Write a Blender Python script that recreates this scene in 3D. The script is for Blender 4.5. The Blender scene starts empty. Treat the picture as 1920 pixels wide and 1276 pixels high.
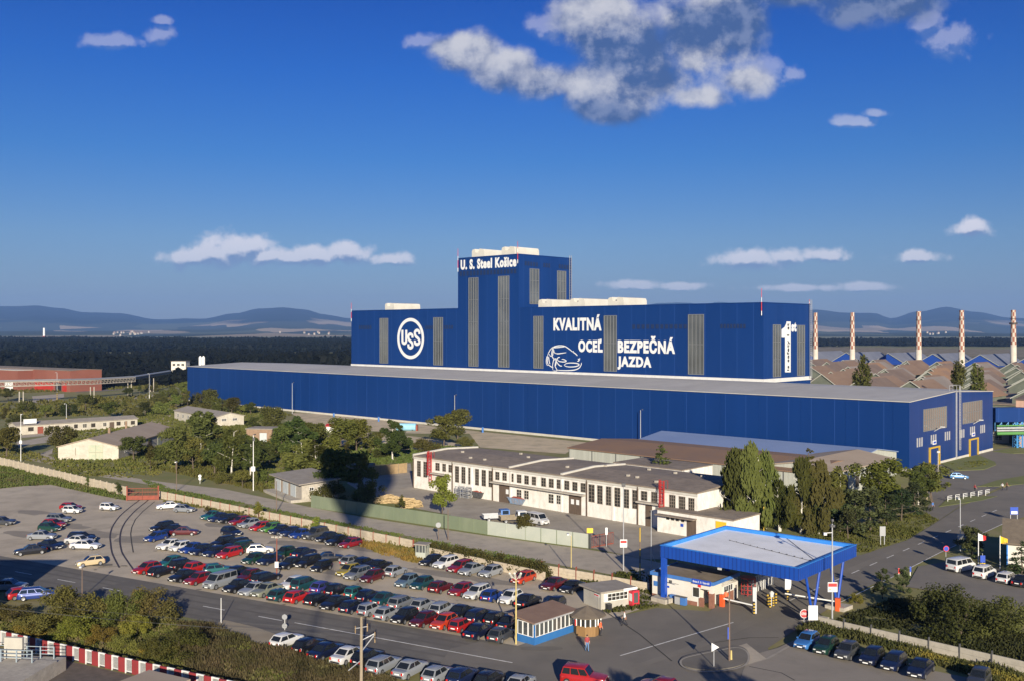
import bpy, bmesh, math, random
from mathutils import Vector, Matrix
R = random.Random(11)
F, HZ, H = 1860.0, 620.0, 33.5
sc = bpy.context.scene
COL = sc.collection
rad = math.radians

def at(px, py, z=0.0):
    Y = F * (H - z) / (py - HZ)
    return Vector(((px - 960) / F * Y, Y, z))
def far(px, py, Y):
    return Vector(((px - 960) / F * Y, Y, H - (py - HZ) * Y / F))

# ------------------------------------------------------------------ mesh builder
class MB:
    def __init__(s): s.v, s.f, s.m = [], [], []
    def add(s, vs, fs, mi=0):
        n = len(s.v); s.v += [tuple(v) for v in vs]
        s.f += [tuple(i + n for i in f) for f in fs]; s.m += [mi] * len(fs)
        return s
    def box(s, x0, y0, z0, x1, y1, z1, mi=0):
        vs = [(x0,y0,z0),(x1,y0,z0),(x1,y1,z0),(x0,y1,z0),(x0,y0,z1),(x1,y0,z1),(x1,y1,z1),(x0,y1,z1)]
        return s.add(vs, [(3,2,1,0),(4,5,6,7),(0,1,5,4),(1,2,6,5),(2,3,7,6),(3,0,4,7)], mi)
    def quad(s, a, b, c, d, mi=0): return s.add([a,b,c,d], [(0,1,2,3)], mi)
    def tube(s, p, q, r, r2=None, n=6, mi=0, cap=True):
        p, q = Vector(p), Vector(q); r2 = r if r2 is None else r2
        d = (q - p).normalized()
        a = d.orthogonal().normalized(); b = d.cross(a)
        vs = []
        for (c, rr) in ((p, r), (q, r2)):
            for i in range(n):
                t = 2 * math.pi * i / n
                vs.append(c + (a * math.cos(t) + b * math.sin(t)) * rr)
        fs = [(i, (i + 1) % n, n + (i + 1) % n, n + i) for i in range(n)]
        if cap: fs += [tuple(range(n - 1, -1, -1)), tuple(range(n, 2 * n))]
        return s.add(vs, fs, mi)
    def prism(s, pts, z0, z1, mi=0, mitop=None, bottom=True):
        n = len(pts)
        ar = sum(pts[i][0]*pts[(i+1)%n][1]-pts[(i+1)%n][0]*pts[i][1] for i in range(n))
        if ar < 0: pts = pts[::-1]
        vs = [(p[0], p[1], z0) for p in pts] + [(p[0], p[1], z1) for p in pts]
        s.add(vs, [(i, (i+1) % n, n + (i+1) % n, n + i) for i in range(n)], mi)
        s.add([(p[0], p[1], z1) for p in pts], [tuple(range(n))], mi if mitop is None else mitop)
        if bottom: s.add([(p[0], p[1], z0) for p in pts], [tuple(range(n - 1, -1, -1))], mi)
        return s
    def xprism(s, prof, x0, x1, mi=0, mitop=None):   # profile in (y, z) swept along x
        n = len(prof)
        ar = sum(prof[i][0]*prof[(i+1)%n][1]-prof[(i+1)%n][0]*prof[i][1] for i in range(n))
        if ar < 0: prof = prof[::-1]
        vs = [(x0, p[0], p[1]) for p in prof] + [(x1, p[0], p[1]) for p in prof]
        s.add(vs, [(i, (i+1) % n, n + (i+1) % n, n + i) for i in range(n)], mi)
        s.add([(x1, p[0], p[1]) for p in prof], [tuple(range(n))], mi)
        s.add([(x0, p[0], p[1]) for p in prof], [tuple(range(n - 1, -1, -1))], mi)
        return s
    def yprism(s, prof, y0, y1, mi=0):               # profile in (x, z) swept along y
        n = len(prof)
        ar = sum(prof[i][0]*prof[(i+1)%n][1]-prof[(i+1)%n][0]*prof[i][1] for i in range(n))
        if ar < 0: prof = prof[::-1]
        vs = [(p[0], y0, p[1]) for p in prof] + [(p[0], y1, p[1]) for p in prof]
        s.add(vs, [(n + i, n + (i+1) % n, (i+1) % n, i) for i in range(n)], mi)
        s.add([(p[0], y0, p[1]) for p in prof], [tuple(range(n))], mi)
        s.add([(p[0], y1, p[1]) for p in prof], [tuple(range(n - 1, -1, -1))], mi)
        return s
    def rev(s, prof, c=(0,0,0), n=16, mi=0):          # (r, z) revolved
        c = Vector(c); vs = []
        for (r, z) in prof:
            for i in range(n):
                t = 2 * math.pi * i / n; vs.append((c.x + r*math.cos(t), c.y + r*math.sin(t), c.z + z))
        fs = [(k*n+i, k*n+(i+1) % n, (k+1)*n+(i+1) % n, (k+1)*n+i) for k in range(len(prof)-1) for i in range(n)]
        fs += [tuple(range(n-1, -1, -1)), tuple((len(prof)-1)*n+i for i in range(n))]
        return s.add(vs, fs, mi)
    def mesh(s, name, mats, smooth=False):
        me = bpy.data.meshes.new(name)
        me.from_pydata(s.v, [], s.f)
        for m in (mats if isinstance(mats, (list, tuple)) else [mats]): me.materials.append(m)
        me.polygons.foreach_set('material_index', s.m)
        if smooth: me.polygons.foreach_set('use_smooth', [True] * len(s.f))
        me.update(); return me
    def build(s, name, mats, parent=None, smooth=False):
        return link(name, s.mesh(name, mats, smooth), parent)

def link(name, me, parent=None, loc=None, rotz=None):
    o = bpy.data.objects.new(name, me); COL.objects.link(o)
    if parent is not None: o.parent = parent
    if loc is not None: o.location = loc
    if rotz is not None: o.rotation_euler = (0, 0, rotz)
    return o
LABELS = {}
def tag(o, label, cat, group=None, kind=None):
    if label: o['label'] = label; LABELS.setdefault(label, []).append(o.name)
    if cat: o['category'] = cat
    if group: o['group'] = group
    if kind: o['kind'] = kind
    return o
def thing(name, label, cat, loc=(0,0,0), rotz=0.0, group=None):
    o = bpy.data.objects.new(name, None); COL.objects.link(o)
    o.empty_display_size = .3; o.location = loc; o.rotation_euler = (0, 0, rotz)
    return tag(o, label, cat, group)
def structure(o): o['kind'] = 'structure'; return o

# ------------------------------------------------------------------ materials
MATS = {}
def rgb(*c): return (c[0], c[1], c[2], 1.0)
def mat(name, c, c2=None, scale=1.0, rough=.7, metal=0.0, detail=4.0, c3=None, scale3=8.0, f3=.5, bump=0.0, bscale=30.0, coord='Object', spec=.5, coat=0.0, objvar=0.0, emit=None, lo=.35, hi=.65, sub=0.0, stretch=None):
    m = bpy.data.materials.new(name); m.use_nodes = True; nt = m.node_tree; N = nt.nodes; L = nt.links
    b = N['Principled BSDF']; b.inputs['Roughness'].default_value = rough; b.inputs['Metallic'].default_value = metal
    b.inputs['Specular IOR Level'].default_value = spec
    if coat: b.inputs['Coat Weight'].default_value = coat; b.inputs['Coat Roughness'].default_value = .05
    b.inputs['Base Color'].default_value = rgb(*c)
    out = None
    if c2 or bump:
        tc = N.new('ShaderNodeTexCoord'); src = tc.outputs[coord]
        if coord == 'World':
            pass
        if stretch:
            mp = N.new('ShaderNodeMapping'); mp.inputs['Scale'].default_value = stretch; L.new(src, mp.inputs['Vector']); src = mp.outputs['Vector']
    def noise(sc_, det=detail):
        n = N.new('ShaderNodeTexNoise'); n.inputs['Scale'].default_value = sc_; n.inputs['Detail'].default_value = det; n.inputs['Roughness'].default_value = .6
        L.new(src, n.inputs['Vector']); return n.outputs['Fac']
    def mix(fac, a, bb):
        x = N.new('ShaderNodeMix'); x.data_type = 'RGBA'
        if isinstance(fac, float): x.inputs['Factor'].default_value = fac
        else: L.new(fac, x.inputs['Factor'])
        for k, val in (('A', a), ('B', bb)):
            s_ = [i for i in x.inputs if i.name == k and i.type == 'RGBA'][0]
            if isinstance(val, tuple): s_.default_value = val
            else: L.new(val, s_)
        return [o for o in x.outputs if o.type == 'RGBA'][0]
    def ramp(fac, a, bb):
        r_ = N.new('ShaderNodeMapRange'); r_.inputs['From Min'].default_value = a; r_.inputs['From Max'].default_value = bb
        L.new(fac, r_.inputs['Value']); return r_.outputs['Result']
    if c2:
        out = mix(ramp(noise(scale), lo, hi), rgb(*c), rgb(*c2))
        if c3:
            fm = N.new('ShaderNodeMath'); fm.operation = 'MULTIPLY'; fm.inputs[1].default_value = f3
            L.new(ramp(noise(scale3), .45, .7), fm.inputs[0]); out = mix(fm.outputs[0], out, rgb(*c3))
    if objvar:
        oi = N.new('ShaderNodeObjectInfo'); hs = N.new('ShaderNodeHueSaturation')
        a1 = N.new('ShaderNodeMapRange'); a1.inputs['To Min'].default_value = .5 - .045*objvar; a1.inputs['To Max'].default_value = .5 + .03*objvar
        a2 = N.new('ShaderNodeMapRange'); a2.inputs['To Min'].default_value = 1 - .4*objvar; a2.inputs['To Max'].default_value = 1 + .45*objvar
        L.new(oi.outputs['Random'], a1.inputs['Value'])
        mm = N.new('ShaderNodeMath'); mm.operation = 'FRACT'; m2 = N.new('ShaderNodeMath'); m2.operation = 'MULTIPLY'; m2.inputs[1].default_value = 7.31
        L.new(oi.outputs['Random'], m2.inputs[0]); L.new(m2.outputs[0], mm.inputs[0]); L.new(mm.outputs[0], a2.inputs['Value'])
        L.new(a1.outputs[0], hs.inputs['Hue']); L.new(a2.outputs[0], hs.inputs['Value'])
        if out is None: hs.inputs['Color'].default_value = rgb(*c)
        else: L.new(out, hs.inputs['Color'])
        out = hs.outputs['Color']
    if out is not None: L.new(out, b.inputs['Base Color'])
    if bump:
        bp = N.new('ShaderNodeBump'); bp.inputs['Strength'].default_value = bump; bp.inputs['Distance'].default_value = .05
        L.new(noise(bscale), bp.inputs['Height']); L.new(bp.outputs['Normal'], b.inputs['Normal'])
    if emit: b.inputs['Emission Color'].default_value = rgb(*emit[:3]); b.inputs['Emission Strength'].default_value = emit[3]
    MATS[name] = m; return m

def panel_mat(name, c, step=6.2, line=(.05,.11,.34), lw=.045, rough=.45, axis='X', var=.07, rib=.9):
    """profiled sheet metal: per-panel tone, seams between panels, fine ribs (bump)"""
    m = bpy.data.materials.new(name); m.use_nodes = True; nt = m.node_tree; N = nt.nodes; L = nt.links
    b = N['Principled BSDF']; b.inputs['Roughness'].default_value = rough; b.inputs['Specular IOR Level'].default_value = .2
    tc = N.new('ShaderNodeTexCoord'); sp = N.new('ShaderNodeSeparateXYZ'); L.new(tc.outputs['Object'], sp.inputs[0])
    x = sp.outputs[axis] if axis != 'XY' else None
    if x is None:
        ad = N.new('ShaderNodeMath'); L.new(sp.outputs['X'], ad.inputs[0]); L.new(sp.outputs['Y'], ad.inputs[1]); x = ad.outputs[0]
    def mth(op, a, bb=None):
        n = N.new('ShaderNodeMath'); n.operation = op
        for i, v in enumerate((a, bb)):
            if v is None: continue
            if isinstance(v, (int, float)): n.inputs[i].default_value = v
            else: L.new(v, n.inputs[i])
        return n.outputs[0]
    d = mth('DIVIDE', x, step); fl = mth('FLOOR', d); fr = mth('FRACT', d)
    wn = N.new('ShaderNodeTexWhiteNoise'); wn.noise_dimensions = '1D'; L.new(fl, wn.inputs['W'])
    nz = N.new('ShaderNodeTexNoise'); nz.inputs['Scale'].default_value = .16; nz.inputs['Detail'].default_value = 6; mpp = N.new('ShaderNodeMapping'); mpp.inputs['Scale'].default_value = (1, 1, .12); L.new(tc.outputs['Object'], mpp.inputs[0]); L.new(mpp.outputs[0], nz.inputs['Vector'])
    val = mth('ADD', mth('MULTIPLY', mth('SUBTRACT', wn.outputs['Value'], .5), var * 2), mth('ADD', 1.0, mth('MULTIPLY', mth('SUBTRACT', nz.outputs['Fac'], .5), .25)))
    hs = N.new('ShaderNodeHueSaturation'); hs.inputs['Color'].default_value = rgb(*c); L.new(val, hs.inputs['Value'])
    seam = mth('LESS_THAN', fr, lw / step * 2.2)
    mx = N.new('ShaderNodeMix'); mx.data_type = 'RGBA'; L.new(seam, mx.inputs['Factor'])
    L.new(hs.outputs['Color'], mx.inputs[6]); mx.inputs[7].default_value = rgb(*line)
    L.new(mx.outputs[2], b.inputs['Base Color'])
    MATS[name] = m; return m

def check_mat(name, ca, cb, n=3, hgt=3.4):
    """squares round a shaft"""
    m = bpy.data.materials.new(name); m.use_nodes = True; nt = m.node_tree; N = nt.nodes; L = nt.links
    b = N['Principled BSDF']; b.inputs['Roughness'].default_value = .8
    tc = N.new('ShaderNodeTexCoord'); sp = N.new('ShaderNodeSeparateXYZ'); L.new(tc.outputs['Object'], sp.inputs[0])
    def mth(op, a, bb=None):
        q = N.new('ShaderNodeMath'); q.operation = op
        for i, v in enumerate((a, bb)):
            if v is None: continue
            if isinstance(v, (int, float)): q.inputs[i].default_value = v
            else: L.new(v, q.inputs[i])
        return q.outputs[0]
    a = mth('FLOOR', mth('MULTIPLY', mth('ARCTAN2', sp.outputs['Y'], sp.outputs['X']), n / math.pi))
    z = mth('FLOOR', mth('DIVIDE', sp.outputs['Z'], hgt))
    odd = mth('MODULO', mth('ADD', mth('ADD', a, z), 200), 2)
    mx = N.new('ShaderNodeMix'); mx.data_type = 'RGBA'; L.new(odd, mx.inputs['Factor'])
    mx.inputs[6].default_value = rgb(*ca); mx.inputs[7].default_value = rgb(*cb)
    nz = N.new('ShaderNodeTexNoise'); nz.inputs['Scale'].default_value = .5; L.new(tc.outputs['Object'], nz.inputs['Vector'])
    m2 = N.new('ShaderNodeMix'); m2.data_type = 'RGBA'; m2.inputs['Factor'].default_value = .3; L.new(mx.outputs[2], m2.inputs[6]); m2.inputs[7].default_value = rgb(.2,.15,.1)
    L.new(nz.outputs['Fac'], m2.inputs['Factor']); mm = mth('MULTIPLY', nz.outputs['Fac'], .45); L.new(mm, m2.inputs['Factor'])
    L.new(m2.outputs[2], b.inputs['Base Color']); MATS[name] = m; return m

def leaf_mat(name, c, c2, var=1.0, trans=.33, scale=.9):
    m = mat(name, c, c2, scale=scale, rough=.75, detail=3, coord='Object', objvar=var, spec=.15, lo=.3, hi=.7)
    nt = m.node_tree; N = nt.nodes; L = nt.links; b = N['Principled BSDF']
    tl = N.new('ShaderNodeBsdfTranslucent'); ms = N.new('ShaderNodeMixShader'); ms.inputs[0].default_value = trans
    src = b.inputs['Base Color'].links[0].from_socket
    L.new(src, tl.inputs['Color']); L.new(b.outputs[0], ms.inputs[1]); L.new(tl.outputs[0], ms.inputs[2])
    L.new(ms.outputs[0], N['Material Output'].inputs['Surface']); return m

def paint_mat():
    m = bpy.data.materials.new('car_paint'); m.use_nodes = True; nt = m.node_tree
    b = nt.nodes['Principled BSDF']; oi = nt.nodes.new('ShaderNodeObjectInfo')
    nt.links.new(oi.outputs['Color'], b.inputs['Base Color'])
    b.inputs['Roughness'].default_value = .32; b.inputs['Coat Weight'].default_value = .5; b.inputs['Coat Roughness'].default_value = .06
    b.inputs['Metallic'].default_value = .15
    MATS['car_paint'] = m; return m

paint_mat()
mat('glass_dark', (.012,.015,.018), rough=.06, spec=.8)
mat('glass_grey', (.055,.06,.062), (.12,.13,.13), scale=.05, rough=.12, spec=1.0, coat=1.0)
mat('pane_dark', (.02,.02,.019), (.06,.055,.045), scale=.7, rough=.25)
mat('tyre', (.012,.012,.013), rough=.8)
mat('rim', (.42,.43,.44), rough=.35, metal=.7)
mat('black_trim', (.018,.018,.02), rough=.6)
mat('lamp_clear', (.5,.51,.5), rough=.15)
mat('lamp_red', (.5,.02,.015), rough=.25)
mat('plate', (.85,.85,.82), rough=.4)
panel_mat('blue_sheet', (.0052,.0335,.150), step=6.3, line=(.018,.06,.225), axis='X', var=.045, lw=.07)
panel_mat('blue_sheet_end', (.0062,.034,.150), step=5.6, line=(.02,.06,.21), axis='Y', var=.03, lw=.05)
panel_mat('canopy_blue', (.012,.062,.33), step=.55, line=(.012,.042,.22), axis='XY', var=.05, lw=.06)
mat('bright_blue', (.03,.2,.62), (.04,.24,.68), scale=.6, rough=.4)
mat('post_blue', (.01,.06,.36), (.015,.075,.42), scale=1.2, rough=.4)
mat('roof_grey', (.45,.43,.385), (.52,.50,.455), scale=.05, rough=.6, detail=6, stretch=(1,.35,1), c3=(.37,.355,.325), scale3=.25, f3=.5)
mat('white_flash', (.66,.66,.64), (.58,.58,.56), scale=.5, rough=.5)
mat('sign_white', (.70,.71,.70), rough=.5)
mat('cream_metal', (.62,.60,.53), (.54,.52,.45), scale=.2, rough=.45)
mat('concrete', (.46,.42,.35), (.37,.335,.28), scale=.8, rough=.9, detail=6, c3=(.22,.2,.17), scale3=3, f3=.5)
mat('plinth', (.55,.53,.47), (.46,.44,.39), scale=.5, rough=.9)
mat('plaster_old', (.54,.505,.42), (.45,.415,.34), scale=.5, rough=.9, detail=8, c3=(.33,.29,.22), scale3=1.5, f3=.45)
mat('plaster', (.80,.775,.72), (.69,.66,.60), scale=.35, rough=.9, detail=8, c3=(.36,.31,.25), scale3=1.3, f3=.4, stretch=(1,1,.45))
mat('plaster_clean', (.66,.63,.56), (.60,.565,.49), scale=.6, rough=.9)
mat('tar_roof', (.21,.168,.13), (.27,.22,.172), scale=.16, rough=.95, detail=8, c3=(.115,.097,.08), scale3=.7, f3=.6)
mat('rust_roof', (.17,.112,.078), (.21,.143,.10), scale=.1, rough=.8, detail=8, c3=(.15,.095,.065), scale3=.5, f3=.5, stretch=(1,.25,1))
mat('lantern_wall', (.10,.115,.09), (.14,.155,.12), scale=.3, rough=.9)
mat('rust_roof_dark', (.14,.102,.082), (.175,.13,.105), scale=.07, rough=.85, detail=8, c3=(.11,.08,.065), scale3=.3, f3=.6)
mat('rust_roof_orange', (.25,.15,.085), (.205,.13,.088), scale=.1, rough=.85, detail=8)
mat('rust_roof_grey', (.18,.155,.138), (.225,.19,.168), scale=.08, rough=.85, detail=8)
mat('tan_roof', (.33,.26,.19), (.39,.315,.235), scale=.2, rough=.85, detail=8, stretch=(.3,1,1))
mat('roof_sky_sheen', (.25,.33,.50), (.29,.37,.54), scale=.08, rough=.35, metal=.2)  # grey roof; its sheen from the sky is painted as pale blue
mat('greygreen_sheet', (.36,.37,.32), (.43,.44,.385), scale=.3, rough=.7, stretch=(6,6,.3))
mat('pink_wall', (.5,.31,.22), (.58,.38,.28), scale=.3, rough=.85, stretch=(4,4,.3))
mat('brick_red', (.19,.062,.042), (.235,.085,.058), scale=.06, rough=.9, detail=6, c3=(.2,.075,.05), scale3=.3, f3=.5)
mat('brick_brown', (.30,.20,.13), (.22,.15,.10), scale=1.2, rough=.9, detail=8)
mat('brick_dark', (.20,.085,.055), (.26,.12,.08), scale=2, rough=.85)
mat('door_red', (.42,.035,.025), (.34,.03,.02), scale=.5, rough=.5)
mat('win_pale', (.24,.20,.16), (.30,.26,.21), scale=1.5, rough=.8)
mat('door_brown', (.085,.06,.042), (.12,.085,.06), scale=1.5, rough=.8, stretch=(4,4,.5))
mat('door_green', (.36,.41,.30), (.44,.46,.35), scale=1.0, rough=.8, c3=(.5,.42,.28), scale3=2, f3=.5)
mat('door_grey', (.42,.46,.47), (.5,.53,.52), scale=1.0, rough=.7)
mat('steel_grey', (.38,.39,.40), rough=.5, metal=.4)
mat('steel_dark', (.06,.06,.065), (.09,.09,.09), scale=2, rough=.6)
mat('win_bar', (.20,.21,.215), rough=.5, metal=.2)
mat('galv', (.5,.51,.52), (.42,.43,.44), scale=1, rough=.45, metal=.3)
mat('pole_white', (.72,.72,.69), rough=.5)
mat('pole_brown', (.13,.09,.065), (.18,.13,.1), scale=2, rough=.8)
mat('wood_pole', (.40,.33,.23), (.32,.26,.18), scale=1.5, rough=.9, stretch=(4,4,.5))
mat('rail_blue', (.24,.30,.34), (.29,.345,.38), scale=1, rough=.6)
mat('yellow', (.55,.37,.045), (.46,.30,.035), scale=2, rough=.55)
mat('yellow_pale', (.56,.45,.17), (.48,.38,.15), scale=2, rough=.6)
mat('red_paint', (.45,.03,.025), (.36,.03,.025), scale=1, rough=.5)
mat('orange_red', (.72,.11,.03), rough=.45)
mat('red_rust', (.27,.065,.038), (.20,.055,.036), scale=1.5, rough=.8)
mat('red_rail', (.26,.03,.034), (.2,.03,.03), scale=1.2, rough=.6)
mat('sky_blue', (.22,.48,.66), (.28,.53,.68), scale=1, rough=.6)
mat('steel_blue', (.17,.25,.36), (.22,.30,.40), scale=2, rough=.7, c3=(.25,.15,.1), scale3=2, f3=.6)
mat('lattice_blue', (.05,.24,.55), (.07,.28,.58), scale=1, rough=.5)
mat('pipe_green', (.09,.25,.07), rough=.45)
mat('green_fence', (.15,.185,.118), (.185,.215,.14), scale=.3, rough=.7, c3=(.14,.16,.10), scale3=1.5, f3=.35, stretch=(1,1,.3))
mat('pale_fence', (.36,.39,.335), (.41,.43,.37), scale=.4, rough=.7)
mat('wall_beige', (.46,.39,.285), (.52,.45,.34), scale=.7, rough=.9, detail=7, c3=(.30,.255,.19), scale3=2, f3=.55)
mat('wall_grey', (.42,.385,.32), (.36,.33,.27), scale=.7, rough=.9, detail=7, c3=(.25,.23,.19), scale3=2, f3=.5)
mat('timber', (.27,.19,.10), (.36,.25,.13), scale=1.3, rough=.9)
mat('timber_fresh', (.48,.36,.19), (.36,.26,.13), scale=2.2, rough=.9)
mat('timber_weath', (.20,.165,.115), (.25,.205,.145), scale=1, rough=.9)
mat('wood_kiosk', (.21,.12,.045), (.27,.155,.06), scale=2, rough=.8, stretch=(5,5,.5))
mat('shingle', (.125,.10,.075), (.16,.13,.095), scale=1.5, rough=.95)
mat('shelter_roof', (.20,.125,.09), (.24,.155,.11), scale=.7, rough=.9, detail=7)
mat('shelter_blue', (.025,.13,.36), (.03,.15,.38), scale=1, rough=.6)
mat('frame_white', (.8,.8,.77), rough=.5)
mat('kiosk_grey', (.44,.42,.36), (.38,.36,.31), scale=.7, rough=.8)
mat('kiosk_roof', (.27,.24,.20), (.33,.295,.25), scale=.7, rough=.9)
mat('vending_red', (.55,.03,.05), rough=.3)
mat('canvas_white', (.93,.93,.90), (.88,.88,.85), scale=.15, rough=.5, c3=(.74,.74,.70), scale3=.5, f3=.6, detail=8)
mat('sign_blue', (.02,.07,.42), rough=.45)
mat('sign_red', (.62,.03,.03), rough=.45)
mat('sign_yellow', (.75,.48,.03), rough=.45)
mat('sign_back', (.3,.31,.32), rough=.5, metal=.4)
mat('text_black', (.02,.02,.025), rough=.6)
mat('blue_dull', (.05,.15,.42), (.06,.18,.46), scale=1, rough=.5)
mat('white_dull', (.72,.72,.69), (.6,.6,.57), scale=2, rough=.6)
mat('bark', (.085,.065,.045), (.13,.10,.075), scale=3, rough=.95)
mat('bark_birch', (.58,.55,.48), (.25,.22,.18), scale=1.3, rough=.9, lo=.5, hi=.75)
mat('skin', (.52,.31,.22), rough=.6)
mat('hair_dark', (.03,.02,.015), rough=.8)
mat('cloth_white', (.72,.72,.72), rough=.9)
mat('cloth_dark', (.025,.025,.03), rough=.9)
mat('cloth_jeans', (.10,.19,.36), (.14,.24,.40), scale=3, rough=.9)
mat('cloth_red', (.32,.05,.055), rough=.9)
mat('cloth_vest', (.85,.14,.05), rough=.7)
mat('cloth_brown', (.2,.1,.06), rough=.9)
check_mat('chimney_check', (.30,.095,.055), (.60,.55,.46), n=4, hgt=2.9)
mat('chimney_base', (.6,.55,.46), (.5,.45,.37), scale=.2, rough=.9)
mat('asphalt_lot', (.43,.365,.275), (.50,.43,.325), scale=.05, rough=.95, detail=9, c3=(.31,.265,.20), scale3=.22, f3=.75, bump=.15, bscale=6)
mat('asphalt_road', (.118,.108,.094), (.142,.131,.113), scale=.07, rough=.9, detail=9, c3=(.195,.178,.15), scale3=.3, f3=.8)
mat('asphalt_yard', (.33,.29,.23), (.39,.345,.275), scale=.1, rough=.95, detail=9, c3=(.24,.21,.165), scale3=.3, f3=.7)
mat('asphalt_south', (.235,.208,.172), (.285,.252,.208), scale=.1, rough=.95, detail=9, c3=(.18,.16,.13), scale3=.4, f3=.6)
mat('asphalt_plaza', (.16,.144,.12), (.20,.18,.15), scale=.06, rough=.9, detail=9, c3=(.145,.132,.112), scale3=.25, f3=.85)
mat('asphalt_light', (.40,.345,.265), (.46,.40,.31), scale=.1, rough=.95, detail=9, c3=(.24,.215,.175), scale3=.5, f3=.5)
mat('asphalt_dark', (.13,.118,.10), (.17,.155,.13), scale=.2, rough=.95, detail=8)
mat('sand', (.54,.44,.28), (.60,.49,.33), scale=.06, rough=.95, detail=9, c3=(.25,.225,.15), scale3=.2, f3=.6)
mat('dirt', (.26,.215,.15), (.32,.27,.19), scale=.2, rough=.95, detail=8)
mat('ballast', (.085,.07,.058), (.13,.108,.09), scale=1.2, rough=.95, detail=8)
mat('line_white', (.80,.79,.74), (.55,.54,.50), scale=1.5, rough=.8)
mat('kerb', (.34,.31,.26), (.28,.255,.215), scale=.8, rough=.9)
mat('crack', (.045,.042,.04), rough=.95)
mat('rail_steel', (.045,.036,.03), (.07,.05,.04), scale=2, rough=.6)
mat('grass_field', (.15,.165,.042), (.20,.185,.062), scale=.035, rough=.95, detail=9, c3=(.27,.215,.11), scale3=.12, f3=.75, coord='Object')
mat('verge', (.12,.15,.034), (.17,.18,.05), scale=.15, rough=.95, detail=9, c3=(.16,.14,.065), scale3=.5, f3=.6)
mat('field_pale', (.13,.145,.085), (.16,.17,.105), scale=.01, rough=.95)
leaf_mat('leaf_green', (.098,.112,.024), (.158,.168,.04))
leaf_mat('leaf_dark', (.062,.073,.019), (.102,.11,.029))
leaf_mat('weed_dark', (.045,.058,.018), (.075,.08,.026), scale=.25)
leaf_mat('leaf_pine', (.036,.050,.018), (.060,.076,.027), trans=.15)
leaf_mat('leaf_olive', (.085,.098,.023), (.13,.138,.035))
leaf_mat('leaf_yellow', (.16,.175,.026), (.21,.20,.036))
leaf_mat('leaf_autumn', (.125,.105,.032), (.11,.11,.03))
leaf_mat('leaf_gold', (.22,.175,.03), (.16,.145,.028))
leaf_mat('leaf_birch', (.083,.108,.026), (.122,.145,.04))
leaf_mat('weed_dry', (.155,.13,.06), (.10,.105,.036), scale=.25)
leaf_mat('weed_green', (.075,.10,.022), (.13,.135,.036), scale=.25)
leaf_mat('weed_gold', (.26,.21,.04), (.13,.14,.03), scale=.3)
leaf_mat('forest_leaf_shaded', (.0022,.0038,.0028), (.005,.0068,.004), scale=.02, trans=.1)  # cloud shadow over the wood put into the near-black leaf colour

# ------------------------------------------------------------------ frames, text, windows
EX = Vector((.7236, -.6902, 0)); EV = Vector((.6902, .7236, 0)); GA = math.atan2(-.6902, .7236)
C0 = Vector((94.8, 236.6, 0))
class Frame:
    """a wall frame: origin, x along the wall, y into the building"""
    def __init__(s, o, ang): s.o = Vector(o); s.a = ang; s.ex = Vector((math.cos(ang), math.sin(ang), 0)); s.ey = Vector((-math.sin(ang), math.cos(ang), 0))
    def front(s, px, py, y=0.0):
        k = (px - 960) / F; b = s.o + s.ey * y
        x = (k * b.y - b.x) / (s.ex.x - k * s.ex.y); Y = b.y + x * s.ex.y
        return x, H - (py - HZ) * Y / F
    def side(s, px, py, x=0.0):
        k = (px - 960) / F; b = s.o + s.ex * x
        y = (k * b.y - b.x) / (s.ey.x - k * s.ey.y); Y = b.y + y * s.ey.y
        return y, H - (py - HZ) * Y / F
    def loc(s, P): d = Vector(P) - s.o; return d.dot(s.ex), d.dot(s.ey)
    def pt(s, x, y, z=0): return s.o + s.ex * x + s.ey * y + Vector((0, 0, z))
GRID = Frame(C0, GA)

def text_mesh(txt, bold=.03, space=1.0):
    cu = bpy.data.curves.new('lettering', 'FONT'); cu.body = txt; cu.size = 1; cu.offset = bold; cu.extrude = .01; cu.resolution_u = 3; cu.space_character = space
    o = bpy.data.objects.new('lettering', cu); COL.objects.link(o)
    dg = bpy.context.evaluated_depsgraph_get(); me = bpy.data.meshes.new_from_object(o.evaluated_get(dg))
    COL.objects.unlink(o); bpy.data.objects.remove(o); bpy.data.curves.remove(cu); return me
def put_text(name, txt, parent, x0, x1, z0, z1, y=-.1, side='front', m='sign_white', bold=.03, depth=.06, rot=0, xc=0.0):
    """letters laid on a wall plane; front: plane y, letters along +x. side: plane x=xc, letters along +y"""
    me = text_mesh(txt, bold, 1 + bold*3.2)
    if rot: me.transform(Matrix.Rotation(rot, 4, 'Z'))
    xs = [v.co.x for v in me.vertices]; ys = [v.co.y for v in me.vertices]
    ax, bx, ay, by = min(xs), max(xs), min(ys), max(ys)
    for v in me.vertices:
        u = x0 + (v.co.x - ax) / (bx - ax) * (x1 - x0); w = z0 + (v.co.y - ay) / (by - ay) * (z1 - z0)
        d = depth * (v.co.z / .01)
        v.co = (u, y - d, w) if side == 'front' else (xc + y + d, u, w)
    me.materials.clear(); me.materials.append(MATS[m]); me.update()
    for p in me.polygons: p.material_index = 0
    return link(name, me, parent)

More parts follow.
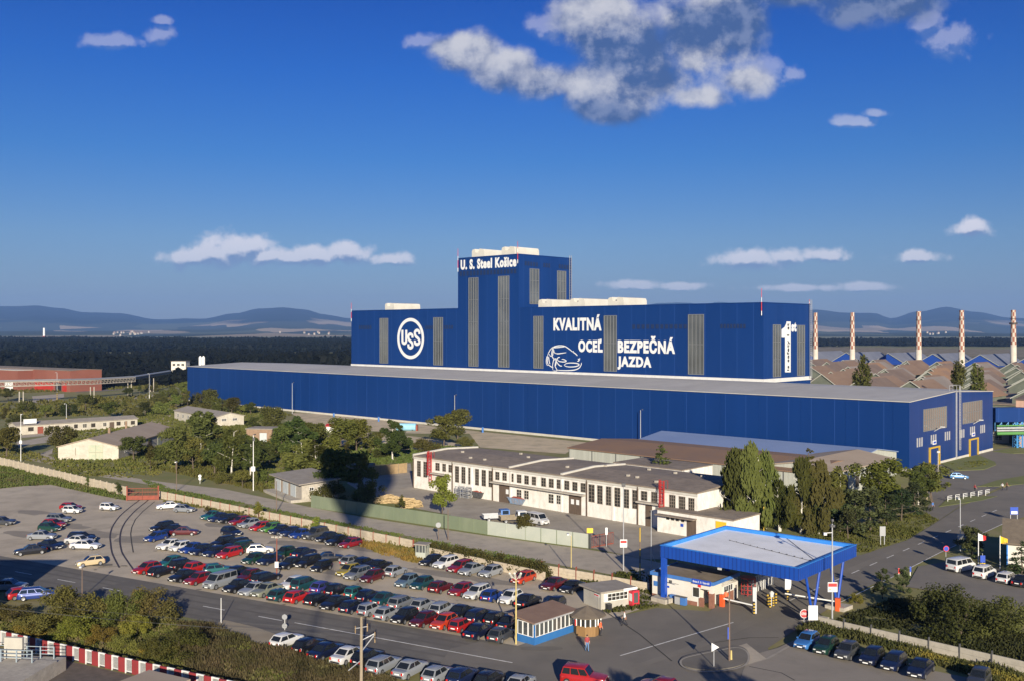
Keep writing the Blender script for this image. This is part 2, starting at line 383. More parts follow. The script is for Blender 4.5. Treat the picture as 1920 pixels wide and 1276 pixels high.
def window(parent, x0, x1, z0, z1, y=0.0, nx=2, nz=3, side=None, xc=0, fr='frame_white', gl='pane_dark', name='window', fw=.06, proud=.05):
    """glass sheet with a frame and glazing bars standing proud of the wall"""
    mb = MB()
    def bx(a, b, c, d, p, q, mi):      # along-wall a..b, height c..d, out p..q
        if side: mb.box(xc + p, a, c, xc + q, b, d, mi)
        else: mb.box(a, y - q, c, b, y - p, d, mi)
    bx(x0, x1, z0, z1, .004, .02, 1)
    bx(x0, x1, z1 - fw, z1, .02, proud, 0); bx(x0, x1, z0, z0 + fw, .02, proud, 0)
    bx(x0, x0 + fw, z0 + fw, z1 - fw, .02, proud, 0); bx(x1 - fw, x1, z0 + fw, z1 - fw, .02, proud, 0)
    for i in range(1, nx):
        c = x0 + (x1 - x0) * i / nx; bx(c - fw*.35, c + fw*.35, z0 + fw, z1 - fw, .02, proud - .008, 0)
    for i in range(1, nz):
        c = z0 + (z1 - z0) * i / nz; bx(x0 + fw, x1 - fw, c - fw*.35, c + fw*.35, .02, proud - .015, 0)
    return mb.build(name, [MATS[fr], MATS[gl]], parent)

def sheet(name, pts, z, m, thick=0.0, px=True, kind='structure', cat=None, label=None):
    """a paved or planted area laid on the ground, its outline given as ground points"""
    P = [at(*p) for p in pts] if px else [Vector((p[0], p[1], 0)) for p in pts]
    mb = MB(); pts2 = [(p.x, p.y) for p in P]
    n = len(pts2); ar = sum(pts2[i][0]*pts2[(i+1)%n][1]-pts2[(i+1)%n][0]*pts2[i][1] for i in range(n))
    if ar < 0: pts2 = pts2[::-1]
    if thick: mb.prism(pts2, 0, z, 0)
    else: mb.add([(p[0], p[1], z) for p in pts2], [tuple(range(n))])
    o = mb.build(name, MATS[m]); tag(o, label, cat, kind=kind); return o
def strip(mb, pts, w, z, mi=0):
    """ribbon along ground points"""
    P = [Vector((p.x, p.y, 0)) for p in pts]
    L_, R_ = [], []
    for i, p in enumerate(P):
        d = (P[min(i+1, len(P)-1)] - P[max(i-1, 0)]).normalized(); n = Vector((-d.y, d.x, 0)) * w / 2
        L_.append(p + n); R_.append(p - n)
    for i in range(len(P) - 1):
        mb.quad((R_[i].x,R_[i].y,z), (R_[i+1].x,R_[i+1].y,z), (L_[i+1].x,L_[i+1].y,z), (L_[i].x,L_[i].y,z), mi)
# ================================================================== camera, sun, sky
cam = bpy.data.cameras.new('camera'); cam.sensor_width = 36; cam.lens = F / 1920 * 36; cam.shift_y = -(638 - HZ) / 1920
cam.clip_start = .5; cam.clip_end = 90000
co = bpy.data.objects.new('camera', cam); COL.objects.link(co); co.location = (0, 0, H); co.rotation_euler = (rad(90), 0, 0)
sc.camera = co
SUN_EL = 16.0; SDIR = Vector((-.1305, .9914, 0))      # sunlight travels away from the camera, slightly to the left
sl = bpy.data.lights.new('sun', 'SUN'); sl.energy = 5.0; sl.angle = rad(.53); sl.color = (1.0, .89, .72)
so = bpy.data.objects.new('sun', sl); COL.objects.link(so)
ld = (SDIR * math.cos(rad(SUN_EL)) - Vector((0, 0, math.sin(rad(SUN_EL))))).normalized()
so.rotation_euler = ld.to_track_quat('-Z', 'Y').to_euler(); so.location = (20, -60, 80)
w = bpy.data.worlds.new('World'); sc.world = w; w.use_nodes = True
nt = w.node_tree; N = nt.nodes; L = nt.links
for n in list(N): N.remove(n)
wo = N.new('ShaderNodeOutputWorld'); bg = N.new('ShaderNodeBackground'); L.new(bg.outputs[0], wo.inputs[0])
SKY_S = .085
bg.inputs['Strength'].default_value = SKY_S
sky = N.new('ShaderNodeTexSky'); sky.sky_type = 'NISHITA'; sky.sun_disc = False
sky.sun_elevation = rad(SUN_EL); sky.sun_rotation = math.atan2(-SDIR.x, -SDIR.y); sky.altitude = 250; sky.air_density = 1.0; sky.dust_density = .6; sky.ozone_density = 3.0
def val(v, sock):
    if isinstance(v, (int, float)): sock.default_value = v
    elif isinstance(v, (tuple, Vector)): sock.default_value = v
    else: L.new(v, sock)
def mth(op, a, b=None, c=None, clamp=False):
    n = N.new('ShaderNodeMath'); n.operation = op; n.use_clamp = clamp
    for i, v in enumerate((a, b, c)):
        if v is not None: val(v, n.inputs[i])
    return n.outputs[0]
def vm(op, a, b=None, out=0):
    n = N.new('ShaderNodeVectorMath'); n.operation = op; val(a, n.inputs[0])
    if b is not None: val(b, n.inputs[1])
    return n.outputs['Value' if op == 'LENGTH' else 'Vector']
def mixc(f, a, b):
    n = N.new('ShaderNodeMix'); n.data_type = 'RGBA'; val(f, n.inputs['Factor']); val(a, n.inputs[6]); val(b, n.inputs[7]); return n.outputs[2]
def maprange(v, a, b, c=0.0, d=1.0, interp='SMOOTHSTEP'):
    n = N.new('ShaderNodeMapRange'); n.interpolation_type = interp; val(v, n.inputs['Value'])
    for k, x in zip(('From Min','From Max','To Min','To Max'), (a, b, c, d)): n.inputs[k].default_value = x
    return n.outputs['Result']
tc = N.new('ShaderNodeTexCoord'); sp = N.new('ShaderNodeSeparateXYZ'); L.new(tc.outputs['Generated'], sp.inputs[0])
yy = mth('MAXIMUM', sp.outputs['Y'], .08)
cb = N.new('ShaderNodeCombineXYZ'); L.new(mth('DIVIDE', sp.outputs['X'], yy), cb.inputs['X']); L.new(mth('DIVIDE', sp.outputs['Z'], yy), cb.inputs['Y'])
P0 = cb.outputs[0]                       # a direction to the north as (east, up) slopes
CL = [  # clouds: centre x, y and half sizes, as slopes scaled like the photograph
 (885,100,78,52),(945,130,92,48),(1015,152,82,42),(1085,155,80,52),(845,88,55,26),
 (1115,30,105,90),(1180,95,130,85),(1170,160,150,66),(1140,200,100,38),(1240,150,120,66),(1300,180,82,32),(1310,75,115,95),(1395,150,60,34),(1300,120,50,34),(1365,40,80,70),
 (1640,-5,150,60),(1600,20,70,36),(1500,-10,90,30)]
CL2 = [(205,78,80,20),(298,64,40,22),(305,38,26,12),
 (440,466,84,40),(355,482,70,26),(400,476,76,34),(500,482,72,24),(470,460,50,32),(590,480,66,26),(655,475,72,26),(730,485,62,17),(540,484,70,18),
 (1820,427,50,22),(1410,486,105,24),(1470,480,60,20),(1545,478,66,18),(1722,481,58,17),(1190,534,76,13),(1275,536,70,10),(1620,538,72,12),(1500,540,120,9),(1605,228,52,16),(1640,212,34,11),
 (1780,75,70,46),(1745,45,50,32),(1032,48,54,36),(1485,140,30,22),(800,78,50,22),(1430,140,60,48),(1235,40,40,42),(1322,8,66,26)]
def density(P, blobs, nz, amp):
    acc = None
    for (x, y, a, b) in blobs:
        q = vm('MULTIPLY', vm('SUBTRACT', P, ((x - 960) / F, (HZ - y) / F, 0)), (F / a, F / b, 0))
        d = mth('SUBTRACT', 1.0, vm('LENGTH', q))
        acc = d if acc is None else mth('SMOOTH_MAX', acc, d, .35 if blobs is CL else .7) if blobs is not CL2 else mth('MAXIMUM', acc, d)
    return mth('MULTIPLY_ADD', mth('SUBTRACT', nz, .5), amp, acc)
def cnoise(P, s, det=9, rough=.62, dist=.0, off=(0,0,0)):
    n = N.new('ShaderNodeTexNoise'); n.inputs['Scale'].default_value = s; n.inputs['Detail'].default_value = det; n.inputs['Roughness'].default_value = rough; n.inputs['Distortion'].default_value = dist
    L.new(vm('ADD', P, off), n.inputs['Vector']); return n.outputs['Fac']
UP = (-.010, .012, 0)
P1 = vm('ADD', P0, UP)
nA = cnoise(P0, 14, 11, .60); nA1 = cnoise(P1, 14, 11, .60)
dA = density(P0, CL, nA, 2.0)
BR = [(870,80,110,62),(930,108,120,62),(1000,138,120,52),(1080,155,100,34),(1095,0,150,62),(1160,20,80,40),(1302,122,90,50),(1285,188,130,28),(1400,138,95,46),(1345,168,100,34),(1245,30,36,40),(1310,-6,70,26)]
lb_ = density(P0, BR, cnoise(P0, 22, 11, .62, off=(1,4,0)), 2.2)
gA = mth('SUBTRACT', nA, nA1)
lA = maprange(mth('MULTIPLY_ADD', gA, 2.6, lb_), -.18, 1.22)
aA = maprange(dA, -.10, .55)
UP2 = (-.001, .008, 0); P2 = vm('ADD', P0, UP2)
nB = cnoise(P0, 44, 10, .58, off=(3,1,0)); nB1 = cnoise(P2, 44, 10, .58, off=(3,1,0))
dB = density(P0, CL2, nB, 1.75); dB1 = density(P2, CL2, nB1, 1.75)
aB = maprange(dB, .0, .62)
lB = maprange(mth('SUBTRACT', dB, dB1), -.30, .22)
k = 1 / SKY_S
el = sp.outputs['Z']
# low air is milky, the high sky deep blue, the unseen zenith lightened as added fill
tintn = N.new('ShaderNodeValToRGB'); cr = tintn.color_ramp
L.new(maprange(el, 0.0, .5, interp='LINEAR'), tintn.inputs[0])
SKYRAMP = [(0.0,(.42,.45,.63)),(.07,(.375,.42,.60)),(.18,(.33,.43,.635)),(.34,(.145,.36,.695)),(.50,(.066,.29,.735)),(.64,(.036,.226,.69)),(1.0,(.22,.36,.72))]
cr.elements[0].position = SKYRAMP[0][0]; cr.elements[0].color = rgb(*SKYRAMP[0][1])
cr.elements[1].position = SKYRAMP[-1][0]; cr.elements[1].color = rgb(*SKYRAMP[-1][1])
for p_, c_ in SKYRAMP[1:-1]:
    e_ = cr.elements.new(p_); e_.color = rgb(*c_)
ml = N.new('ShaderNodeMix'); ml.data_type = 'RGBA'; ml.blend_type = 'MULTIPLY'; ml.inputs['Factor'].default_value = 1
L.new(sky.outputs[0], ml.inputs[6]); L.new(tintn.outputs[0], ml.inputs[7]); skyc = ml.outputs[2]
mid = maprange(mth('MULTIPLY_ADD', gA, 3.5, cnoise(P0, 26, 10, .6, off=(5,5,0))), .30, .80)
cA = mixc(lA, mixc(mid, rgb(.040*k, .080*k, .20*k), rgb(.125*k, .165*k, .285*k)), rgb(.43*k, .43*k, .46*k))
cB = mixc(lB, rgb(.13*k, .185*k, .33*k), rgb(.58*k, .56*k, .60*k))
haz = maprange(el, .015, .10, .55, .95, 'LINEAR')
thin = maprange(el, .12, .22, 1.0, .34)
x1 = mixc(mth('MULTIPLY', mth('MULTIPLY', aB, haz), mth('MULTIPLY', thin, .92)), skyc, cB)
x2 = mixc(mth('MULTIPLY', aA, .93), x1, cA)
# clouds only in the part of the sky ahead (north); the ramp keeps the zenith smooth
fr_ = maprange(sp.outputs['Y'], .2, .45)
fin = mixc(fr_, skyc, x2)
L.new(fin, bg.inputs['Color'])
sc.view_settings.view_transform = 'Standard'; sc.view_settings.look = 'None'; sc.view_settings.gamma = 1.0; sc.view_settings.exposure = EXPOSURE = 0.6
sc.cycles.use_denoising = True
sc.cycles.max_bounces = 6; sc.cycles.diffuse_bounces = 2; sc.cycles.glossy_bounces = 3; sc.cycles.transmission_bounces = 3; sc.cycles.volume_bounces = 0; sc.cycles.transparent_max_bounces = 6
sc.cycles.caustics_reflective = False; sc.cycles.caustics_refractive = False

# haze in the air over the plain
HAZE_D = 5.6e-5
hb = MB(); hb.box(-16000, -400, -2, 16000, 17500, 620)
hz = hb.build('haze', []); hz['kind'] = 'stuff'
hm = bpy.data.materials.new('haze_air'); hm.use_nodes = True; hn = hm.node_tree
hn.nodes.remove(hn.nodes['Principled BSDF']); pv = hn.nodes.new('ShaderNodeVolumePrincipled')
pv.inputs['Color'].default_value = rgb(.27, .50, 1.0); pv.inputs['Density'].default_value = HAZE_D; pv.inputs['Anisotropy'].default_value = 0.0
hn.links.new(pv.outputs[0], hn.nodes['Material Output'].inputs['Volume']); hz.data.materials.append(hm)

# ================================================================== land
gm = MB(); gm.add([(-15500,-300,0),(15500,-300,0),(15500,17000,0),(-15500,17000,0)], [(0,1,2,3)])
structure(gm.build('ground', MATS['grass_field']))

def fbm(x, y, o=5):
    from mathutils import noise
    return noise.fractal(Vector((x, y, 3.7)), 1.0, 2.1, o)
RID = [(-700,585),(-300,580),(-100,577),(0,574),(70,572.5),(110,577),(160,585),(220,587),(300,598),(380,597),(440,587),(490,578),(530,576),(570,580),(610,590),(660,598),(760,606),(900,604),(1080,592),(1180,577),(1240,568),(1290,567),(1320,571),(1345,565),(1390,570),(1450,575),(1525,581),(1580,588),(1640,588),(1670,598),(1720,586),(1775,577),(1830,585),(1890,596),(1920,597),(2050,588),(2300,583),(2700,590)]
def ridge(px):
    px = max(RID[0][0], min(RID[-1][0], px))
    for (a, ya), (b, yb) in zip(RID, RID[1:]):
        if a <= px <= b:
            t = (px - a) / (b - a); t = t*t*(3-2*t); return ya + (yb - ya) * t
D0, D1 = 5600.0, 15000.0
nx_, ny_ = 300, 90
vs, fs = [], []
for j in range(ny_ + 1):
    t = j / ny_; Y = D0 + (D1 + 1300 - D0) * t
    for i in range(nx_ + 1):
        px = -760 + (2760 + 760) * i / nx_
        X = (px - 960) / F * Y
        s_ = (Y - D0) / (D1 - D0)
        zr = H + (HZ - ridge(px)) * D1 / F
        if s_ <= 1: prof = .20 * s_ + .80 * (max(0, s_ - .42) / .58) ** 1.5
        else: prof = 1 - .8 * (s_ - 1) ** 1.0
        nz = fbm(X / 2600, Y / 2600) * 85 * min(1, s_ * 2.2) * (1 - .82 * max(0, min(1, (s_ - .55) / .4)))
        n2 = fbm(X / 700 + 9, Y / 900) * 16 * min(1, s_ * 3)
        vs.append((X, Y, max(-.5 if s_ < .02 else .02, zr * prof + nz * .55 + n2)))
for j in range(ny_):
    for i in range(nx_):
        a = j * (nx_ + 1) + i; fs.append((a, a + 1, a + nx_ + 2, a + nx_ + 1))
hmb = MB(); hmb.add(vs, fs)
m = bpy.data.materials.new('hill_land'); m.use_nodes = True; t_ = m.node_tree; NN = t_.nodes; LL = t_.links
b_ = NN['Principled BSDF']; b_.inputs['Roughness'].default_value = 1; b_.inputs['Specular IOR Level'].default_value = 0
c_ = NN.new('ShaderNodeTexCoord'); s_ = NN.new('ShaderNodeSeparateXYZ'); LL.new(c_.outputs['Object'], s_.inputs[0])
mp = NN.new('ShaderNodeMapping'); mp.inputs['Scale'].default_value = (.0016, .0006, .004); LL.new(c_.outputs['Object'], mp.inputs[0])
vo = NN.new('ShaderNodeTexVoronoi'); vo.inputs['Scale'].default_value = 1.0; LL.new(mp.outputs[0], vo.inputs['Vector'])
rp = NN.new('ShaderNodeValToRGB'); LL.new(vo.outputs['Color'], rp.inputs[0]); e = rp.color_ramp
e.interpolation = 'CONSTANT'
e.elements[0].position = 0; e.elements[0].color = rgb(.06, .07, .035); e.elements[1].position = .42; e.elements[1].color = rgb(.46, .36, .22)
for p_, cc in ((.55, (.11, .12, .06)), (.68, (.36, .28, .17)), (.78, (.05, .06, .03))):
    q = e.elements.new(p_); q.color = rgb(*cc)
n_ = NN.new('ShaderNodeTexNoise'); n_.inputs['Scale'].default_value = .0011; n_.inputs['Detail'].default_value = 5; LL.new(c_.outputs['Object'], n_.inputs['Vector'])
a_ = NN.new('ShaderNodeMath'); a_.operation = 'MULTIPLY_ADD'; LL.new(n_.outputs['Fac'], a_.inputs[0]); a_.inputs[1].default_value = 260; a_.inputs[2].default_value = -130
a2 = NN.new('ShaderNodeMath'); LL.new(a_.outputs[0], a2.inputs[0]); LL.new(s_.outputs['Z'], a2.inputs[1])
mr = NN.new('ShaderNodeMapRange'); mr.inputs['From Min'].default_value = 120; mr.inputs['From Max'].default_value = 165; LL.new(a2.outputs[0], mr.inputs['Value'])
n2 = NN.new('ShaderNodeTexNoise'); n2.inputs['Scale'].default_value = .006; n2.inputs['Detail'].default_value = 6; LL.new(c_.outputs['Object'], n2.inputs['Vector'])
fx = NN.new('ShaderNodeMix'); fx.data_type = 'RGBA'; LL.new(n2.outputs['Fac'], fx.inputs['Factor']); fx.inputs[6].default_value = rgb(.006, .011, .008); fx.inputs[7].default_value = rgb(.018, .025, .015)
mx = NN.new('ShaderNodeMix'); mx.data_type = 'RGBA'; LL.new(mr.outputs[0], mx.inputs['Factor']); LL.new(rp.outputs[0], mx.inputs[6]); LL.new(fx.outputs[2], mx.inputs[7])
LL.new(mx.outputs[2], b_.inputs['Base Color'])
structure(hmb.build('hills', m, smooth=True))

# far pale fields in front of and behind the wood
def farsheet(name, pts, z, m):
    mb = MB(); mb.add([(p.x, p.y, z) for p in pts], [tuple(range(len(pts)))]); o = mb.build(name, MATS[m]); o['kind'] = 'structure'; return o
farsheet('field', [at(-400,670.5), at(125,669), at(125,663.5), at(-400,664)], .05, 'field_pale')
farsheet('field', [at(380,676), at(700,673), at(700,663), at(350,663)], .05, 'field_pale')

# the wood across the plain: one mass of small trees
def forest(name, n, region, hmin, hmax, wd, seed):
    r = random.Random(seed); mb = MB(); k = 0
    while k < n:
        Y = region[2] + (region[3] - region[2]) * r.random() ** 1.3
        X = Y * (region[0] + (region[1] - region[0]) * r.random())
        k += 1
        if fbm(X / 300, Y / 220, 3) < region[4]: continue
        h = r.uniform(hmin, hmax) * (1 + .35 * fbm(X / 120, Y / 120, 2)); w_ = wd * r.uniform(.7, 1.3)
        vs = []
        for (rr, zz) in ((.55, .12), (1, .45), (.62, .8)):
            a0 = r.random() * 6
            for i in range(5):
                a = a0 + i * 1.2566 + r.uniform(-.3, .3); q = rr * w_ * r.uniform(.7, 1.25)
                vs.append((X + q * math.cos(a), Y + q * math.sin(a), h * zz * r.uniform(.9, 1.1)))
        vs.append((X + r.uniform(-.3,.3)*w_, Y, h))
        f = [(i, (i+1) % 5, 5 + (i+1) % 5, 5 + i) for i in range(5)] + [(5+i, 5 + (i+1) % 5, 10 + (i+1) % 5, 10 + i) for i in range(5)] + [(10+i, 10 + (i+1) % 5, 15) for i in range(5)]
        mb.add(vs, f)
    o = mb.build(name, MATS['forest_leaf_shaded']); o['kind'] = 'stuff'; return o
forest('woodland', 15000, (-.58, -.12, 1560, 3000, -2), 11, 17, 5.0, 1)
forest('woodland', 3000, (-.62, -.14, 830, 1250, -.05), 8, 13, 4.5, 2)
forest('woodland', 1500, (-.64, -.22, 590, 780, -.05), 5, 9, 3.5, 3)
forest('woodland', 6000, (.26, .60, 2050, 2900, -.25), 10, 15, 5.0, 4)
# ================================================================== the blue steelworks hall
def gable_body(mb, x0, x1, prof, mi_long=0, mi_end=1):
    n0 = len(mb.f); mb.xprism(prof, x0, x1, mi_long); k = len(mb.f)
    mb.m[k-2] = mi_end; mb.m[k-1] = mi_end; return mb
def slab_roof(mb, prof, x0, x1, t=.22, mi=0):
    """roof sheets following a (y, z) line, thickness t"""
    p2 = [(y, z + t) for y, z in prof]
    return mb.xprism(list(prof) + p2[::-1], x0, x1, mi)

hall = thing('production_hall', 'long low bright blue hall with pale grey roof in front of the tall block', 'factory hall', C0, GA)
HB = [MATS['blue_sheet'], MATS['blue_sheet_end']]
gable_body(MB(), -346, 0, [(0,.7),(58.5,.7),(58.5,16.5),(29.2,17.7),(0,16.5)]).build('wall', HB, hall)
mb = MB(); slab_roof(mb, [(-.25,16.52),(29.2,17.74),(58.5,16.54)], -346.2, .2, .18); mb.build('roof', MATS['roof_grey'], hall)
mb = MB(); mb.box(-346,-.06,-.3,.06,58.55,.7); mb.build('plinth', MATS['plinth'], hall)
mb = MB()
for x in range(-340, 0, 12): MB().box(x, -.05, .7, x+.12, -.004, 16.4).build('seam_or_downpipe', MATS['blue_sheet'], hall)  # thin raised strips standing for the wall seams, no pipes
# end wall
def sq(x, a, b): return GRID.side(a[0], a[1], x), GRID.side(b[0], b[1], x)
for (a, b) in (((1731,790),(1774.5,784)), ((1804.5,783),(1841,777))):
    y0 = GRID.side(a[0], 0, 0)[0]; y1 = GRID.side(b[0], 0, 0)[0]
    z0 = GRID.side(a[0], 808.5 if a[0] < 1780 else 794.5, 0)[1]; z1 = GRID.side(a[0], 766.5 if a[0] < 1780 else 754, 0)[1]
    window(hall, y0, y1, z0, z1, side=True, xc=0, nx=11, nz=2, gl='glass_grey', fr='win_bar', fw=.16, proud=.14)
for (px0, px1, pt, pb, sx, sy) in ((1742.5,1759,838,876,1751.5,835), (1817.5,1831.5,822,858,1824.5,817)):
    y0 = GRID.side(px0, 0, 0)[0]; y1 = GRID.side(px1, 0, 0)[0]; z1 = GRID.side((px0+px1)/2, pt+1, 0)[1]
    mb = MB(); mb.box(.02, y0, .05, .1, y1, z1, 0)
    d = mb.build('door', MATS['blue_sheet_end'], hall)
    mb = MB(); mb.box(.02, y0-.45, 0, .4, y0-.02, z1+.4); mb.box(.02, y1+.02, 0, .4, y1+.45, z1+.4); mb.box(.02, y0-.02, z1+.02, .4, y1+.02, z1+.4)
    mb.build('door_frame', MATS['yellow'], d)
    mb = MB(); yc, zc = GRID.side(sx, sy - 9 + 4, 0); mb.box(.02, yc-1.1, z1+.9, .16, yc+1.1, z1+1.9); sgn = mb.build('sign', MATS['sign_white'], hall)
    mb = MB(); mb.box(.165, yc-.8, z1+1.15, .18, yc+.8, z1+1.65); mb.build('sign_face', MATS['sign_blue'], sgn)
    mb = MB(); mb.tube((.05, yc, z1+4.2), (1.9, yc, z1+5.4), .07); mb.box(1.6, yc-.25, z1+5.3, 2.6, yc+.25, z1+5.5); mb.build('wall_lamp', MATS['pole_white'], hall)
for px, py in ((1724,828),(1750,822),(1776,816),(1803,812),(1823,806),(1842,803)):
    yc, zc = GRID.side(px, py, 0); mb = MB()
    for q in (-1.4, 0, 1.4): mb.box(.02, yc+q-.35, zc-1.1, .1, yc+q+.35, zc+1.1)
    mb.build('louvre', MATS['galv'], hall)
def ladder(parent, y, z0, z1, x=0.15, axis='side', name='ladder', m='galv', w=.9):
    mb = MB()
    def T(a, b, r):
        if axis == 'side': mb.tube((x, a[0], a[1]), (x, b[0], b[1]), r, n=4)
        else: mb.tube((a[0], x, a[1]), (b[0], x, b[1]), r, n=4)
    T((y-w/2, z0), (y-w/2, z1), .09); T((y+w/2, z0), (y+w/2, z1), .09)
    zz = z0
    while zz < z1: T((y-w/2, zz), (y+w/2, zz), .05); zz += .7
    return mb.build(name, MATS[m], parent)
yl = GRID.side(1794, 0, 0)[0]
ladder(hall, yl+1.0, 2.5, 19.2, .5); mb = MB(); mb.box(.05, yl-.9, .4, .3, yl-.5, 17.6)
mb.build('cable_duct', MATS['galv'], hall)
mb = MB()
for q in (-1.2, 1.2): mb.tube((-1.4, yl+q, 17.6), (-1.4, yl+q, 19.4), .06, n=4); mb.tube((.4, yl+q, 17.6), (.4, yl+q, 19.4), .06, n=4); mb.tube((-1.4, yl+q, 19.4), (.4, yl+q, 19.4), .06, n=4)
mb.build('roof_rail', MATS['galv'], hall)

# ------------------------------------------------ tall block and tower
YB = 58.7
blk = thing('tall_block', 'tall bright blue block with a square tower and large white lettering', 'factory building', C0, GA)
gx = lambda px, py=600: GRID.front(px, py, YB)
XL, XR = -295.0, -71.9; TL, TR = -219.4, -183.2; DB = 33.0
mb = MB(); mb.box(TR, YB, 0, XR, YB+DB, 42.6, 0)
mb.m[-3] = 1; mb.m[-1] = 1
mb.box(XL, YB, 0, TL, YB+DB, 42.9, 0); mb.m[-3] = 1; mb.m[-1] = 1
mb.build('wall', HB, blk)
mb = MB(); mb.box(TL, YB-.003, 0, TR, YB+DB+.3, 64.6, 0); mb.m[-3] = 1; mb.m[-1] = 1
tw = mb.build('tower', HB, blk)
mb = MB(); mb.box(XL-.1,YB-.1,42.9,TL-.01,YB+DB+.1,43.25); mb.box(TR+.01,YB-.1,42.6,XR+.1,YB+DB+.1,42.95); mb.build('roof', MATS['blue_sheet'], blk)
mb = MB(); mb.box(TL-.1,YB-.1,64.6,TR+.1,YB+DB+.4,64.95); mb.build('roof', MATS['blue_sheet'], tw)
mb = MB(); mb.box(XL, YB-.35, 16.3, XR+.35, YB-.02, 17.6); mb.box(XR+.02, YB-.02, 16.3, XR+.35, YB+DB, 17.6); mb.build('flashing', MATS['white_flash'], blk)
def tall_window(parent, px0, px1, pt, pb, name='window'):
    pm = (px0+px1)/2; x0 = gx(px0)[0]; x1 = gx(px1)[0]; z1 = gx(pm, pt)[1]; z0 = gx(pm, pb)[1]
    return window(parent, x0, x1, z0, z1, y=YB, nx=4, nz=max(2, int((z1-z0)/9)), gl='glass_grey', fr='win_bar', fw=.2, proud=.2)
for a in ((712.3,727.8,596.5,680.5),(813,830.6,595,684),(1000.8,1018.8,592.5,690),(1132.6,1156.5,591.5,695.5),(1290.5,1320,589.5,701.5)): tall_window(blk, *a)
for a in ((879,897,520.5,686.5),(934.5,955,517.5,688)): tall_window(tw, *a)
def side_window(parent, xw, px0, px1, pt, pb):
    pm = (px0+px1)/2; y0 = GRID.side(px0,0,xw)[0]; y1 = GRID.side(px1,0,xw)[0]; z1 = GRID.side(pm,pt,xw)[1]; z0 = GRID.side(pm,pb,xw)[1]
    return window(parent, y0, y1, z0, z1, side=True, xc=xw, nx=3, nz=3, gl='glass_grey', fr='win_bar', fw=.2, proud=.2)
side_window(blk, XR, 1449, 1463.5, 608.5, 706); side_window(blk, XR, 1494.5, 1508.5, 609.5, 703.5)
side_window(tw, TR, 993, 1010.5, 504, 570.5); side_window(tw, TR, 1044.5, 1061, 508, 566)
mat('louvre_dark', (.008,.022,.075), rough=.6)
def louvres(parent, px0, px1, py0, py1, n, hpx=7, side=None):
    mb = MB()
    for i in range(n):
        t = (i + .5) / n; px = px0 + (px1-px0)*t; py = py0 + (py1-py0)*t
        if side is None:
            x, z = gx(px, py); hw = abs(gx(px1)[0]-gx(px0)[0])/n*.33; h_ = hpx/2/F*(GRID.pt(x,YB).y)
            mb.box(x-hw, YB-.1, z-h_, x+hw, YB-.01, z+h_)
        else:
            y, z = GRID.side(px, py, side); hw = abs(GRID.side(px1,0,side)[0]-GRID.side(px0,0,side)[0])/n*.33; h_ = hpx/2/F*(GRID.pt(side,y).y)
            mb.box(side+.01, y-hw, z-h_, side+.1, y+hw, z+h_)
    return mb.build('louvre_strip', MATS['louvre_dark'], parent)
louvres(blk, 672.5, 697, 613.5, 613.5, 6); louvres(blk, 797, 812, 614, 613.5, 4); louvres(blk, 832, 850, 613.5, 613, 4)
louvres(blk, 1184, 1289.5, 612.5, 612, 12, 8); louvres(blk, 1350, 1399, 611.5, 611.5, 8, 8)
louvres(tw, 861, 969, 513.5, 508, 17, 9)
louvres(tw, 983, 1009, 493.5, 496.5, 5, 8, TR); louvres(tw, 1018, 1032, 497, 498.5, 3, 8, TR); louvres(tw, 1047, 1071, 499.5, 502, 5, 8, TR)
VP_ = [(0,0),(0,2.2),(.3,2.85),(1.6,3.1),(2.0,1.7),(3.6,1.7),(4.0,3.1),(6.0,2.85),(6.4,2.1),(6.5,0)]
def vent(parent, pxl, pxe, z0, wd, hh, y0):
    x0 = GRID.front(pxl, 0, y0)[0]; x1 = x0 + wd
    y1 = GRID.side(pxe, 0, x1)[0]; y1 = min(max(y1, y0 + 6), YB + DB - .6)
    mb = MB(); mb.yprism([(x0 + p[0]*wd/6.5, z0 + p[1]*hh/3.1) for p in VP_], y0, y1); return mb.build('roof_vent', MATS['cream_metal'], parent)
vent(blk, 722, 788, 43.2, 6.6, 3.2, YB+1.2)
for l, e_ in ((1009.5,1110),(1069,1165),(1140,1213)): vent(blk, l, e_, 42.9, 7.4, 3.2, YB+1.0)
for l, e_ in ((884.7,960),(940.5,1011)): vent(tw, l, e_, 64.9, 7.6, 3.5, YB+1.0)
def mast(parent, x, y, z0, z1):
    mb = MB(); n = 6
    for i in range(n):
        a = z0 + (z1-z0)*i/n; b = z0 + (z1-z0)*(i+1)/n; mb.tube((x,y,a),(x,y,b), .13-.012*i, n=5, mi=(0 if i % 3 else 1))
    return mb.build('lightning_mast', [MATS['sign_red'], MATS['pole_white']], parent)
mast(blk, XL+.3, YB-.3, 38, 47); mast(blk, XR-.5, YB-.3, 38.5, 47.5); mast(tw, TL+.3, YB-.3, 59, 69); mast(tw, TR-.2, YB-.4, 61, 70); mast(blk, XR-.3, YB+DB-.2, 42, 44.6)
ladder(tw, YB+DB-1.0, 43, 66, TR+.6, w=1.3); ladder(blk, YB+DB-1.0, 17, 44.4, XR+.7, w=1.4)
# white lettering
def tbox(px0, px1, pt, pb, y=YB):
    pm = (px0+px1)/2; return gx(px0)[0], gx(px1)[0], gx(pm, pb)[1], gx(pm, pt)[1]
def letters(txt, px0, px1, pt, pb, parent=blk, bold=.05):
    x0,x1,z0,z1 = tbox(px0, px1, pt, pb); return put_text('lettering', txt, parent, x0, x1, z0, z1, y=YB-.06, bold=bold, depth=.05)
letters('U. S. Steel Košice', 864, 968.3, 484.0, 503.3, tw)
letters('KVALITNÁ', 1038, 1128, 590.2, 620)
letters('OCEĽ', 1084.5, 1130, 635.2, 660)
letters('BEZPEČNÁ', 1158.5, 1265.8, 630, 662)
letters('JAZDA', 1158, 1221.5, 667.5, 693)
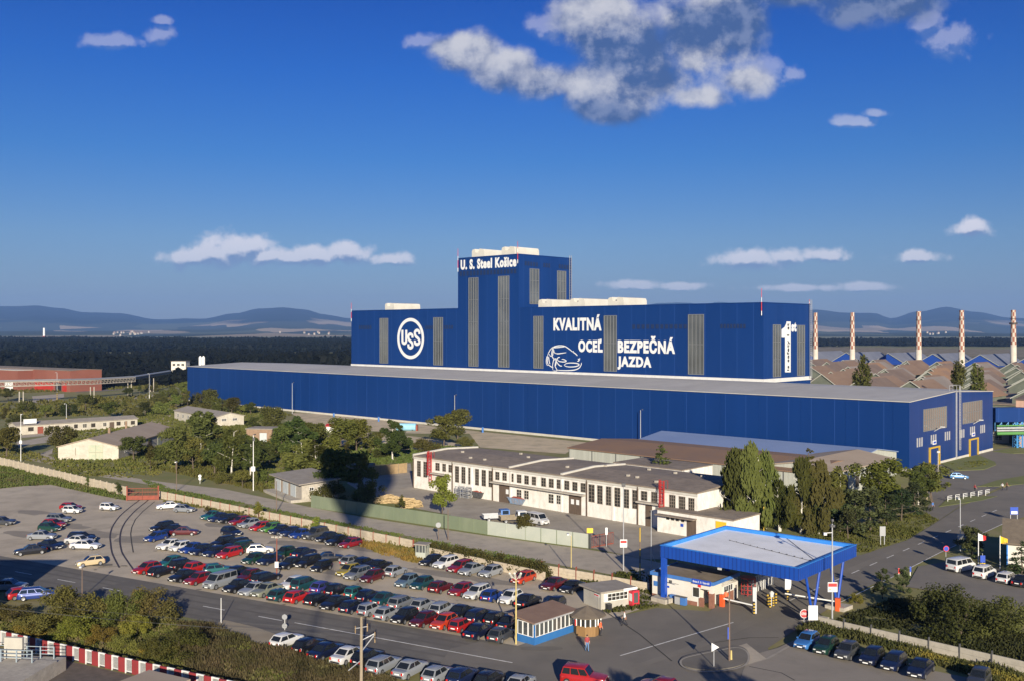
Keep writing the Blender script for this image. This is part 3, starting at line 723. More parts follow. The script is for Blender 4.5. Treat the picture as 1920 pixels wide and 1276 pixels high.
# round emblem: ring and three letters
ex0, ex1, ez0, ez1 = tbox(745.2, 795.2, 596.3, 672.3)
mb = MB(); nseg = 64; cx, cz = (ex0+ex1)/2, (ez0+ez1)/2; ra, rb = (ex1-ex0)/2, (ez1-ez0)/2
for i in range(nseg):
    a, b = 2*math.pi*i/nseg, 2*math.pi*(i+1)/nseg
    P = [(cx+ra*k_*math.cos(t), cz+rb*k_*math.sin(t)) for t, k_ in ((a,1),(b,1),(b,.84),(a,.84))]
    mb.prism([(p[0], p[1]) for p in P], 0, .06)
mb.v = [(v[0], YB-.05-v[2], v[1]) for v in mb.v]; mb.f = [f[::-1] for f in mb.f]
emb = mb.build('round_emblem', MATS['sign_white'], blk)
def stroke(pts, wdt, px=True, taper=True, y=YB-.06, closed=False):
    """a painted brush line on the wall plane: points smoothed, width tapering to the ends"""
    P = [Vector(gx(*p)) if px else Vector(p) for p in pts]
    Q = []
    n = len(P)
    for i in range(n - 1 if not closed else n):
        p0, p1, p2, p3 = (P[(i-1) % n] if (i or closed) else P[0]), P[i], P[(i+1) % n], (P[(i+2) % n] if (i+2 < n or closed) else P[-1])
        for j in range(6):
            t = j / 6; Q.append(.5*((2*p1)+(p2-p0)*t+(2*p0-5*p1+4*p2-p3)*t*t+(3*p1-p0-3*p2+p3)*t**3))
    if not closed: Q.append(P[-1])
    else: Q.append(Q[0])
    mb_ = MB(); E = []
    for i, q in enumerate(Q):
        d = (Q[min(i+1, len(Q)-1)] - Q[max(i-1, 0)]).normalized(); nn = Vector((-d.y, d.x))
        t = i / (len(Q)-1); ww = wdt * (1 if not taper else (.35 + .65 * math.sin(math.pi * min(1, max(0, t))) ** .6)) / 2
        E.append((q + nn*ww, q - nn*ww))
    for (a, b), (c, d) in zip(E, E[1:]):
        vs = [(b.x,y,b.y),(d.x,y,d.y),(c.x,y,c.y),(a.x,y,a.y)]
        vs2 = [(v[0], y+.05, v[2]) for v in vs]
        mb_.add(vs + vs2, [(0,1,2,3),(7,6,5,4),(0,4,5,1),(1,5,6,2),(2,6,7,3),(3,7,4,0)])
    return mb_
def uletter(cxp, w_, pt, pb):
    return [(cxp-w_, pt),(cxp-w_, pb-7),(cxp-w_*.8, pb-2),(cxp, pb),(cxp+w_*.8, pb-2),(cxp+w_, pb-7),(cxp+w_, pt)]
def sletter(cxp, w_, pt, pb):
    h_ = pb - pt
    return [(cxp+w_, pt+h_*.28),(cxp+w_*.95, pt+h_*.1),(cxp, pt),(cxp-w_*.95, pt+h_*.1),(cxp-w_, pt+h_*.25),(cxp-w_*.6, pt+h_*.42),(cxp+w_*.6, pt+h_*.6),(cxp+w_, pt+h_*.77),(cxp+w_*.95, pt+h_*.91),(cxp, pt+h_),(cxp-w_*.95, pt+h_*.91),(cxp-w_, pt+h_*.72)]
sw = 1.35
for pts in (uletter(758.2, 3.6, 618.5, 643.5), sletter(769.6, 3.8, 626, 652), sletter(782.2, 4.1, 619.2, 645.2)):
    stroke(pts, sw, taper=False).build('emblem_letter', MATS['sign_white'], emb)
# the car drawn in white lines (traced from left to right, points of the wall)
def cz_(x, y): return (1000 + x/6.4, 560 + y/6.4)
lines = [
 [(170,690),(185,640),(215,595),(260,570),(320,560),(380,568),(430,600),(470,630),(485,622)],
 [(215,595),(230,585),(300,580),(380,572)],
 [(470,630),(505,655),(530,680)],
 [(240,600),(250,640),(290,655),(340,650),(395,642)],
 [(245,605),(252,640),(285,658)],
 [(160,790),(155,740),(165,690),(175,700),(168,745),(178,785),(165,795)],
 [(178,785),(215,810),(240,820)],
 [(190,640),(205,610),(232,592),(240,610),(236,640),(230,680),(205,682),(190,655)],
 [(236,590),(222,640),(225,680),(240,710),(255,735)],
 [(185,690),(190,740),(200,780)],
 [(235,850),(232,790),(245,730),(262,715),(272,740),(262,800),(285,855),(240,858)],
 [(258,720),(272,715),(278,745),(268,800)],
 [(285,850),(350,855),(440,855),(510,845),(555,820),(575,785),(578,762)],
 [(290,715),(300,700),(318,698)],
 [(285,705),(300,740),(350,752),(392,748),(388,735),(360,722),(340,724)],
 [(275,740),(300,780),(325,800),(345,802)],
 [(370,790),(400,770),(460,765),(520,770),(550,785),(520,805),(450,812),(395,806),(370,790)],
 [(528,745),(545,742),(555,720),(560,708)], [(538,715),(548,735)]]
mb = MB()
for ln in lines:
    s_ = stroke([cz_(*p) for p in ln], .38); mb.add(s_.v, s_.f)
mb.build('car_drawing', MATS['sign_white'], blk)
# "1st" on the end wall
sy = lambda px, py: GRID.side(px, py, XR)
pts = [(1474.3,603),(1482,603),(1482,697),(1471.7,697),(1471.7,633),(1465.2,633),(1465.2,617.5),(1471,613),(1474.3,606)]
loc_ = [sy(*p) for p in pts]
mb = MB(); mb.prism([(p[0], p[1]) for p in loc_], .03, .12); mb.v = [(XR+v[2], v[0], v[1]) for v in mb.v]
one = mb.build('large_numeral', MATS['sign_white'], blk)
y0_, y1_ = sy(1483.8,0)[0], sy(1493,0)[0]
put_text('lettering', 'st', blk, y0_, y1_, sy(1488,622)[1], sy(1488,604.5)[1], side='side', xc=XR, y=.03, bold=.05)
ya, yb = sy(1474.8,0)[0], sy(1480.2,0)[0]; 
put_text('lettering', 'is safety 1 st', one, ya, yb, sy(1477.5,694)[1], sy(1477.5,606)[1], side='side', xc=XR, y=.13, bold=.02, m='text_black', rot=math.pi/2)

# ================================================================== the brown mill halls behind, with roof lanterns
mills = thing('rolling_mill', 'wide rust brown mill roof with many gabled lanterns behind the blue hall', 'factory hall', C0, GA)
mb = MB(); mb.box(-330, 120, 0, 320, 420, 8.6); mb.build('wall', MATS['lantern_wall'], mills)
mb = MB(); mb.box(-331, 119.6, 8.6, 321, 420.4, 9.0); mb.build('roof', MATS['tar_roof'], mills)
def lantern(parent, x, y, wd, ln, z0, h1, h2, mr, mg, name='roof_lantern'):
    """gabled roof lantern with its ridge running away (along y)"""
    mb = MB()
    mb.yprism([(x,z0),(x+wd,z0),(x+wd,z0+h1),(x+wd/2,z0+h2),(x,z0+h1)], y, y+ln, 0)
    o = mb.build(name, MATS[mg], parent)
    mb = MB(); e = .5
    t = .25; sl_ = (h2-h1)/(wd/2)
    a = [(x-e, z0+h1-e*sl_),(x+wd/2, z0+h2),(x+wd+e, z0+h1-e*sl_)]
    mb.yprism(a + [(p[0], p[1]+t) for p in a[::-1]], y-.5, y+ln+.5)
    mb.build('lantern_roof', MATS[mr], o)
    mb = MB()
    for i in range(2):
        (xa, za), (xb, zb) = a[i], a[i+1]
        mb.quad((xa,y-.55,za-.05),(xb,y-.55,zb-.05),(xb,y-.55,zb+t+.1),(xa,y-.55,za+t+.1))
    mb.build('lantern_trim', MATS['greygreen_sheet'], o)
    return o
rr = random.Random(5)
roofs = ['rust_roof','rust_roof','rust_roof_dark','rust_roof_grey','rust_roof_dark','rust_roof_orange','rust_roof']
for j, y in enumerate(range(124, 400, 31)):
    x = -240 + (j % 2) * 12
    while x < 300:
        P = GRID.pt(x, y)
        px = 960 + F * P.x / P.y
        if 1490 < px < 1990:
            lantern(mills, x + rr.uniform(-1, 1), y + rr.uniform(0, 3), 12.5 + rr.uniform(-1, 1), 19 + rr.uniform(-2, 4), 9.0, 1.8, 5.8 + rr.uniform(-.4, .4), rr.choice(roofs), 'lantern_wall')
        x += 20.5
mat('lantern_blue', (.015,.06,.3), rough=.5); mat('lantern_slate', (.14,.15,.18), (.19,.20,.23), scale=.1, rough=.5)
mb = MB(); mills2 = thing('far_mill', 'farther mill with slate roof lanterns and blue gables behind the brown roofs', 'factory hall', C0, GA)
mb.box(-420, 470, 0, 330, 620, 8.0); mb.build('wall', MATS['plinth'], mills2)
mb = MB(); mb.box(-421, 469.5, 8.0, 331, 621, 8.5); mb.build('roof', MATS['steel_dark'], mills2)
for x in range(-360, 330, 33):
    lantern(mills2, x, 500, 24, 60, 8.5, 1.0, 8.2, 'lantern_slate', 'lantern_blue')
mb = MB(); mills3 = thing('distant_mill', 'lowest strip of brown roof along the horizon behind the chimneys', 'factory hall', C0, GA)
mb.box(-500, 700, 0, 420, 860, 11); mb.build('wall', MATS['steel_dark'], mills3)
mb = MB()
for k in range(4): mb.xprism([(700+40*k, 11),(720+40*k, 15),(740+40*k, 11)], -501, 421)
mb.build('roof', MATS['asphalt_dark'], mills3)
chl = ['leftmost chequered chimney, close beside the tall block ladder', 'chequered chimney standing second from the tall block', 'chequered chimney in front of the saddle between the hills', 'chequered chimney in front of the highest hill top', 'chequered chimney with a maintenance ring at the right edge']
for (px, pt, pb, wpx), lb in zip(((1529,586.5,676,8.2),(1598,586,676,8.6),(1722.5,584,677,9.4),(1803,582,681,9.6),(1900,581.5,668,9.6)), chl):
    Y = 700; P = far(px, HZ, Y); zt = H - (pt-HZ)*Y/F; zb = H - ((652 if px<1890 else 640)-HZ)*Y/F; r1 = wpx/2*Y/F
    t = thing('factory_chimney', lb + ', red and white squares', 'chimney', (P.x, Y, 0), 0, 'red and white chequered chimneys')
    mb = MB(); zz = max(10, H - (pb-22-HZ)*Y/F)
    mb.rev([(r1*1.25, 0),(r1*1.12, zz)], n=20); mb.build('base', MATS['chimney_base'], t, True)
    mb = MB(); mb.rev([(r1*1.1, zz),(r1*.85, zt-.6),(r1*.9, zt-.6),(r1*.9, zt)], n=20); mb.build('shaft', MATS['chimney_check'], t)
    mb = MB(); mb.rev([(r1*1.35, zt-6.2),(r1*1.35, zt-6.0)], n=16)
    if px > 1890: mb.rev([(r1*1.5, zt-10),(r1*1.5, zt-8.8)], n=16)
    mb.build('platform', MATS['rail_steel'], t)

# ================================================================== smaller buildings
def shed(name, label, cat, o, ang, Lx, D, h, rise=0.0, kind='flat', wall='plaster', roof='tar_roof', eave=.35, t=.2, group=None, base=0):
    th = thing(name, label, cat, o, ang, group); mb = MB()
    if kind == 'flat':
        mb.box(0,0,base,Lx,D,h); mb.build('wall', MATS[wall], th)
        mb = MB(); mb.box(-eave,-eave,h,Lx+eave,D+eave,h+t); mb.build('roof', MATS[roof], th)
    elif kind == 'mono':      # falls towards the front
        mb.xprism([(0,base),(D,base),(D,h+rise),(0,h)], 0, Lx); mb.build('wall', MATS[wall], th)
        mb = MB(); s_ = rise/D; slab_roof(mb, [(-eave,h-eave*s_+.01),(D+eave,h+rise+eave*s_+.01)], -eave, Lx+eave, t); mb.build('roof', MATS[roof], th)
    elif kind == 'gx':        # ridge along x
        mb.xprism([(0,base),(D,base),(D,h),(D/2,h+rise),(0,h)], 0, Lx); mb.build('wall', MATS[wall], th)
        mb = MB(); s_ = rise/(D/2); slab_roof(mb, [(-eave,h-eave*s_+.02),(D/2,h+rise+.02),(D+eave,h-eave*s_+.02)], -eave, Lx+eave, t); mb.build('roof', MATS[roof], th)
    elif kind == 'gy':        # ridge along y, gable to the front
        mb.yprism([(0,base),(Lx,base),(Lx,h),(Lx/2,h+rise),(0,h)], 0, D); mb.build('wall', MATS[wall], th)
        mb = MB(); s_ = rise/(Lx/2); a = [(-eave,h-eave*s_+.02),(Lx/2,h+rise+.02),(Lx+eave,h-eave*s_+.02)]
        mb.yprism(a + [(p[0],p[1]+t) for p in a[::-1]], -eave, D+eave); mb.build('roof', MATS[roof], th)
    return th
def door(parent, x0, x1, z1, y=0.0, m='door_brown', side=None, xc=0, name='door'):
    mb = MB()
    if side: mb.box(xc+.004, x0, 0.02, xc+.06, x1, z1)
    else: mb.box(x0, y-.06, 0.02, x1, y-.004, z1)
    return mb.build(name, MATS[m], parent)

# --- white workshop in front of the hall
WP = Vector((-21.2, 212.7, 0)); WS = Frame(WP, GA)
ws = thing('workshop', 'long white workshop with dark tall windows and a tarred roof', 'workshop', WP, GA)
LW, DW, HW = 71.5, 19.0, 6.7
mb = MB(); mb.box(0,0,0,LW,DW,HW); mb.build('wall', MATS['plaster'], ws)
mb = MB(); slab_roof(mb, [(-.25,HW+.01),(DW/2,HW+.5),(DW+.2,HW+.01)], .5, LW+.1, .2); mb.build('roof', MATS['tar_roof'], ws)
for px0, px1 in ((.0,.5),(28.5,28.9),(41.8,42.3)):
    mb = MB(); mb.xprism([(-.1,HW+.05),(DW/2,HW+.55),(DW+.1,HW+.05),(DW+.1,HW+.55),(DW/2,HW+1.05),(-.1,HW+.55)], px0, px1) ; mb.build('parapet', MATS['plinth'], ws)
mb = MB(); mb.box(-.05,-.12,HW-.45,LW+.05,-.01,HW-.05); mb.build('cornice', MATS['plinth'], ws)
wx = lambda px, py=900: WS.front(px, py)
def wcrop(cx, cy): return 740 + cx/3.9875, 780 + cy/3.9875
# tall windows (crop units): x0,x1,ytop,ybot
Wt = [(168,196,330,447),(215,243,336,455),(305,337,345,405),(357,384,352,411),(403,430,360,418),
 (452,482,370,492),(500,530,375,500),(551,578,382,508),(602,631,390,514),(651,683,398,521),(703,731,404,528),
 (753,784,412,474),(806,839,418,480),(862,890,424,488),(914,948,432,497),(970,1004,440,507),(1026,1058,448,514),(1096,1132,456,524),(1153,1190,464,532),(1212,1246,470,540),(1269,1307,478,548),(1329,1368,488,556),(1391,1428,496,566),
 (1450,1496,506,640),(1515,1556,514,654),(1580,1620,522,664),(1643,1688,530,674),(1712,1754,542,684),(1777,1817,548,690),(1842,1890,556,628)]
for a, b, t0, b0 in Wt:
    p0 = wcrop(a, (t0+b0)/2); p1 = wcrop(b, (t0+b0)/2); pm = ((p0[0]+p1[0])/2)
    x0 = wx(p0[0])[0]; x1 = wx(p1[0])[0]; z1 = wx(pm, 780+t0/3.9875)[1]; z0 = wx(pm, 780+b0/3.9875)[1]
    window(ws, x0, x1, z0, z1, nx=2, nz=max(3, int((z1-z0)/.55)), fr='win_pale', gl='pane_dark', fw=.08)
for cx0, cx1 in ((244,288),(378,426),(450,500),(522,568)):      # right-hand bays, second crop
    x0 = wx(1160+cx0/3.9875)[0]; x1 = wx(1160+cx1/3.9875)[0]; pm = 1160+(cx0+cx1)/2/3.9875
    z1 = wx(pm, 780+(548+.165*(cx0-160))/3.9875)[1]; z0 = z1 - 2.2
    window(ws, x0, x1, z0, z1, nx=3, nz=4, fr='win_pale', fw=.08)
for a, b, t0, b0 in ((912,950,545,610),(968,1004,552,618),(1150,1190,578,648),(1210,1244,586,655)):
    p0 = wcrop(a, t0); p1 = wcrop(b, t0); pm = (p0[0]+p1[0])/2
    window(ws, wx(p0[0])[0], wx(p1[0])[0], wx(pm, 780+b0/3.9875)[1], wx(pm, 780+t0/3.9875)[1], nx=2, nz=3, fr='plaster_clean')
for a, b, t0 in ((326,378,436),(782,864,505),(1304,1396,580),(1876,1925,660)):
    p0 = wcrop(a, t0); p1 = wcrop(b, t0); x0, x1 = wx(p0[0])[0], wx(p1[0])[0]; z1 = wx((p0[0]+p1[0])/2, p0[1]+.4)[1]
    d_ = door(ws, x0, x1, z1, m='door_brown', name='door')
    if a > 500 and a < 1800:
        mb = MB()
        for q in ((.3,.72) if a > 1000 else (.75,)):
            xc = x0+(x1-x0)*q; mb.box(xc-.35,-.09,z1*.5,xc+.35,-.065,z1*.5+.9)
        mb.build('notice', MATS['sign_white'], d_)
for a, b, tz in ((290,420,420),(735,1430,488),(1826,2020,632)):
    x0 = wx(740+a/3.9875)[0]; x1 = wx(740+b/3.9875)[0]; z_ = wx(740+(a+b)/2/3.9875, 780+(tz+(b-a)/2*.14)/3.9875)[1]
    mb = MB(); mb.box(x0,-1.0,z_-.12,x1,-.004,z_+.12); mb.build('canopy', MATS['concrete'], ws)
for cx in (142,432,733,1437,1818): 
    x = wx(740+cx/3.9875)[0]; mb = MB(); mb.box(x-.06,-.2,0,x+.12,-.004,HW-.1); mb.build('seam_or_downpipe', MATS['door_brown'], ws)
for cx in (575,868,1250,1635):
    x = wx(740+cx/3.9875)[0]; mb = MB(); mb.box(x-.2,-.13,0,x+.2,-.004,HW-.5); mb.build('pilaster', MATS['plaster'], ws)
for pxl in (1245, 810):   # red ladders with safety cages
    x = wx(pxl)[0]; z0 = 2.0 if pxl > 1000 else 1.8
    lo = ladder(ws, x, z0, HW+1.6, -.5, axis='front', m='red_paint', w=.7, name='roof_ladder')
    mb = MB(); zz = 3.4
    while zz < HW+1.6:
        for i in range(8):
            a, b = math.pi*i/8, math.pi*(i+1)/8; mb.tube((x+.45*math.cos(a),-.5-.8*math.sin(a),zz),(x+.45*math.cos(b),-.5-.8*math.sin(b),zz), .04, n=4)
        zz += .6
    for i in range(1, 8): a = math.pi*i/8; mb.tube((x+.45*math.cos(a),-.5-.8*math.sin(a),3.4),(x+.45*math.cos(a),-.5-.8*math.sin(a),HW+1.6), .035, n=4)
    for q in (-.9,.9): mb.tube((x+q,-.2,HW+.3),(x+q,-.2,HW+1.6), .04, n=4)
    mb.tube((x-.9,-.2,HW+1.6),(x-.4,-.2,HW+1.6), .04, n=4); mb.tube((x+.4,-.2,HW+1.6),(x+.9,-.2,HW+1.6), .04, n=4)
    mb.build('ladder_cage', MATS['red_paint'], lo)
mb = MB(); rq = random.Random(4)
for i in range(14):
    x = rq.uniform(2, LW-3); y = rq.uniform(2, DW-2); zz = HW+.2+.5*(1-abs(y-DW/2)/(DW/2)); mb.box(x, y, zz-.2, x+.5, y+.5, zz+.35)
mb.build('roof_vent', MATS['concrete'], ws)
# --- low annexe in front of its right end
AN = Frame((24.3,165.8,0), GA)
an = shed('annexe', 'low white annexe with a brown door beside the red roof ladder', 'annexe', AN.o, GA, 14.5, 8.0, 3.7, wall='plaster', roof='tar_roof', eave=.15)
ax = lambda px: AN.front(px, 980)[0]
door(an, ax(1288), ax(1305.5), 3.0); 
mb = MB(); mb.box(ax(1235),-1.2,3.0,ax(1307),-.004,3.15); mb.build('canopy', MATS['tar_roof'], an)
for px in (1252,1261,1270,1280): 
    mb = MB(); mb.box(ax(px)-.3,-.03,2.3,ax(px)+.3,-.004,2.75); mb.build('window', MATS['pane_dark'], an)
mb = MB(); mb.box(ax(1342),-.05,2.2,ax(1362),-.004,3.3); mb.build('banner', MATS['sign_yellow'], an)
mb = MB(); mb.box(ax(1276),-.03,1.5,ax(1281.5),-.004,2.0); mb.build('plate', MATS['sign_blue'], an)

# --- brown roofed halls and one with painted sky sheen behind it (all share the yard grid)
s1 = shed('brown_shed', 'long pale sheet shed with a rusty brown roof in front of the blue hall', 'warehouse', GRID.pt(-58.8,-56), GA, 61, 26, 5.6, 1.1, 'gx', 'greygreen_sheet', 'rust_roof_orange')
s2 = shed('sky_sheen_shed', 'shed whose grey roof carries painted sky sheen, close under the blue hall wall', 'warehouse', GRID.pt(-58,-29.6), GA, 58, 22, 5.4, 1.5, 'gx', 'greygreen_sheet', 'roof_sky_sheen')
s3 = shed('tan_gable_shed', 'tan roofed gabled shed beside the yellow green tree', 'warehouse', GRID.pt(-10,-53.5), GA, 16.5, 29, 5.8, 1.3, 'gy', 'greygreen_sheet', 'tan_roof')
for q in (5, 10, 15, 20): window(s3, q, q+1.5, 2.0, 4.3, side=True, xc=16.5, fr='door_brown')
window(s3, 2.0, 3.6, 3.0, 4.8); door(s3, 7, 11, 4.2, m='door_grey')
mb = MB()
for q in range(0, 61, 7): MB().box(q, -.1, 0, q+.15, -.004, 5.5).build('seam_or_downpipe', MATS['steel_dark'], s1)
s4 = shed('white_store', 'small white walled store half hidden behind the weeping birches', 'store', GRID.pt(-33,-72), GA, 17, 11, 6.0, 0, 'flat', 'plaster', 'tar_roof', eave=.1)
window(s4, 5, 7, 3.6, 5.2); window(s4, 10, 12, 3.6, 5.2)

# --- left side
G2 = at(222, 863)
ba = shed('barn', 'long pale barn with a gabled front and big green double doors', 'barn', at(109,861.5), rad(1.0), 15.6, 47, 3.4, 2.0, 'gy', 'plaster_old', 'tan_roof')
mb = MB(); mb.box(7.9,-.1,.05,11.6,-.004,3.9); d_ = mb.build('door', MATS['door_green'], ba)
mb = MB(); mb.box(9.72,-.125,.05,9.78,-.102,3.9); mb.box(7.9,-.125,1.9,11.6,-.102,1.98); mb.build('door_batten', MATS['timber_weath'], d_)
mb = MB(); mb.tube((7.8,14,4.6),(7.8,14,7.0),.35,n=8); mb.build('chimney', MATS['brick_brown'], ba)
mb = MB(); mb.tube((6.5,30,4.6),(6.5,30,7.4),.35,n=8); mb.build('chimney', MATS['brick_brown'], ba)
door(ba, 22, 25, 2.8, side=True, xc=15.6, m='door_brown'); door(ba, 30, 33, 2.8, side=True, xc=15.6, m='door_green')
for q in (4, 9, 14, 38, 43): window(ba, q, q+1.6, 1.3, 2.6, side=True, xc=15.6)
mb = MB(); mb.box(4.4,-.04,1.2,4.55,-.004,3.2); mb.build('crack_mark', MATS['timber_weath'], ba)
lb = Frame(at(31,814.8), math.atan2(.6862,.7274))
low = shed('barrack', 'long low cream hut with a row of windows and a roof sign', 'hut', lb.o, lb.a, 39.5, 8, 2.9, .8, 'gx', 'plaster_old', 'kiosk_roof')
for i, (a, b) in enumerate(((3.5,5.2),(9.5,11),(12,13.2),(15,16.2),(18,19.2),(20.8,22.2),(23.6,25),(27.6,28.8),(32.2,33.6),(34.8,36),(37.2,38.6))): window(low, a, b, 1.0, 2.3, fr='plaster_clean' if i % 2 else 'door_brown')
door(low, 6.4, 8.2, 2.3, m='red_rust'); door(low, 29.8, 31.4, 2.3, m='door_brown')
mb = MB(); mb.box(2,-.4,3.5,6,-.25,5.0); sg = mb.build('roof_sign', MATS['sign_white'], low)
put_text('lettering', 'Vstup', sg, 2.5, 5.5, 3.8, 4.7, y=-.402, m='sign_blue', depth=.01) if False else None
hs = Frame(at(406,800), math.atan2(.7236,.6902))
mb = None
hf = Frame(at(327,785.5), math.atan2((at(404,799.8)-at(327,785.5)).y, (at(404,799.8)-at(327,785.5)).x))
Lh = (at(404,799.8)-at(327,785.5)).length
ho = shed('cottage', 'cream cottage with a shallow grey roof beside the young birches', 'cottage', hf.o, hf.a, Lh, 10.5, 3.4, 1.3, 'gx', 'plaster_old', 'kiosk_roof')
for q in (3, 8, 13, 19, 25, 30): window(ho, q, q+1.5, 1.2, 2.5)
for q in (2.2, 6.2): window(ho, q, q+1.8, 1.9, 2.8, side=True, xc=Lh)
bh = Frame(at(462,829), rad(-8)); 
bb = shed('brick_hut', 'small square brown brick hut among the birches', 'hut', bh.o, bh.a, 8.0, 7, 4.1, 0, 'flat', 'brick_brown', 'kiosk_roof', eave=.3)
mb = MB(); mb.box(4.2,-.08,.05,6.4,-.004,3.0); mb.build('door', MATS['door_grey'], bb)
gf = Frame(at(515,920.5), math.atan2((at(565.6,940.7)-at(515,920.5)).y, (at(565.6,940.7)-at(515,920.5)).x)); Lg = (at(565.6,940.7)-at(515,920.5)).length
ga = shed('garage', 'old concrete garage with grey metal doors beside the green fence', 'garage', gf.o, gf.a, Lg, 7.5, 3.5, .5, 'mono', 'concrete', 'kiosk_roof', eave=.9)
for a, b in ((.8,3.8),(5.2,8.0),(9.6,12.4)):
    if b < Lg: door(ga, a, b, 2.9, m='door_grey')
for q in (4.4, 8.8): 
    mb = MB(); mb.box(q-.1,-.15,0,q+.1,-.004,3.4); mb.build('post', MATS['pole_brown'], ga)
for q in (1.6, 3.4): window(ga, q, q+.9, 2.1, 2.8, side=True, xc=Lg, nz=1)
mb = MB(); mb.box(-.6,-2.2,0,Lg,-.0,.55); mb.build('ramp', MATS['concrete'], ga)
# red-brown works at the far left
rf = Frame(at(-130,718), math.atan2((at(132,734)-at(-130,718)).y, (at(132,734)-at(-130,718)).x)); Lr = (at(132,734)-at(-130,718)).length
rw = shed('red_works', 'large rust red works hall behind the pipe bridge', 'factory hall', rf.o, rf.a, Lr, 19, 11.6, .5, 'gx', 'brick_red', 'tar_roof', eave=.2)
xr = lambda px: rf.front(px, 735)[0]
mb = MB(); mb.box(xr(-130),-9,0,xr(62),-.02,11.2); mb.build('front_bay', MATS['brick_red'], rw)
mb = MB(); mb.box(xr(-130)-.2,-9.2,11.2,xr(62)+.2,.0,11.45); mb.build('roof', MATS['plinth'], rw)
for a, b, m_ in ((65,100,'door_red'),(38,53,'frame_white'),(104,115,'black_trim'),(117,125,'door_red')):
    x0 = xr(a); x1 = xr(b); door(rw, x0, x1, 4.6, y=-9 if b < 62 else 0, m=m_)
door(rw, xr(-20), xr(20), 4.2, y=-9, m='frame_white')
mb = MB(); mb.box(xr(66),-.1,4.8,xr(98),-.004,6.4); mb.build('window', MATS['glass_grey'], rw)
# silos, white tower and pale building far behind the trees
for px, lb_ in ((375.5,'left white silo of the pair behind the hall corner'), (381.5,'right white silo of the pair behind the hall corner')):
    t = thing('silo', lb_, 'silo', far(px, HZ, 690).xy.to_3d(), 0, 'white silos'); mb = MB(); mb.rev([(1.05,0),(1.05,15.2)], n=12); mb.build('shell', MATS['frame_white'], t, False)
    mb = MB(); mb.rev([(1.1,15.2),(.3,16.2)], n=12); mb.build('cap', MATS['frame_white'], t)
pb_ = shed('pale_block', 'pale flat block far behind the trees beside the silos', 'building', far(321,HZ,720).xy.to_3d(), 0, 10.5, 9, 11.5, 0, 'flat', 'plaster_clean', 'kiosk_roof')
for q in range(3): window(pb_, 1+q*3.2, 3+q*3.2, 8.2, 10, fr='plaster_clean')
t = thing('far_chimney', 'slim white chimney far off in front of the hills', 'chimney', far(82.5, HZ, 4600).xy.to_3d()); mb = MB(); mb.rev([(5,0),(4,46)], n=10); mb.build('shaft', MATS['frame_white'], t)
mb = MB(); mb.rev([(7,0),(7,9)], n=10); mb.build('base', MATS['red_rust'], t)
rv = random.Random(21); vh = None
for i in range(34):
    px = (rv.gauss(245, 26) if i < 20 else rv.gauss(580, 22)) if i < 28 else rv.gauss(1760, 14)
    Y = rv.uniform(5750, 6700); s_ = (Y - D0)/(D1 - D0)
    if vh is None:
        m_ = MB(); m_.box(-5,-4,-6,5,4,5); m_.xprism([(-4,5),(4,5),(0,7.5)], -5, 5, 1); vh = m_.mesh('house', [MATS['concrete'], MATS['brick_red']])
    o = link('village_house', vh, None, (far(px, HZ, Y).x, Y, 150 * s_ * .9 + rv.uniform(0, 14)), rv.uniform(-.5, .5))
    grp = ('tiny white house in the far village below the left hills', 'houses of the left village') if i < 20 else ('tiny white house below the rounded hill left of the block', 'houses below the rounded hill') if i < 28 else ('tiny white house in the far village between the chimneys', 'houses between the chimneys')
    tag(o, grp[0], 'house', grp[1])
# ================================================================== paved ground
Z1, Z2, Z3, Z4 = .03, .05, .07, .09
sheet('car_park', [(-260,935),(-60,921),(40,911),(95,908),(140,918),(190,929),(238,938),(299,936),(360,945),(470,967),(600,993),(697,1013),(790,1035),(1020,1077),(1090,1092),(1218,1109),(1240,1128),(1150,1158),(1075,1175),(1000,1222),(960,1228),(865,1222),(700,1190),(560,1163),(420,1136),(330,1118),(230,1098),(90,1070),(-260,1010)], Z1, 'asphalt_lot')
RD = Vector((.876, -.482, 0)); RN = Vector((.482, .876, 0)); RO = Vector((-11.4, 106.2, 0))
def road(a, b): return RO + RD*a + RN*b
mb = MB(); P = [road(-260,-4.3), road(18,-4.3), road(18,5.2), road(-260,5.2)]
mb.add([(p.x,p.y,Z2) for p in P], [(0,1,2,3)]); structure(mb.build('road', MATS['asphalt_road']))
sheet('road', [(700,1420),(845,1216),(900,1203),(965,1213),(1078,1172),(1150,1157),(1232,1140),(1330,1146),(1400,1095),(1440,1071),(1500,1052),(1616,1040),(1702,1012),(1759,977),(1800,950),(1880,915),(2150,830),(2150,890),(1882,982),(1759,1039),(1671,1081.5),(1596,1113),(1540,1150),(1497,1178),(1440,1215),(1445,1235),(1400,1420)], Z3, 'asphalt_plaza')
sheet('forecourt', [(1722,968),(1748,940),(1722,900),(1700,890),(1716,882),(1862,843),(1890,838),(2200,800),(2200,838),(1890,905),(1800,948),(1759,976)], Z2, 'asphalt_plaza')
sheet('car_park', [(1403,1231),(1460,1214),(1499,1196),(1600,1228),(1800,1268),(2000,1305),(2000,1420),(1340,1420),(1392,1262)], Z4, 'asphalt_south')
sheet('car_park', [(1700,1100),(1722,1062),(1780,1052),(1850,1064),(2050,1085),(2050,1170),(1900,1140),(1790,1115)], Z4, 'asphalt_plaza')
sheet('service_road', [(88,852),(130,866),(200,885),(262,897),(330,906),(420,916),(500,933),(590,952),(700,972),(800,987),(914,1004),(1105,1030),(1180,1042),(1240,1055),(1238,1100),(1180,1083),(1090,1066),(1000,1050),(900,1031),(800,1011),(690,989),(600,972),(470,945),(330,917),(262,905),(190,893),(120,874),(78,858)], Z1, 'asphalt_light')
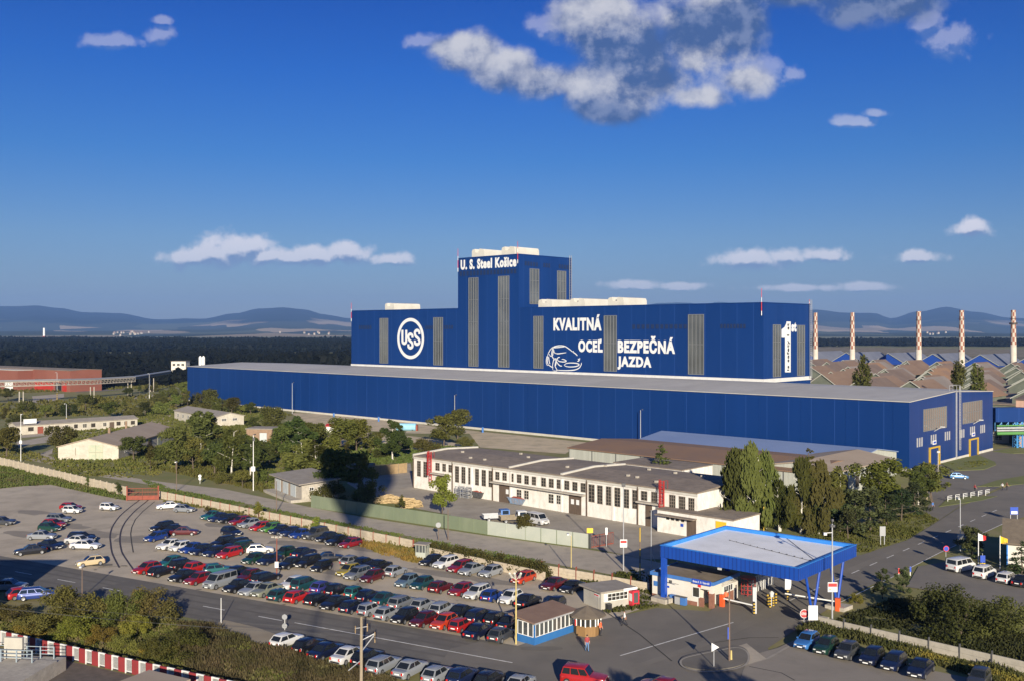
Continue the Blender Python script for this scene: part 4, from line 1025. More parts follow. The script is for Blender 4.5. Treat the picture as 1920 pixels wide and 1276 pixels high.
sheet('yard', [(1114,1028),(914,1000),(830,985),(700,958),(640,940),(650,905),(700,875),(770,868),(775,914),(1214,982),(1310,1004),(1370,1000),(1420,1010),(1400,1040),(1300,1048),(1210,1048)], Z2, 'asphalt_yard')
sheet('apron', [(548,773),(700,779),(820,800),(1075,826),(1180,836),(1080,836),(1060,850),(900,838),(880,812),(780,812),(640,804),(560,792)], Z1, 'sand')
sheet('apron', [(560,815),(640,806),(780,818),(890,835),(790,850),(700,845),(600,836)], Z1+.01, 'sand')
sheet('path', [(52,862),(75,850),(105,838),(118,842),(88,853),(100,862),(230,886),(228,893),(88,868)], Z1+.005, 'asphalt_light')
sheet('path', [(155,794),(258,789),(290,800),(200,812),(110,826),(35,836),(30,828),(100,815),(40,820),(40,814)], Z1, 'asphalt_light')
sheet('path', [(260,790),(320,778),(330,786),(300,800)], Z1+.01, 'sand')
sheet('path', [(60,742),(120,737),(120,744),(95,752),(50,762),(62,750)], Z1, 'asphalt_light')
sheet('path', [(160,723),(240,720),(238,729),(190,733),(140,735)], Z1, 'asphalt_plaza')
sheet('path', [(200,748),(300,738),(300,742),(206,754)], Z1, 'asphalt_light')
sheet('ballast', [(-60,1209),(130,1239),(300,1278),(420,1306),(420,1440),(-60,1440)], Z1, 'ballast')
sheet('path', [(405,828),(430,806),(440,808),(425,836)], Z1, 'dirt')
sheet('verge', [(395,1172),(420,1162),(480,1176),(520,1190),(530,1200),(500,1210),(440,1196)], Z3+.01, 'dirt')
sheet('verge', [(600,925),(650,905),(700,935),(790,955),(845,965),(838,975),(760,965),(640,945)], Z3, 'verge')
sheet('verge', [(1236,1131),(1150,1146),(1060,1163),(1080,1150),(1180,1128),(1222,1112),(1238,1122)], Z2+.01, 'dirt')
sheet('grass_island', [(1762,868),(1800,858),(1835,853),(1866,866),(1868,871),(1845,880),(1790,882)], .14, 'verge', thick=.1)
sheet('grass_island', [(1862,846),(1900,838),(2000,830),(2000,845),(1900,850)], .14, 'verge', thick=.1)
sheet('verge', [(1832,912),(1870,900),(1990,880),(1990,900),(1880,911)], .12, 'verge', thick=.1)
sheet('verge', [(1776,935),(1820,930),(1870,930),(1840,938),(1760,950)], .11, 'verge', thick=.1)
# kerbed traffic island
isl0 = [(1276,1241),(1283,1233),(1310,1226),(1345,1219),(1378,1213),(1396,1217),(1404,1228),(1400,1243),(1380,1252),(1345,1257),(1310,1257),(1285,1251)]
isl = []
for i_ in range(len(isl0)):
    q0, q1, q2, q3 = (Vector(isl0[(i_+k_-1) % len(isl0)]) for k_ in range(4))
    for j_ in range(4): t_ = j_/4; isl.append(tuple(.5*((2*q1)+(q2-q0)*t_+(2*q0-5*q1+4*q2-q3)*t_*t_+(3*q1-q0-3*q2+q3)*t_**3)))
sheet('traffic_island', isl, .20, 'asphalt_dark', thick=.2)
mb = MB(); strip(mb, [at(*p, .2) for p in isl + isl[:1]], .22, .215); structure(mb.build('kerb', MATS['kerb']))
mb = MB(); strip(mb, [at(*p) for p in ((1396,1248),(1440,1235),(1495,1203))], .3, Z4+.02); structure(mb.build('kerb', MATS['kerb']))
sheet('path', [(1380,1213),(1400,1207),(1437,1236),(1404,1246)], Z4+.03, 'asphalt_light')
# markings
mb = MB()
for a in range(-120, -16, 9): 
    strip(mb, [road(a, .1), road(a+3.6, .1)], .16, Z2+.015)
strip(mb, [road(-15.5,.1), road(13,.1)], .17, Z3+.03)
strip(mb, [at(1163,1229.5), at(1375,1167)], .17, Z3+.015)
def line2(p, q, n, fr_=.5, w_=.16):
    a, b = at(*p), at(*q)
    for i in range(n): strip(mb, [a + (b-a)*(i/n), a + (b-a)*((i+fr_)/n)], w_, Z3+.015)
line2((1478,1127),(1880,951),14,.42)
strip(mb, [at(1561,1136), at(1671,1083), at(1762,1036), at(1885,980)], .14, Z3+.015)
structure(mb.build('road_markings', MATS['line_white']))
# old rails across the car park, running in through the gate
mb = MB()
for pts in ([(262,934),(260.5,937.5),(244,950),(225,966.7),(213,983),(208.4,993.8),(206.5,1005),(207.4,1016.7),(209,1030),(212.6,1041.7),(224,1063.6)], [(279,934),(277,937.5),(258,953),(246,964.6),(235,978),(228,991.7),(225.5,1003),(225,1014.6),(227,1028),(231.4,1039.7),(250,1066.8)]):
    P = [at(*p) for p in pts]; Q = []
    for i in range(len(P)-1):
        p0, p1, p2, p3 = P[max(i-1,0)], P[i], P[i+1], P[min(i+2,len(P)-1)]
        for j in range(5):
            t = j/5; Q.append(.5*((2*p1)+(p2-p0)*t+(2*p0-5*p1+4*p2-p3)*t*t+(3*p1-p0-3*p2+p3)*t**3))
    Q.append(P[-1]); strip(mb, Q, .26, Z1+.012)
structure(mb.build('sunken_rails', MATS['rail_steel']))
mb = MB(); strip(mb, [at(*p) for p in ((290,939.6),(268,958),(254,973),(247,988),(245,1000),(247,1018),(250,1035))], .18, Z1+.013)
rc = random.Random(3)
for (x, y) in ((735,1136),(770,1035),(420,1010),(560,1030),(180,1064),(610,1140)):
    p = at(x, y); a = rc.uniform(-.6,.6); pts = [p + Vector((math.cos(a)*k*.9 + rc.uniform(-.3,.3), math.sin(a)*k*.5 + rc.uniform(-.3,.3), 0)) for k in range(6)]
    strip(mb, pts, .12, Z1+.014)
for pts in ([(1405,1250),(1465,1262),(1490,1276)],[(1340,1205),(1405,1196),(1460,1196)],[(1110,1130),(1200,1190),(1260,1240)]): strip(mb, [at(*p) for p in pts], .14, Z4+.01)
structure(mb.build('crack_marks', MATS['crack']))
mb = MB(); p = at(1414,1229); mb.rev([(.45,.0),(.45,.012)], (p.x,p.y,Z4+.01), n=16); structure(mb.build('manhole_cover', MATS['steel_dark']))
mb = MB()
for (x, y, rx, ry) in ((1012,1216,2.4,.8),(192,1059,1.6,.8),(720,1232,1.5,.4),(1370,1192,.9,.6)):
    p = at(x, y); n_ = 14; mb.add([(p.x+rx*math.cos(6.283*i/n_)*rc.uniform(.8,1.1), p.y+ry*math.sin(6.283*i/n_)*rc.uniform(.8,1.1), Z3+.02) for i in range(n_)], [tuple(range(n_))])
structure(mb.build('asphalt_patches', MATS['asphalt_dark']))
# worn repairs, oil spots and wheel tracks
mat('asphalt_patch', (.235,.205,.165), (.28,.245,.195), scale=.3, rough=.95, detail=8)
mat('oil_stain', (.17,.15,.12), (.22,.19,.15), scale=.8, rough=.9, detail=8)
mat('track_wear2', (.165,.148,.122), (.21,.19,.158), scale=.12, rough=.9, detail=9)
mat('track_wear', (.10,.092,.08), (.135,.123,.106), scale=.12, rough=.9, detail=9, stretch=(.3,1,1))
def blob(mb_, p, rx, ry, z, ang=0):
    n_ = 13; c_, s_ = math.cos(ang), math.sin(ang); P_ = []
    for i in range(n_):
        r_ = rc.uniform(.65,1.15); x, y = rx*r_*math.cos(6.283*i/n_), ry*r_*math.sin(6.283*i/n_); P_.append((p.x+c_*x-s_*y, p.y+s_*x+c_*y, z))
    mb_.add(P_, [tuple(range(n_))])
mb = MB()
for (x, y, rx, ry) in ((60,960,5,2),(250,1010,4,3),(180,1000,6,2),(420,985,5,2),(560,1020,7,2),(700,1030,6,1.6),(830,1075,7,1.5),(930,1090,4,1.5),(640,1075,4,1.5),(130,985,5,2),(40,1000,5,2)): blob(mb, at(x, y), rx, ry, Z1+.004+.004*rc.random(), -.5)
structure(mb.build('asphalt_repairs', MATS['asphalt_patch']))
mb = MB()
for i in range(130):
    x, y = rc.uniform(0, 1000), rc.uniform(945, 1190)
    if y < 940 + x*.11 + 12 or y > 1062 + x*.145: continue
    blob(mb, at(x, y), rc.uniform(.15,.6), rc.uniform(.12,.4), Z1+.012+.00015*i)
structure(mb.build('oil_stains', MATS['oil_stain']))
mb = MB()
for b_ in (-3.2,-1.3,1.4,3.3): strip(mb, [road(a_, b_ + .25*math.sin(a_*.11+b_)) for a_ in range(-160, 17, 8)], .55, Z2+.006)
structure(mb.build('wheel_tracks', MATS['track_wear'])); mb = MB()
for k_ in (0, 1, 2): strip(mb, [at(1150+k_*30,1262-k_*8), at(1260+k_*30,1226-k_*8), at(1380+k_*26,1180-k_*10), at(1455+k_*22,1128-k_*8), at(1560+k_*22,1080-k_*6), at(1700+k_*20,1022-k_*6)], .6, Z3+.004+.003*k_)
structure(mb.build('wheel_tracks', MATS['track_wear2']))
# overhead cables along the railway
oc_ = thing('overhead_cables', 'thin sagging overhead cables above the lower left bushes', 'cable', (0,0,0))
for dz_, dy_ in ((0,0),(.5,1.2),(.2,-1.4)):
    mb = MB(); A_, B_ = Vector((-13.6, 92.5+dy_*.2, 5.0+dz_)), Vector((-92, 118+dy_, 5.2+dz_)); Q_ = [A_+(B_-A_)*(i/16)-Vector((0,0,1.1*(1-(2*i/16-1)**2))) for i in range(17)]
    for u_, v_ in zip(Q_, Q_[1:]): mb.tube(u_, v_, .011, n=4, cap=False)
    mb.build('cable', MATS['steel_dark'], oc_)

# ================================================================== walls, fences, gates
def run_wall(name, label, cat, p0, p1, h0, h1, wallm, postm, step, thick=.16, post=True, group=None, postname='post', over=.12, slabs=3, panelname='panel'):
    """concrete slab wall between posts: panels and posts are parts"""
    a, b = Vector(p0), Vector(p1); d = (b-a); Ln = d.length; ang = math.atan2(d.y, d.x)
    t = thing(name, label, cat, a, ang, group); n = max(1, round(Ln/step))
    for i in range(n):
        x0, x1 = Ln*i/n, Ln*(i+1)/n; ha, hb = h0+(h1-h0)*i/n, h0+(h1-h0)*(i+1)/n
        mb = MB()
        if slabs > 1:
            for k in range(slabs):
                off = .012*(k % 2); z0, z1 = ha*k/slabs + (.015 if k else -.1), ha*(k+1)/slabs
                mb.box(x0+.06, -thick/2+off, z0, x1-.06, thick/2-off, z1)
        else: mb.box(x0+.02, -thick/2, -.1, x1-.02, thick/2, ha)
        mb.build(panelname, MATS[wallm], t)
    if post:
        for i in range(n+1):
            x = Ln*i/n; hh = h0+(h1-h0)*i/n; mb = MB(); mb.box(x-.05, -thick/2-.05, -.05, x+.05, thick/2+.05, hh+over); mb.build(postname, MATS[postm], t)
    return t
run_wall('concrete_wall', 'beige concrete slab wall behind the empty end of the car park', 'wall', at(-40,861), at(237,929), 1.9, 1.9, 'wall_beige', 'wall_beige', 3.0)
run_wall('concrete_wall', 'beige slab wall with rusty posts along the row of cars by the service road', 'wall', at(299,933), at(775,1028), 1.45, 1.35, 'wall_beige', 'red_rust', 3.0)
run_wall('concrete_wall', 'short beige slab wall behind the grey snack kiosk', 'wall', at(1016,1075), at(1219,1109), 1.3, 1.15, 'wall_beige', 'red_rust', 3.0, over=.5)
run_wall('concrete_wall', 'beige slab wall behind the six cars at the lower right', 'wall', at(1534,1170), at(1990,1277), .95, 1.2, 'wall_grey', 'steel_dark', 3.2, over=.35, slabs=2)
run_wall('metal_fence', 'dull green sheet metal fence along the service road', 'fence', at(584,950.5), at(914,1001), 2.35, 2.25, 'green_fence', 'green_fence', 3.0, thick=.06, slabs=1, over=.0)
run_wall('metal_fence', 'pale grey green stretch of sheet fence behind the yard truck', 'fence', at(914.5,1001), at(985,1011), 2.25, 2.25, 'pale_fence', 'pale_fence', 3.0, thick=.06, slabs=1, over=.0)
run_wall('metal_fence', 'grey green end of the sheet fence nearest the yard gate', 'fence', at(985.5,1011), at(1105,1027), 2.25, 2.2, 'pale_fence', 'green_fence', 3.0, thick=.06, slabs=1, over=.0)
run_wall('board_fence', 'brown board fence beside the stacked timber', 'fence', at(697,892), at(763,885), 2.3, 2.3, 'timber', 'timber_weath', 2.4, thick=.08, slabs=1)
# rusty rail gate
a, b = at(238,937.5), at(297,936.5); d = b-a; Lg_ = d.length
g = thing('rail_gate', 'rusty red double gate where the old rails leave the car park', 'gate', a, math.atan2(d.y, d.x))
for q in (0, Lg_): 
    mb = MB(); mb.box(q-.12,-.12,0,q+.12,.12,2.9); mb.build('gate_post', MATS['red_rust'], g)
for x0, x1 in ((.14, Lg_/2-.02), (Lg_/2+.02, Lg_-.14)):
    mb = MB(); mb.box(x0,-.05,.12,x1,.05,.95); f_ = mb.build('gate_leaf', MATS['orange_red'] if False else MATS['red_rust'], g)
    mb = MB(); mb.box(x0,-.04,2.35,x1,.04,2.45); k = int((x1-x0)/.28)
    for i in range(k+1): x = x0+(x1-x0)*i/k; mb.tube((x,0,.95),(x,0,2.36),.025,n=4)
    mb.box(x0,-.04,1.6,x1,.04,1.68); mb.build('gate_bars', MATS['red_rust'], f_)
# yard gate (open, dark steel) at the end of the green fence
a, b = at(1107,1028), at(1150,1020); d = b-a
g = thing('yard_gate', 'open dark steel gate leaf at the end of the green fence', 'gate', a, math.atan2(d.y,d.x))
mb = MB(); mb.box(0,-.04,.15,d.length,.04,.3); mb.box(0,-.04,1.9,d.length,.04,2.0)
for i in range(16): x = d.length*i/15; mb.tube((x,0,.2),(x,0,2.0),.03,n=4)
mb.build('gate_bars', MATS['red_rust'], g); mb = MB(); mb.box(-.1,-.1,0,.1,.1,2.3); mb.build('gate_post', MATS['steel_dark'], g)
# red and white parapet at the lower left
a, b = at(-20,1202.5), at(470,1314); d = b-a; n = int(d.length/.93)
g = thing('striped_railing', 'railing of alternating red panels and white barred panels at the lower left', 'railing', a, math.atan2(d.y,d.x))
for i in range(n):
    x0, x1 = d.length*i/n, d.length*(i+1)/n; mb = MB()
    if i % 2:
        mb.box(x0,-.05,.05,x1,.05,1.38); mb.box(x0,-.07,1.38,x1,.07,1.46); mb.build('red_panel', MATS['red_rail'], g)
    else:
        mb.box(x0,-.06,1.38,x1,.06,1.5); mb.box(x0,-.06,0,x0+.1,.06,1.38); mb.box(x0+.1,-.04,.2,x1,.04,.27)
        for k in range(1, 7): x = x0+.1+(x1-x0-.1)*k/7; mb.box(x-.013,-.013,.27,x+.013,.013,1.38)
        mb.build('white_panel', MATS['white_dull'], g)
# the concrete deck with pale blue rails in the corner
dk = thing('concrete_deck', 'concrete deck with pale blue handrails and a square pier in the lower left corner', 'deck', at(-60,1250), rad(-6))
mb = MB(); mb.box(0,-10,0,10.2,.2,1.3); mb.box(4.8,-10,1.3,10.2,-1.4,1.5); mb.build('slab', MATS['concrete'], dk)
mb = MB(); mb.box(4.4,-.9,1.3,6.3,-.55,3.4); mb.build('pier', MATS['kiosk_grey'], dk)
for (x0, x1, y, zb) in ((0,4.2,-.4,1.3),(6.5,9.3,-.4,1.3),(3.4,8.2,-2.3,1.5)):
    mb = MB()
    for z in (.45,.8,1.15): mb.tube((x0,y,zb+z),(x1,y,zb+z),.04,n=5)
    k = max(1,int((x1-x0)/1.4))
    for i in range(k+1): x = x0+(x1-x0)*i/k; mb.box(x-.05,y-.05,zb,x+.05,y+.05,zb+1.2)
    mb.build('handrail', MATS['rail_blue'], dk)
sh = shed('site_hut', 'small hut with a sandy flat roof at the bottom edge', 'hut', at(222,1330), rad(-28), 4.6, 3.4, 2.2, .0, 'flat', 'kiosk_grey', 'tan_roof', eave=.3)
# railway track on the slope below the parked cars
def track(name, label, pts):
    mb = MB(); P = [at(*p) for p in pts]; strip(mb, P, 3.0, .05, 0); o_ = thing(name, label, 'railway track', (0,0,0))
    mb.build('ballast', MATS['ballast'], o_)
    for s_ in (-.72,.72):
        Q = []
        for i, p in enumerate(P):
            dd = (P[min(i+1,len(P)-1)]-P[max(i-1,0)]).normalized(); Q.append(p+Vector((-dd.y,dd.x,0))*s_)
        mb = MB()
        for u, v_ in zip(Q, Q[1:]):
            a_ = math.atan2((v_-u).y,(v_-u).x); nn = Vector((-math.sin(a_),math.cos(a_),0))*.05
            for hgt in (0,): mb.prism([(u+nn).xy,(u-nn).xy,(v_-nn).xy,(v_+nn).xy], .1, .26)
        mb.build('rail', MATS['rail_steel'], o_)
    mb = MB()
    for u, v_ in zip(P, P[1:]):
        dd = (v_-u); k = int(dd.length/.7); e = dd.normalized(); nn = Vector((-e.y,e.x,0))
        for i in range(k): c = u+dd*(i/k); mb.prism([(c+nn*1.2-e*.11).xy,(c+nn*1.2+e*.11).xy,(c-nn*1.2+e*.11).xy,(c-nn*1.2-e*.11).xy], .06, .14)
    mb.build('sleepers', MATS['timber_weath'], o_)
track('railway_track', 'old railway track in the weeds between the railing and the parked cars', [(440,1222),(500,1243),(560,1263),(640,1290),(760,1330)])
track('railway_track', 'dark railway track directly behind the striped railing', [(-30,1186),(120,1221),(300,1262),(420,1290),(520,1312)])

# ================================================================== gate canopy and gatehouse
NL, NR, FR_, FL = Vector((18.4,123.1,0)), Vector((32.1,111.1,0)), Vector((43.3,122.8,0)), Vector((29.5,134.8,0))
ca = math.atan2((NR-NL).y, (NR-NL).x); CF = Frame(NL, ca); LX, LYc = 18.2, 16.3
cp = thing('gate_canopy', 'large blue canopy with a white roof over the works entrance', 'canopy', NL, ca)
mb = MB(); zb, zt = 5.5, 6.95
mb.box(0,0,zb,LX,.12,zt); mb.box(0,LYc-.12,zb,LX,LYc,zt); mb.box(0,.12,zb,.12,LYc-.12,zt); mb.box(LX-.12,.12,zb,LX,LYc-.12,zt)
mb.build('fascia', MATS['canopy_blue'], cp)
mb = MB(); mb.box(-.06,-.06,zt,LX+.06,.28,zt+.05); mb.box(-.06,LYc-.28,zt,LX+.06,LYc+.06,zt+.05); mb.box(-.06,.28,zt,.28,LYc-.28,zt+.05); mb.box(LX-.28,.28,zt,LX+.06,LYc-.28,zt+.05)
mb.build('coping', MATS['bright_blue'], cp)
mb = MB(); mb.box(.12,.12,6.1,LX-.12,LYc-.12,6.5); mb.build('roof', MATS['canvas_white'], cp)
mb = MB(); mb.box(.13,LYc-.2,6.5,LX-.13,LYc-.125,6.95); mb.box(.125,.2,6.5,.2,LYc-.2,6.95); mb.build('inner_flashing', MATS['bright_blue'], cp)
mb = MB(); mb.tube((4,LYc*.62,6.53),(LX-.5,LYc*.36,6.53),.03,n=4); mb.tube((LX*.5,LYc-.3,6.55),(LX-.3,LYc*.35,6.55),.03,n=4)
for i in range(12): mb.box(4+i*1.15, LYc*.62-i*.34-.06, 6.5, 4.1+i*1.15, LYc*.62-i*.34+.06, 6.6)
mb.build('cable', MATS['steel_dark'], cp)
mb = MB(); mb.box(.12,.12,5.55,LX-.12,LYc-.12,6.0); mb.build('soffit', MATS['steel_grey'], cp)
mb = MB(); mb.box(.05,.05,0,.62,.62,5.5); mb.build('post', MATS['post_blue'], cp)
mb = MB(); mb.box(.3,LYc-.7,0,.8,LYc-.2,5.5); mb.build('post', MATS['post_blue'], cp)
mb = MB(); mb.prism([(-.9,-.7),(1.3,-.9),(1.6,.9),(.4,1.4),(-1.0,1.0)], 0, .55); mb.build('footing', MATS['concrete'], cp)
for yv in (4.6, 11.4):
    for dy in (-1.9, 1.9):
        mb = MB(); mb.tube((LX-.4, yv, .3),(LX-.4, yv+dy, 5.6), .16, n=8); mb.build('leg', MATS['post_blue'], cp)
    mb = MB(); mb.prism([(LX-1.5,yv-1.0),(LX+.9,yv-1.1),(LX+1.1,yv+1.1),(LX-1.4,yv+1.0)], 0, .45); mb.build('footing', MATS['concrete'], cp)
mb = MB(); mb.box(8.0,-.02,5.2,8.5,.1,5.45); mb.build('lamp', MATS['lamp_clear'], cp)
# gatehouse
gh0 = at(1223,1118); ghA = math.atan2((Vector((24.2,119.6,0))-gh0).y, (Vector((24.2,119.6,0))-gh0).x); GH = Frame(gh0, ghA); LG = (Vector((24.2,119.6,0))-gh0).length
gh = thing('gatehouse', 'white flat roofed gatehouse with blue trim under the canopy', 'gatehouse', gh0, ghA)
mb = MB(); mb.box(0,0,.0,LG-2.0,6.4,3.0); mb.box(LG-2.0,2.2,0,LG,6.4,3.0); mb.build('wall', MATS['plaster_clean'], gh)
mb = MB(); mb.box(-.15,-.15,3.0,LG+.15,6.6,3.15); mb.build('roof', MATS['tar_roof'], gh)
mb = MB(); mb.box(-.2,-.22,2.85,LG+.2,-.15,3.28); mb.box(LG+.15,-.15,2.85,LG+.22,6.6,3.28); mb.box(-.22,-.15,2.85,-.15,6.6,3.28); mb.build('trim', MATS['steel_blue'] if False else MATS['blue_dull'], gh)
mb = MB(); mb.box(LG-2.0,-.02,2.2,LG,.12,2.99); mb.box(LG-.12,.12,2.2,LG,6.4,2.99); mb.build('beam', MATS['plaster_clean'], gh)
mb = MB(); mb.box(0,-.03,0,LG-2.1,-.004,.5); mb.build('plinth', MATS['brick_dark'], gh)
for x, y in ((LG-.55,.02),(LG-.55,5.7)): 
    mb = MB(); mb.box(x,y,0,x+.55,y+.5,1.8); mb.build('pillar', MATS['brick_dark'], gh)
    mb = MB(); mb.box(x+.03,y+.03,1.8,x+.5,y+.47,2.99); mb.build('pillar_top', MATS['plaster_clean'], gh)
mb = MB(); mb.box(LG-1.9,.0,0,LG-1.2,.12,1.1); mb.build('low_wall', MATS['brick_dark'], gh)
mb = MB(); mb.box(LG+.004,2.6,0,LG+.05,5.2,1.3); mb.build('low_wall', MATS['brick_dark'], gh)
xg = lambda px: GH.front(px, 1120)[0]
window(gh, xg(1298.5), xg(1312), 1.05, 2.3, nx=1, nz=1, fr='frame_white', gl='pane_dark')
window(gh, 2.7, LG-3.9, 2.0, 2.5, nx=2, nz=1) if False else None
window(gh, 2.7, 5.0, 1.4, 2.2, side=True, xc=LG, nx=4, nz=1, gl='glass_grey')
for px in (1247, 1257.5): mb = MB(); mb.box(xg(px)-.2,-.06,2.2,xg(px)+.2,-.004,2.55); mb.build('vent', MATS['steel_dark'], gh)
mb = MB(); mb.box(xg(1226),-.06,1.5,xg(1233),-.004,2.1); mb.build('vent', MATS['blue_dull'], gh)
mb = MB(); mb.box(xg(1249),-.03,1.55,xg(1255),-.004,1.8); mb.build('notice', MATS['sign_blue'], gh)
mb = MB(); mb.box(xg(1300),-.3,2.75,LG-.1,-.24,3.35); sb = mb.build('name_sign', MATS['sign_blue'], gh)
put_text('lettering', 'Brána č. 3 / Gate #3', sb, xg(1301.5), LG-.3, 2.9, 3.2, y=-.302, bold=.02, depth=.01)
mb = MB(); mb.box(xg(1309.5),-.1,2.35,xg(1314.5),-.004,2.7); mb.build('lamp', MATS['sign_red'], gh)
mb = MB(); mb.tube((xg(1246),-.05,2.25),(xg(1280),-1.0,2.5),.03,n=4); mb.build('bracket', MATS['steel_dark'], gh)
mb = MB(); mb.box(xg(1259.5),-.5,.35,xg(1275),-.06,.9); bx = mb.build('cabinet', MATS['sky_blue'] if False else MATS['blue_dull'], gh)
tag(bx, None, None)
for px, m_, nm in ((1278.5,'galv','grey metal box by the gatehouse wall'),(1289,'blue_dull','blue metal box by the gatehouse wall')):
    t = thing('metal_box', nm, 'box', GH.pt(xg(px), -.9), ghA); mb = MB(); mb.box(-.35,-.25,.08,.35,.25,1.0); mb.build('case', MATS[m_], t); mb = MB(); mb.box(-.38,-.28,1.0,.38,.28,1.06); mb.build('lid', MATS['steel_dark'], t)
# turnstiles and bike racks behind the gatehouse
ts = thing('turnstile', 'red steel turnstile cage beside the gatehouse pillar', 'turnstile', at(1402,1117.5), ghA)
mb = MB()
for z in (.3,.8,1.3,1.8,2.2): 
    for a in range(4): mb.tube((0,0,z),(.8*math.cos(a*1.57+.4),.8*math.sin(a*1.57+.4),z),.035,n=4)
mb.tube((0,0,0),(0,0,2.4),.06,n=6); mb.build('rotor', MATS['red_paint'], ts)
mb = MB()
for i in range(7): a = i*.5; mb.tube((.95*math.cos(a),.95*math.sin(a),0),(.95*math.cos(a),.95*math.sin(a),2.4),.035,n=4)
mb.rev([(1.0,2.4),(1.0,2.48)], n=14); mb.build('cage', MATS['red_paint'], ts)
for px, py, lb in ((1416,1110,'white barred bicycle rack nearest the red turnstile'),(1432,1101,'white barred bicycle rack farther from the red turnstile')):
    t = thing('bike_rack', lb, 'bike rack', at(px, py), rad(45)); mb = MB()
    for i in range(7): x = i*.4; mb.tube((x,0,0),(x,0,1.9),.04,n=4); mb.tube((x,.5,0),(x,.5,1.9),.04,n=4); mb.tube((x,0,1.9),(x,.5,1.9),.04,n=4)
    mb.build('hoops', MATS['frame_white'], t); mb = MB(); mb.tube((0,0,1.0),(2.4,0,1.0),.04,n=4); mb.tube((0,.5,1.0),(2.4,.5,1.0),.04,n=4); mb.build('rails', MATS['galv'], t)
# boom barriers
for (p, q, lb) in (((1355,1133),(1412,1132),'red cased boom barrier beside the gatehouse'), ((1572,1131),(1473,1117),'red cased boom barrier beside the blue canopy legs')):
    a, b = at(*p), at(*q, 1.0); b.z = 0; d = b-a
    if p[0] > 1500: a = at(1571,1144); b = at(1472,1128); d = b-a
    else: a = at(1354,1137); b = at(1413,1151); d = b-a
    t = thing('boom_barrier', lb, 'barrier', a, math.atan2(d.y, d.x), 'boom barriers at the gate')
    mb = MB(); mb.box(-.25,-.22,0,.25,.22,1.45); mb.box(-.27,-.24,1.45,.27,.24,1.52); mb.build('case', MATS['orange_red'], t)
    mb = MB(); mb.box(.25,-.06,1.02,d.length,.06,1.16); mb.build('boom', MATS['frame_white'], t)
def stripes_post(name, label, p, h, n, extra=None, group='yellow and black striped bollards'):
    t = thing(name, label, 'bollard', at(*p), 0, group); mb = MB()
    for i in range(n): mb.tube((0,0,h*i/n),(0,0,h*(i+1)/n), .13, n=8, mi=i % 2)
    mb.build('post', [MATS['black_trim'], MATS['yellow']], t); return t
sp_ = stripes_post('striped_post', 'striped post with a grey cabinet column where the left boom ends', (1414,1151.5), 1.55, 9)
mb = MB(); mb.box(-.1,.2,0,.35,.65,3.2); mb.build('column', MATS['galv'], sp_)
stripes_post('striped_post', 'nearest left post of the striped cluster in mid road', (1444,1140), 1.4, 8); stripes_post('striped_post', 'leftmost striped post of the cluster in mid road', (1439.5,1135), 1.4, 8)
stripes_post('striped_post', 'nearest right striped post of the cluster in mid road', (1450,1137), 1.2, 8); stripes_post('striped_post', 'rightmost striped post of the cluster in mid road', (1455,1132.5), 1.4, 8)
t = thing('card_reader', 'grey reader pillar inside the cluster of striped posts', 'card reader', at(1447,1136)); mb = MB(); mb.box(-.18,-.12,0,.18,.12,1.5); mb.build('pillar', MATS['galv'], t); mb = MB(); mb.rev([(.25,1.5),(.3,1.7),(.05,1.9)], n=8); mb.build('head', MATS['white_dull'], t)
sp2 = stripes_post('striped_post', 'striped post carrying a tall white notice under the canopy', (1477,1126), 1.5, 9)
mb = MB(); mb.box(-.38,-.18,1.5,.38,-.13,3.5); nb = mb.build('notice', MATS['sign_white'], sp2); mb = MB(); mb.rev([(.2,0),(.2,.02)], n=14); mb.v = [(v[0], -.185-v[2], 3.15+v[1]) for v in mb.v]; mb.build('symbol', MATS['sign_red'], nb)

# ================================================================== kiosks in the car park
kf = Frame(Vector((10.7,119.1,0)), math.atan2(.47,.88))
kk = thing('snack_kiosk', 'low grey snack kiosk with glazed front and flat tarred roof', 'kiosk', kf.o, kf.a)
mb = MB(); mb.prism([(0,0),(4.0,0),(4.0,3.4),(-.2,3.6)], 0, 2.1); mb.build('wall', MATS['kiosk_grey'], kk)
mb = MB(); mb.prism([(-.35,-.45),(4.9,-.5),(4.7,3.9),(-.55,4.2)], 2.1, 2.3); mb.build('roof', MATS['kiosk_roof'], kk)
window(kk, .35, 3.85, .95, 1.9, nx=6, nz=2, fr='frame_white', gl='pane_dark', fw=.07)
mb = MB(); mb.box(.45,-.075,1.0,.85,-.055,1.85); mb.build('poster', MATS['sign_white'], kk)
mb = MB(); mb.box(2.9,-.56,2.08,4.9,-.5,2.36); mb.build('fascia_board', MATS['frame_white'], kk)
mb = MB(); mb.box(-.045,.5,.03,-.004,1.4,1.9); mb.build('door', MATS['kiosk_grey'], kk)
mb = MB(); mb.box(-.07,.35,1.45,-.046,1.5,1.8); sg = mb.build('sign', MATS['sign_white'], kk); mb = MB(); mb.box(-.085,.45,1.56,-.071,1.4,1.7); mb.build('sign_stripe', MATS['sign_red'], sg)
t = thing('drinks_machine', 'red drinks machine with a glass door beside the snack kiosk', 'vending machine', kf.pt(4.55,-.35), kf.a)
mb = MB(); mb.box(-.5,-.4,0,.5,.45,1.95); mb.build('case', MATS['vending_red'], t); mb = MB(); mb.box(-.3,-.43,.5,.3,-.404,1.75); mb.build('glass_door', MATS['glass_grey'], t); mb = MB(); mb.box(-.504,-.3,.7,-.5,.3,1.6); mb.build('side_panel', MATS['sign_white'], t)
t = thing('litter_bin', 'black litter bin below the snack kiosk window', 'bin', kf.pt(.75,-.55), kf.a); mb = MB(); mb.box(-.28,-.25,0,.28,.25,.8); mb.build('body', MATS['black_trim'], t); mb = MB(); mb.box(-.3,-.27,.8,.3,.27,.86); mb.build('lid', MATS['steel_dark'], t)
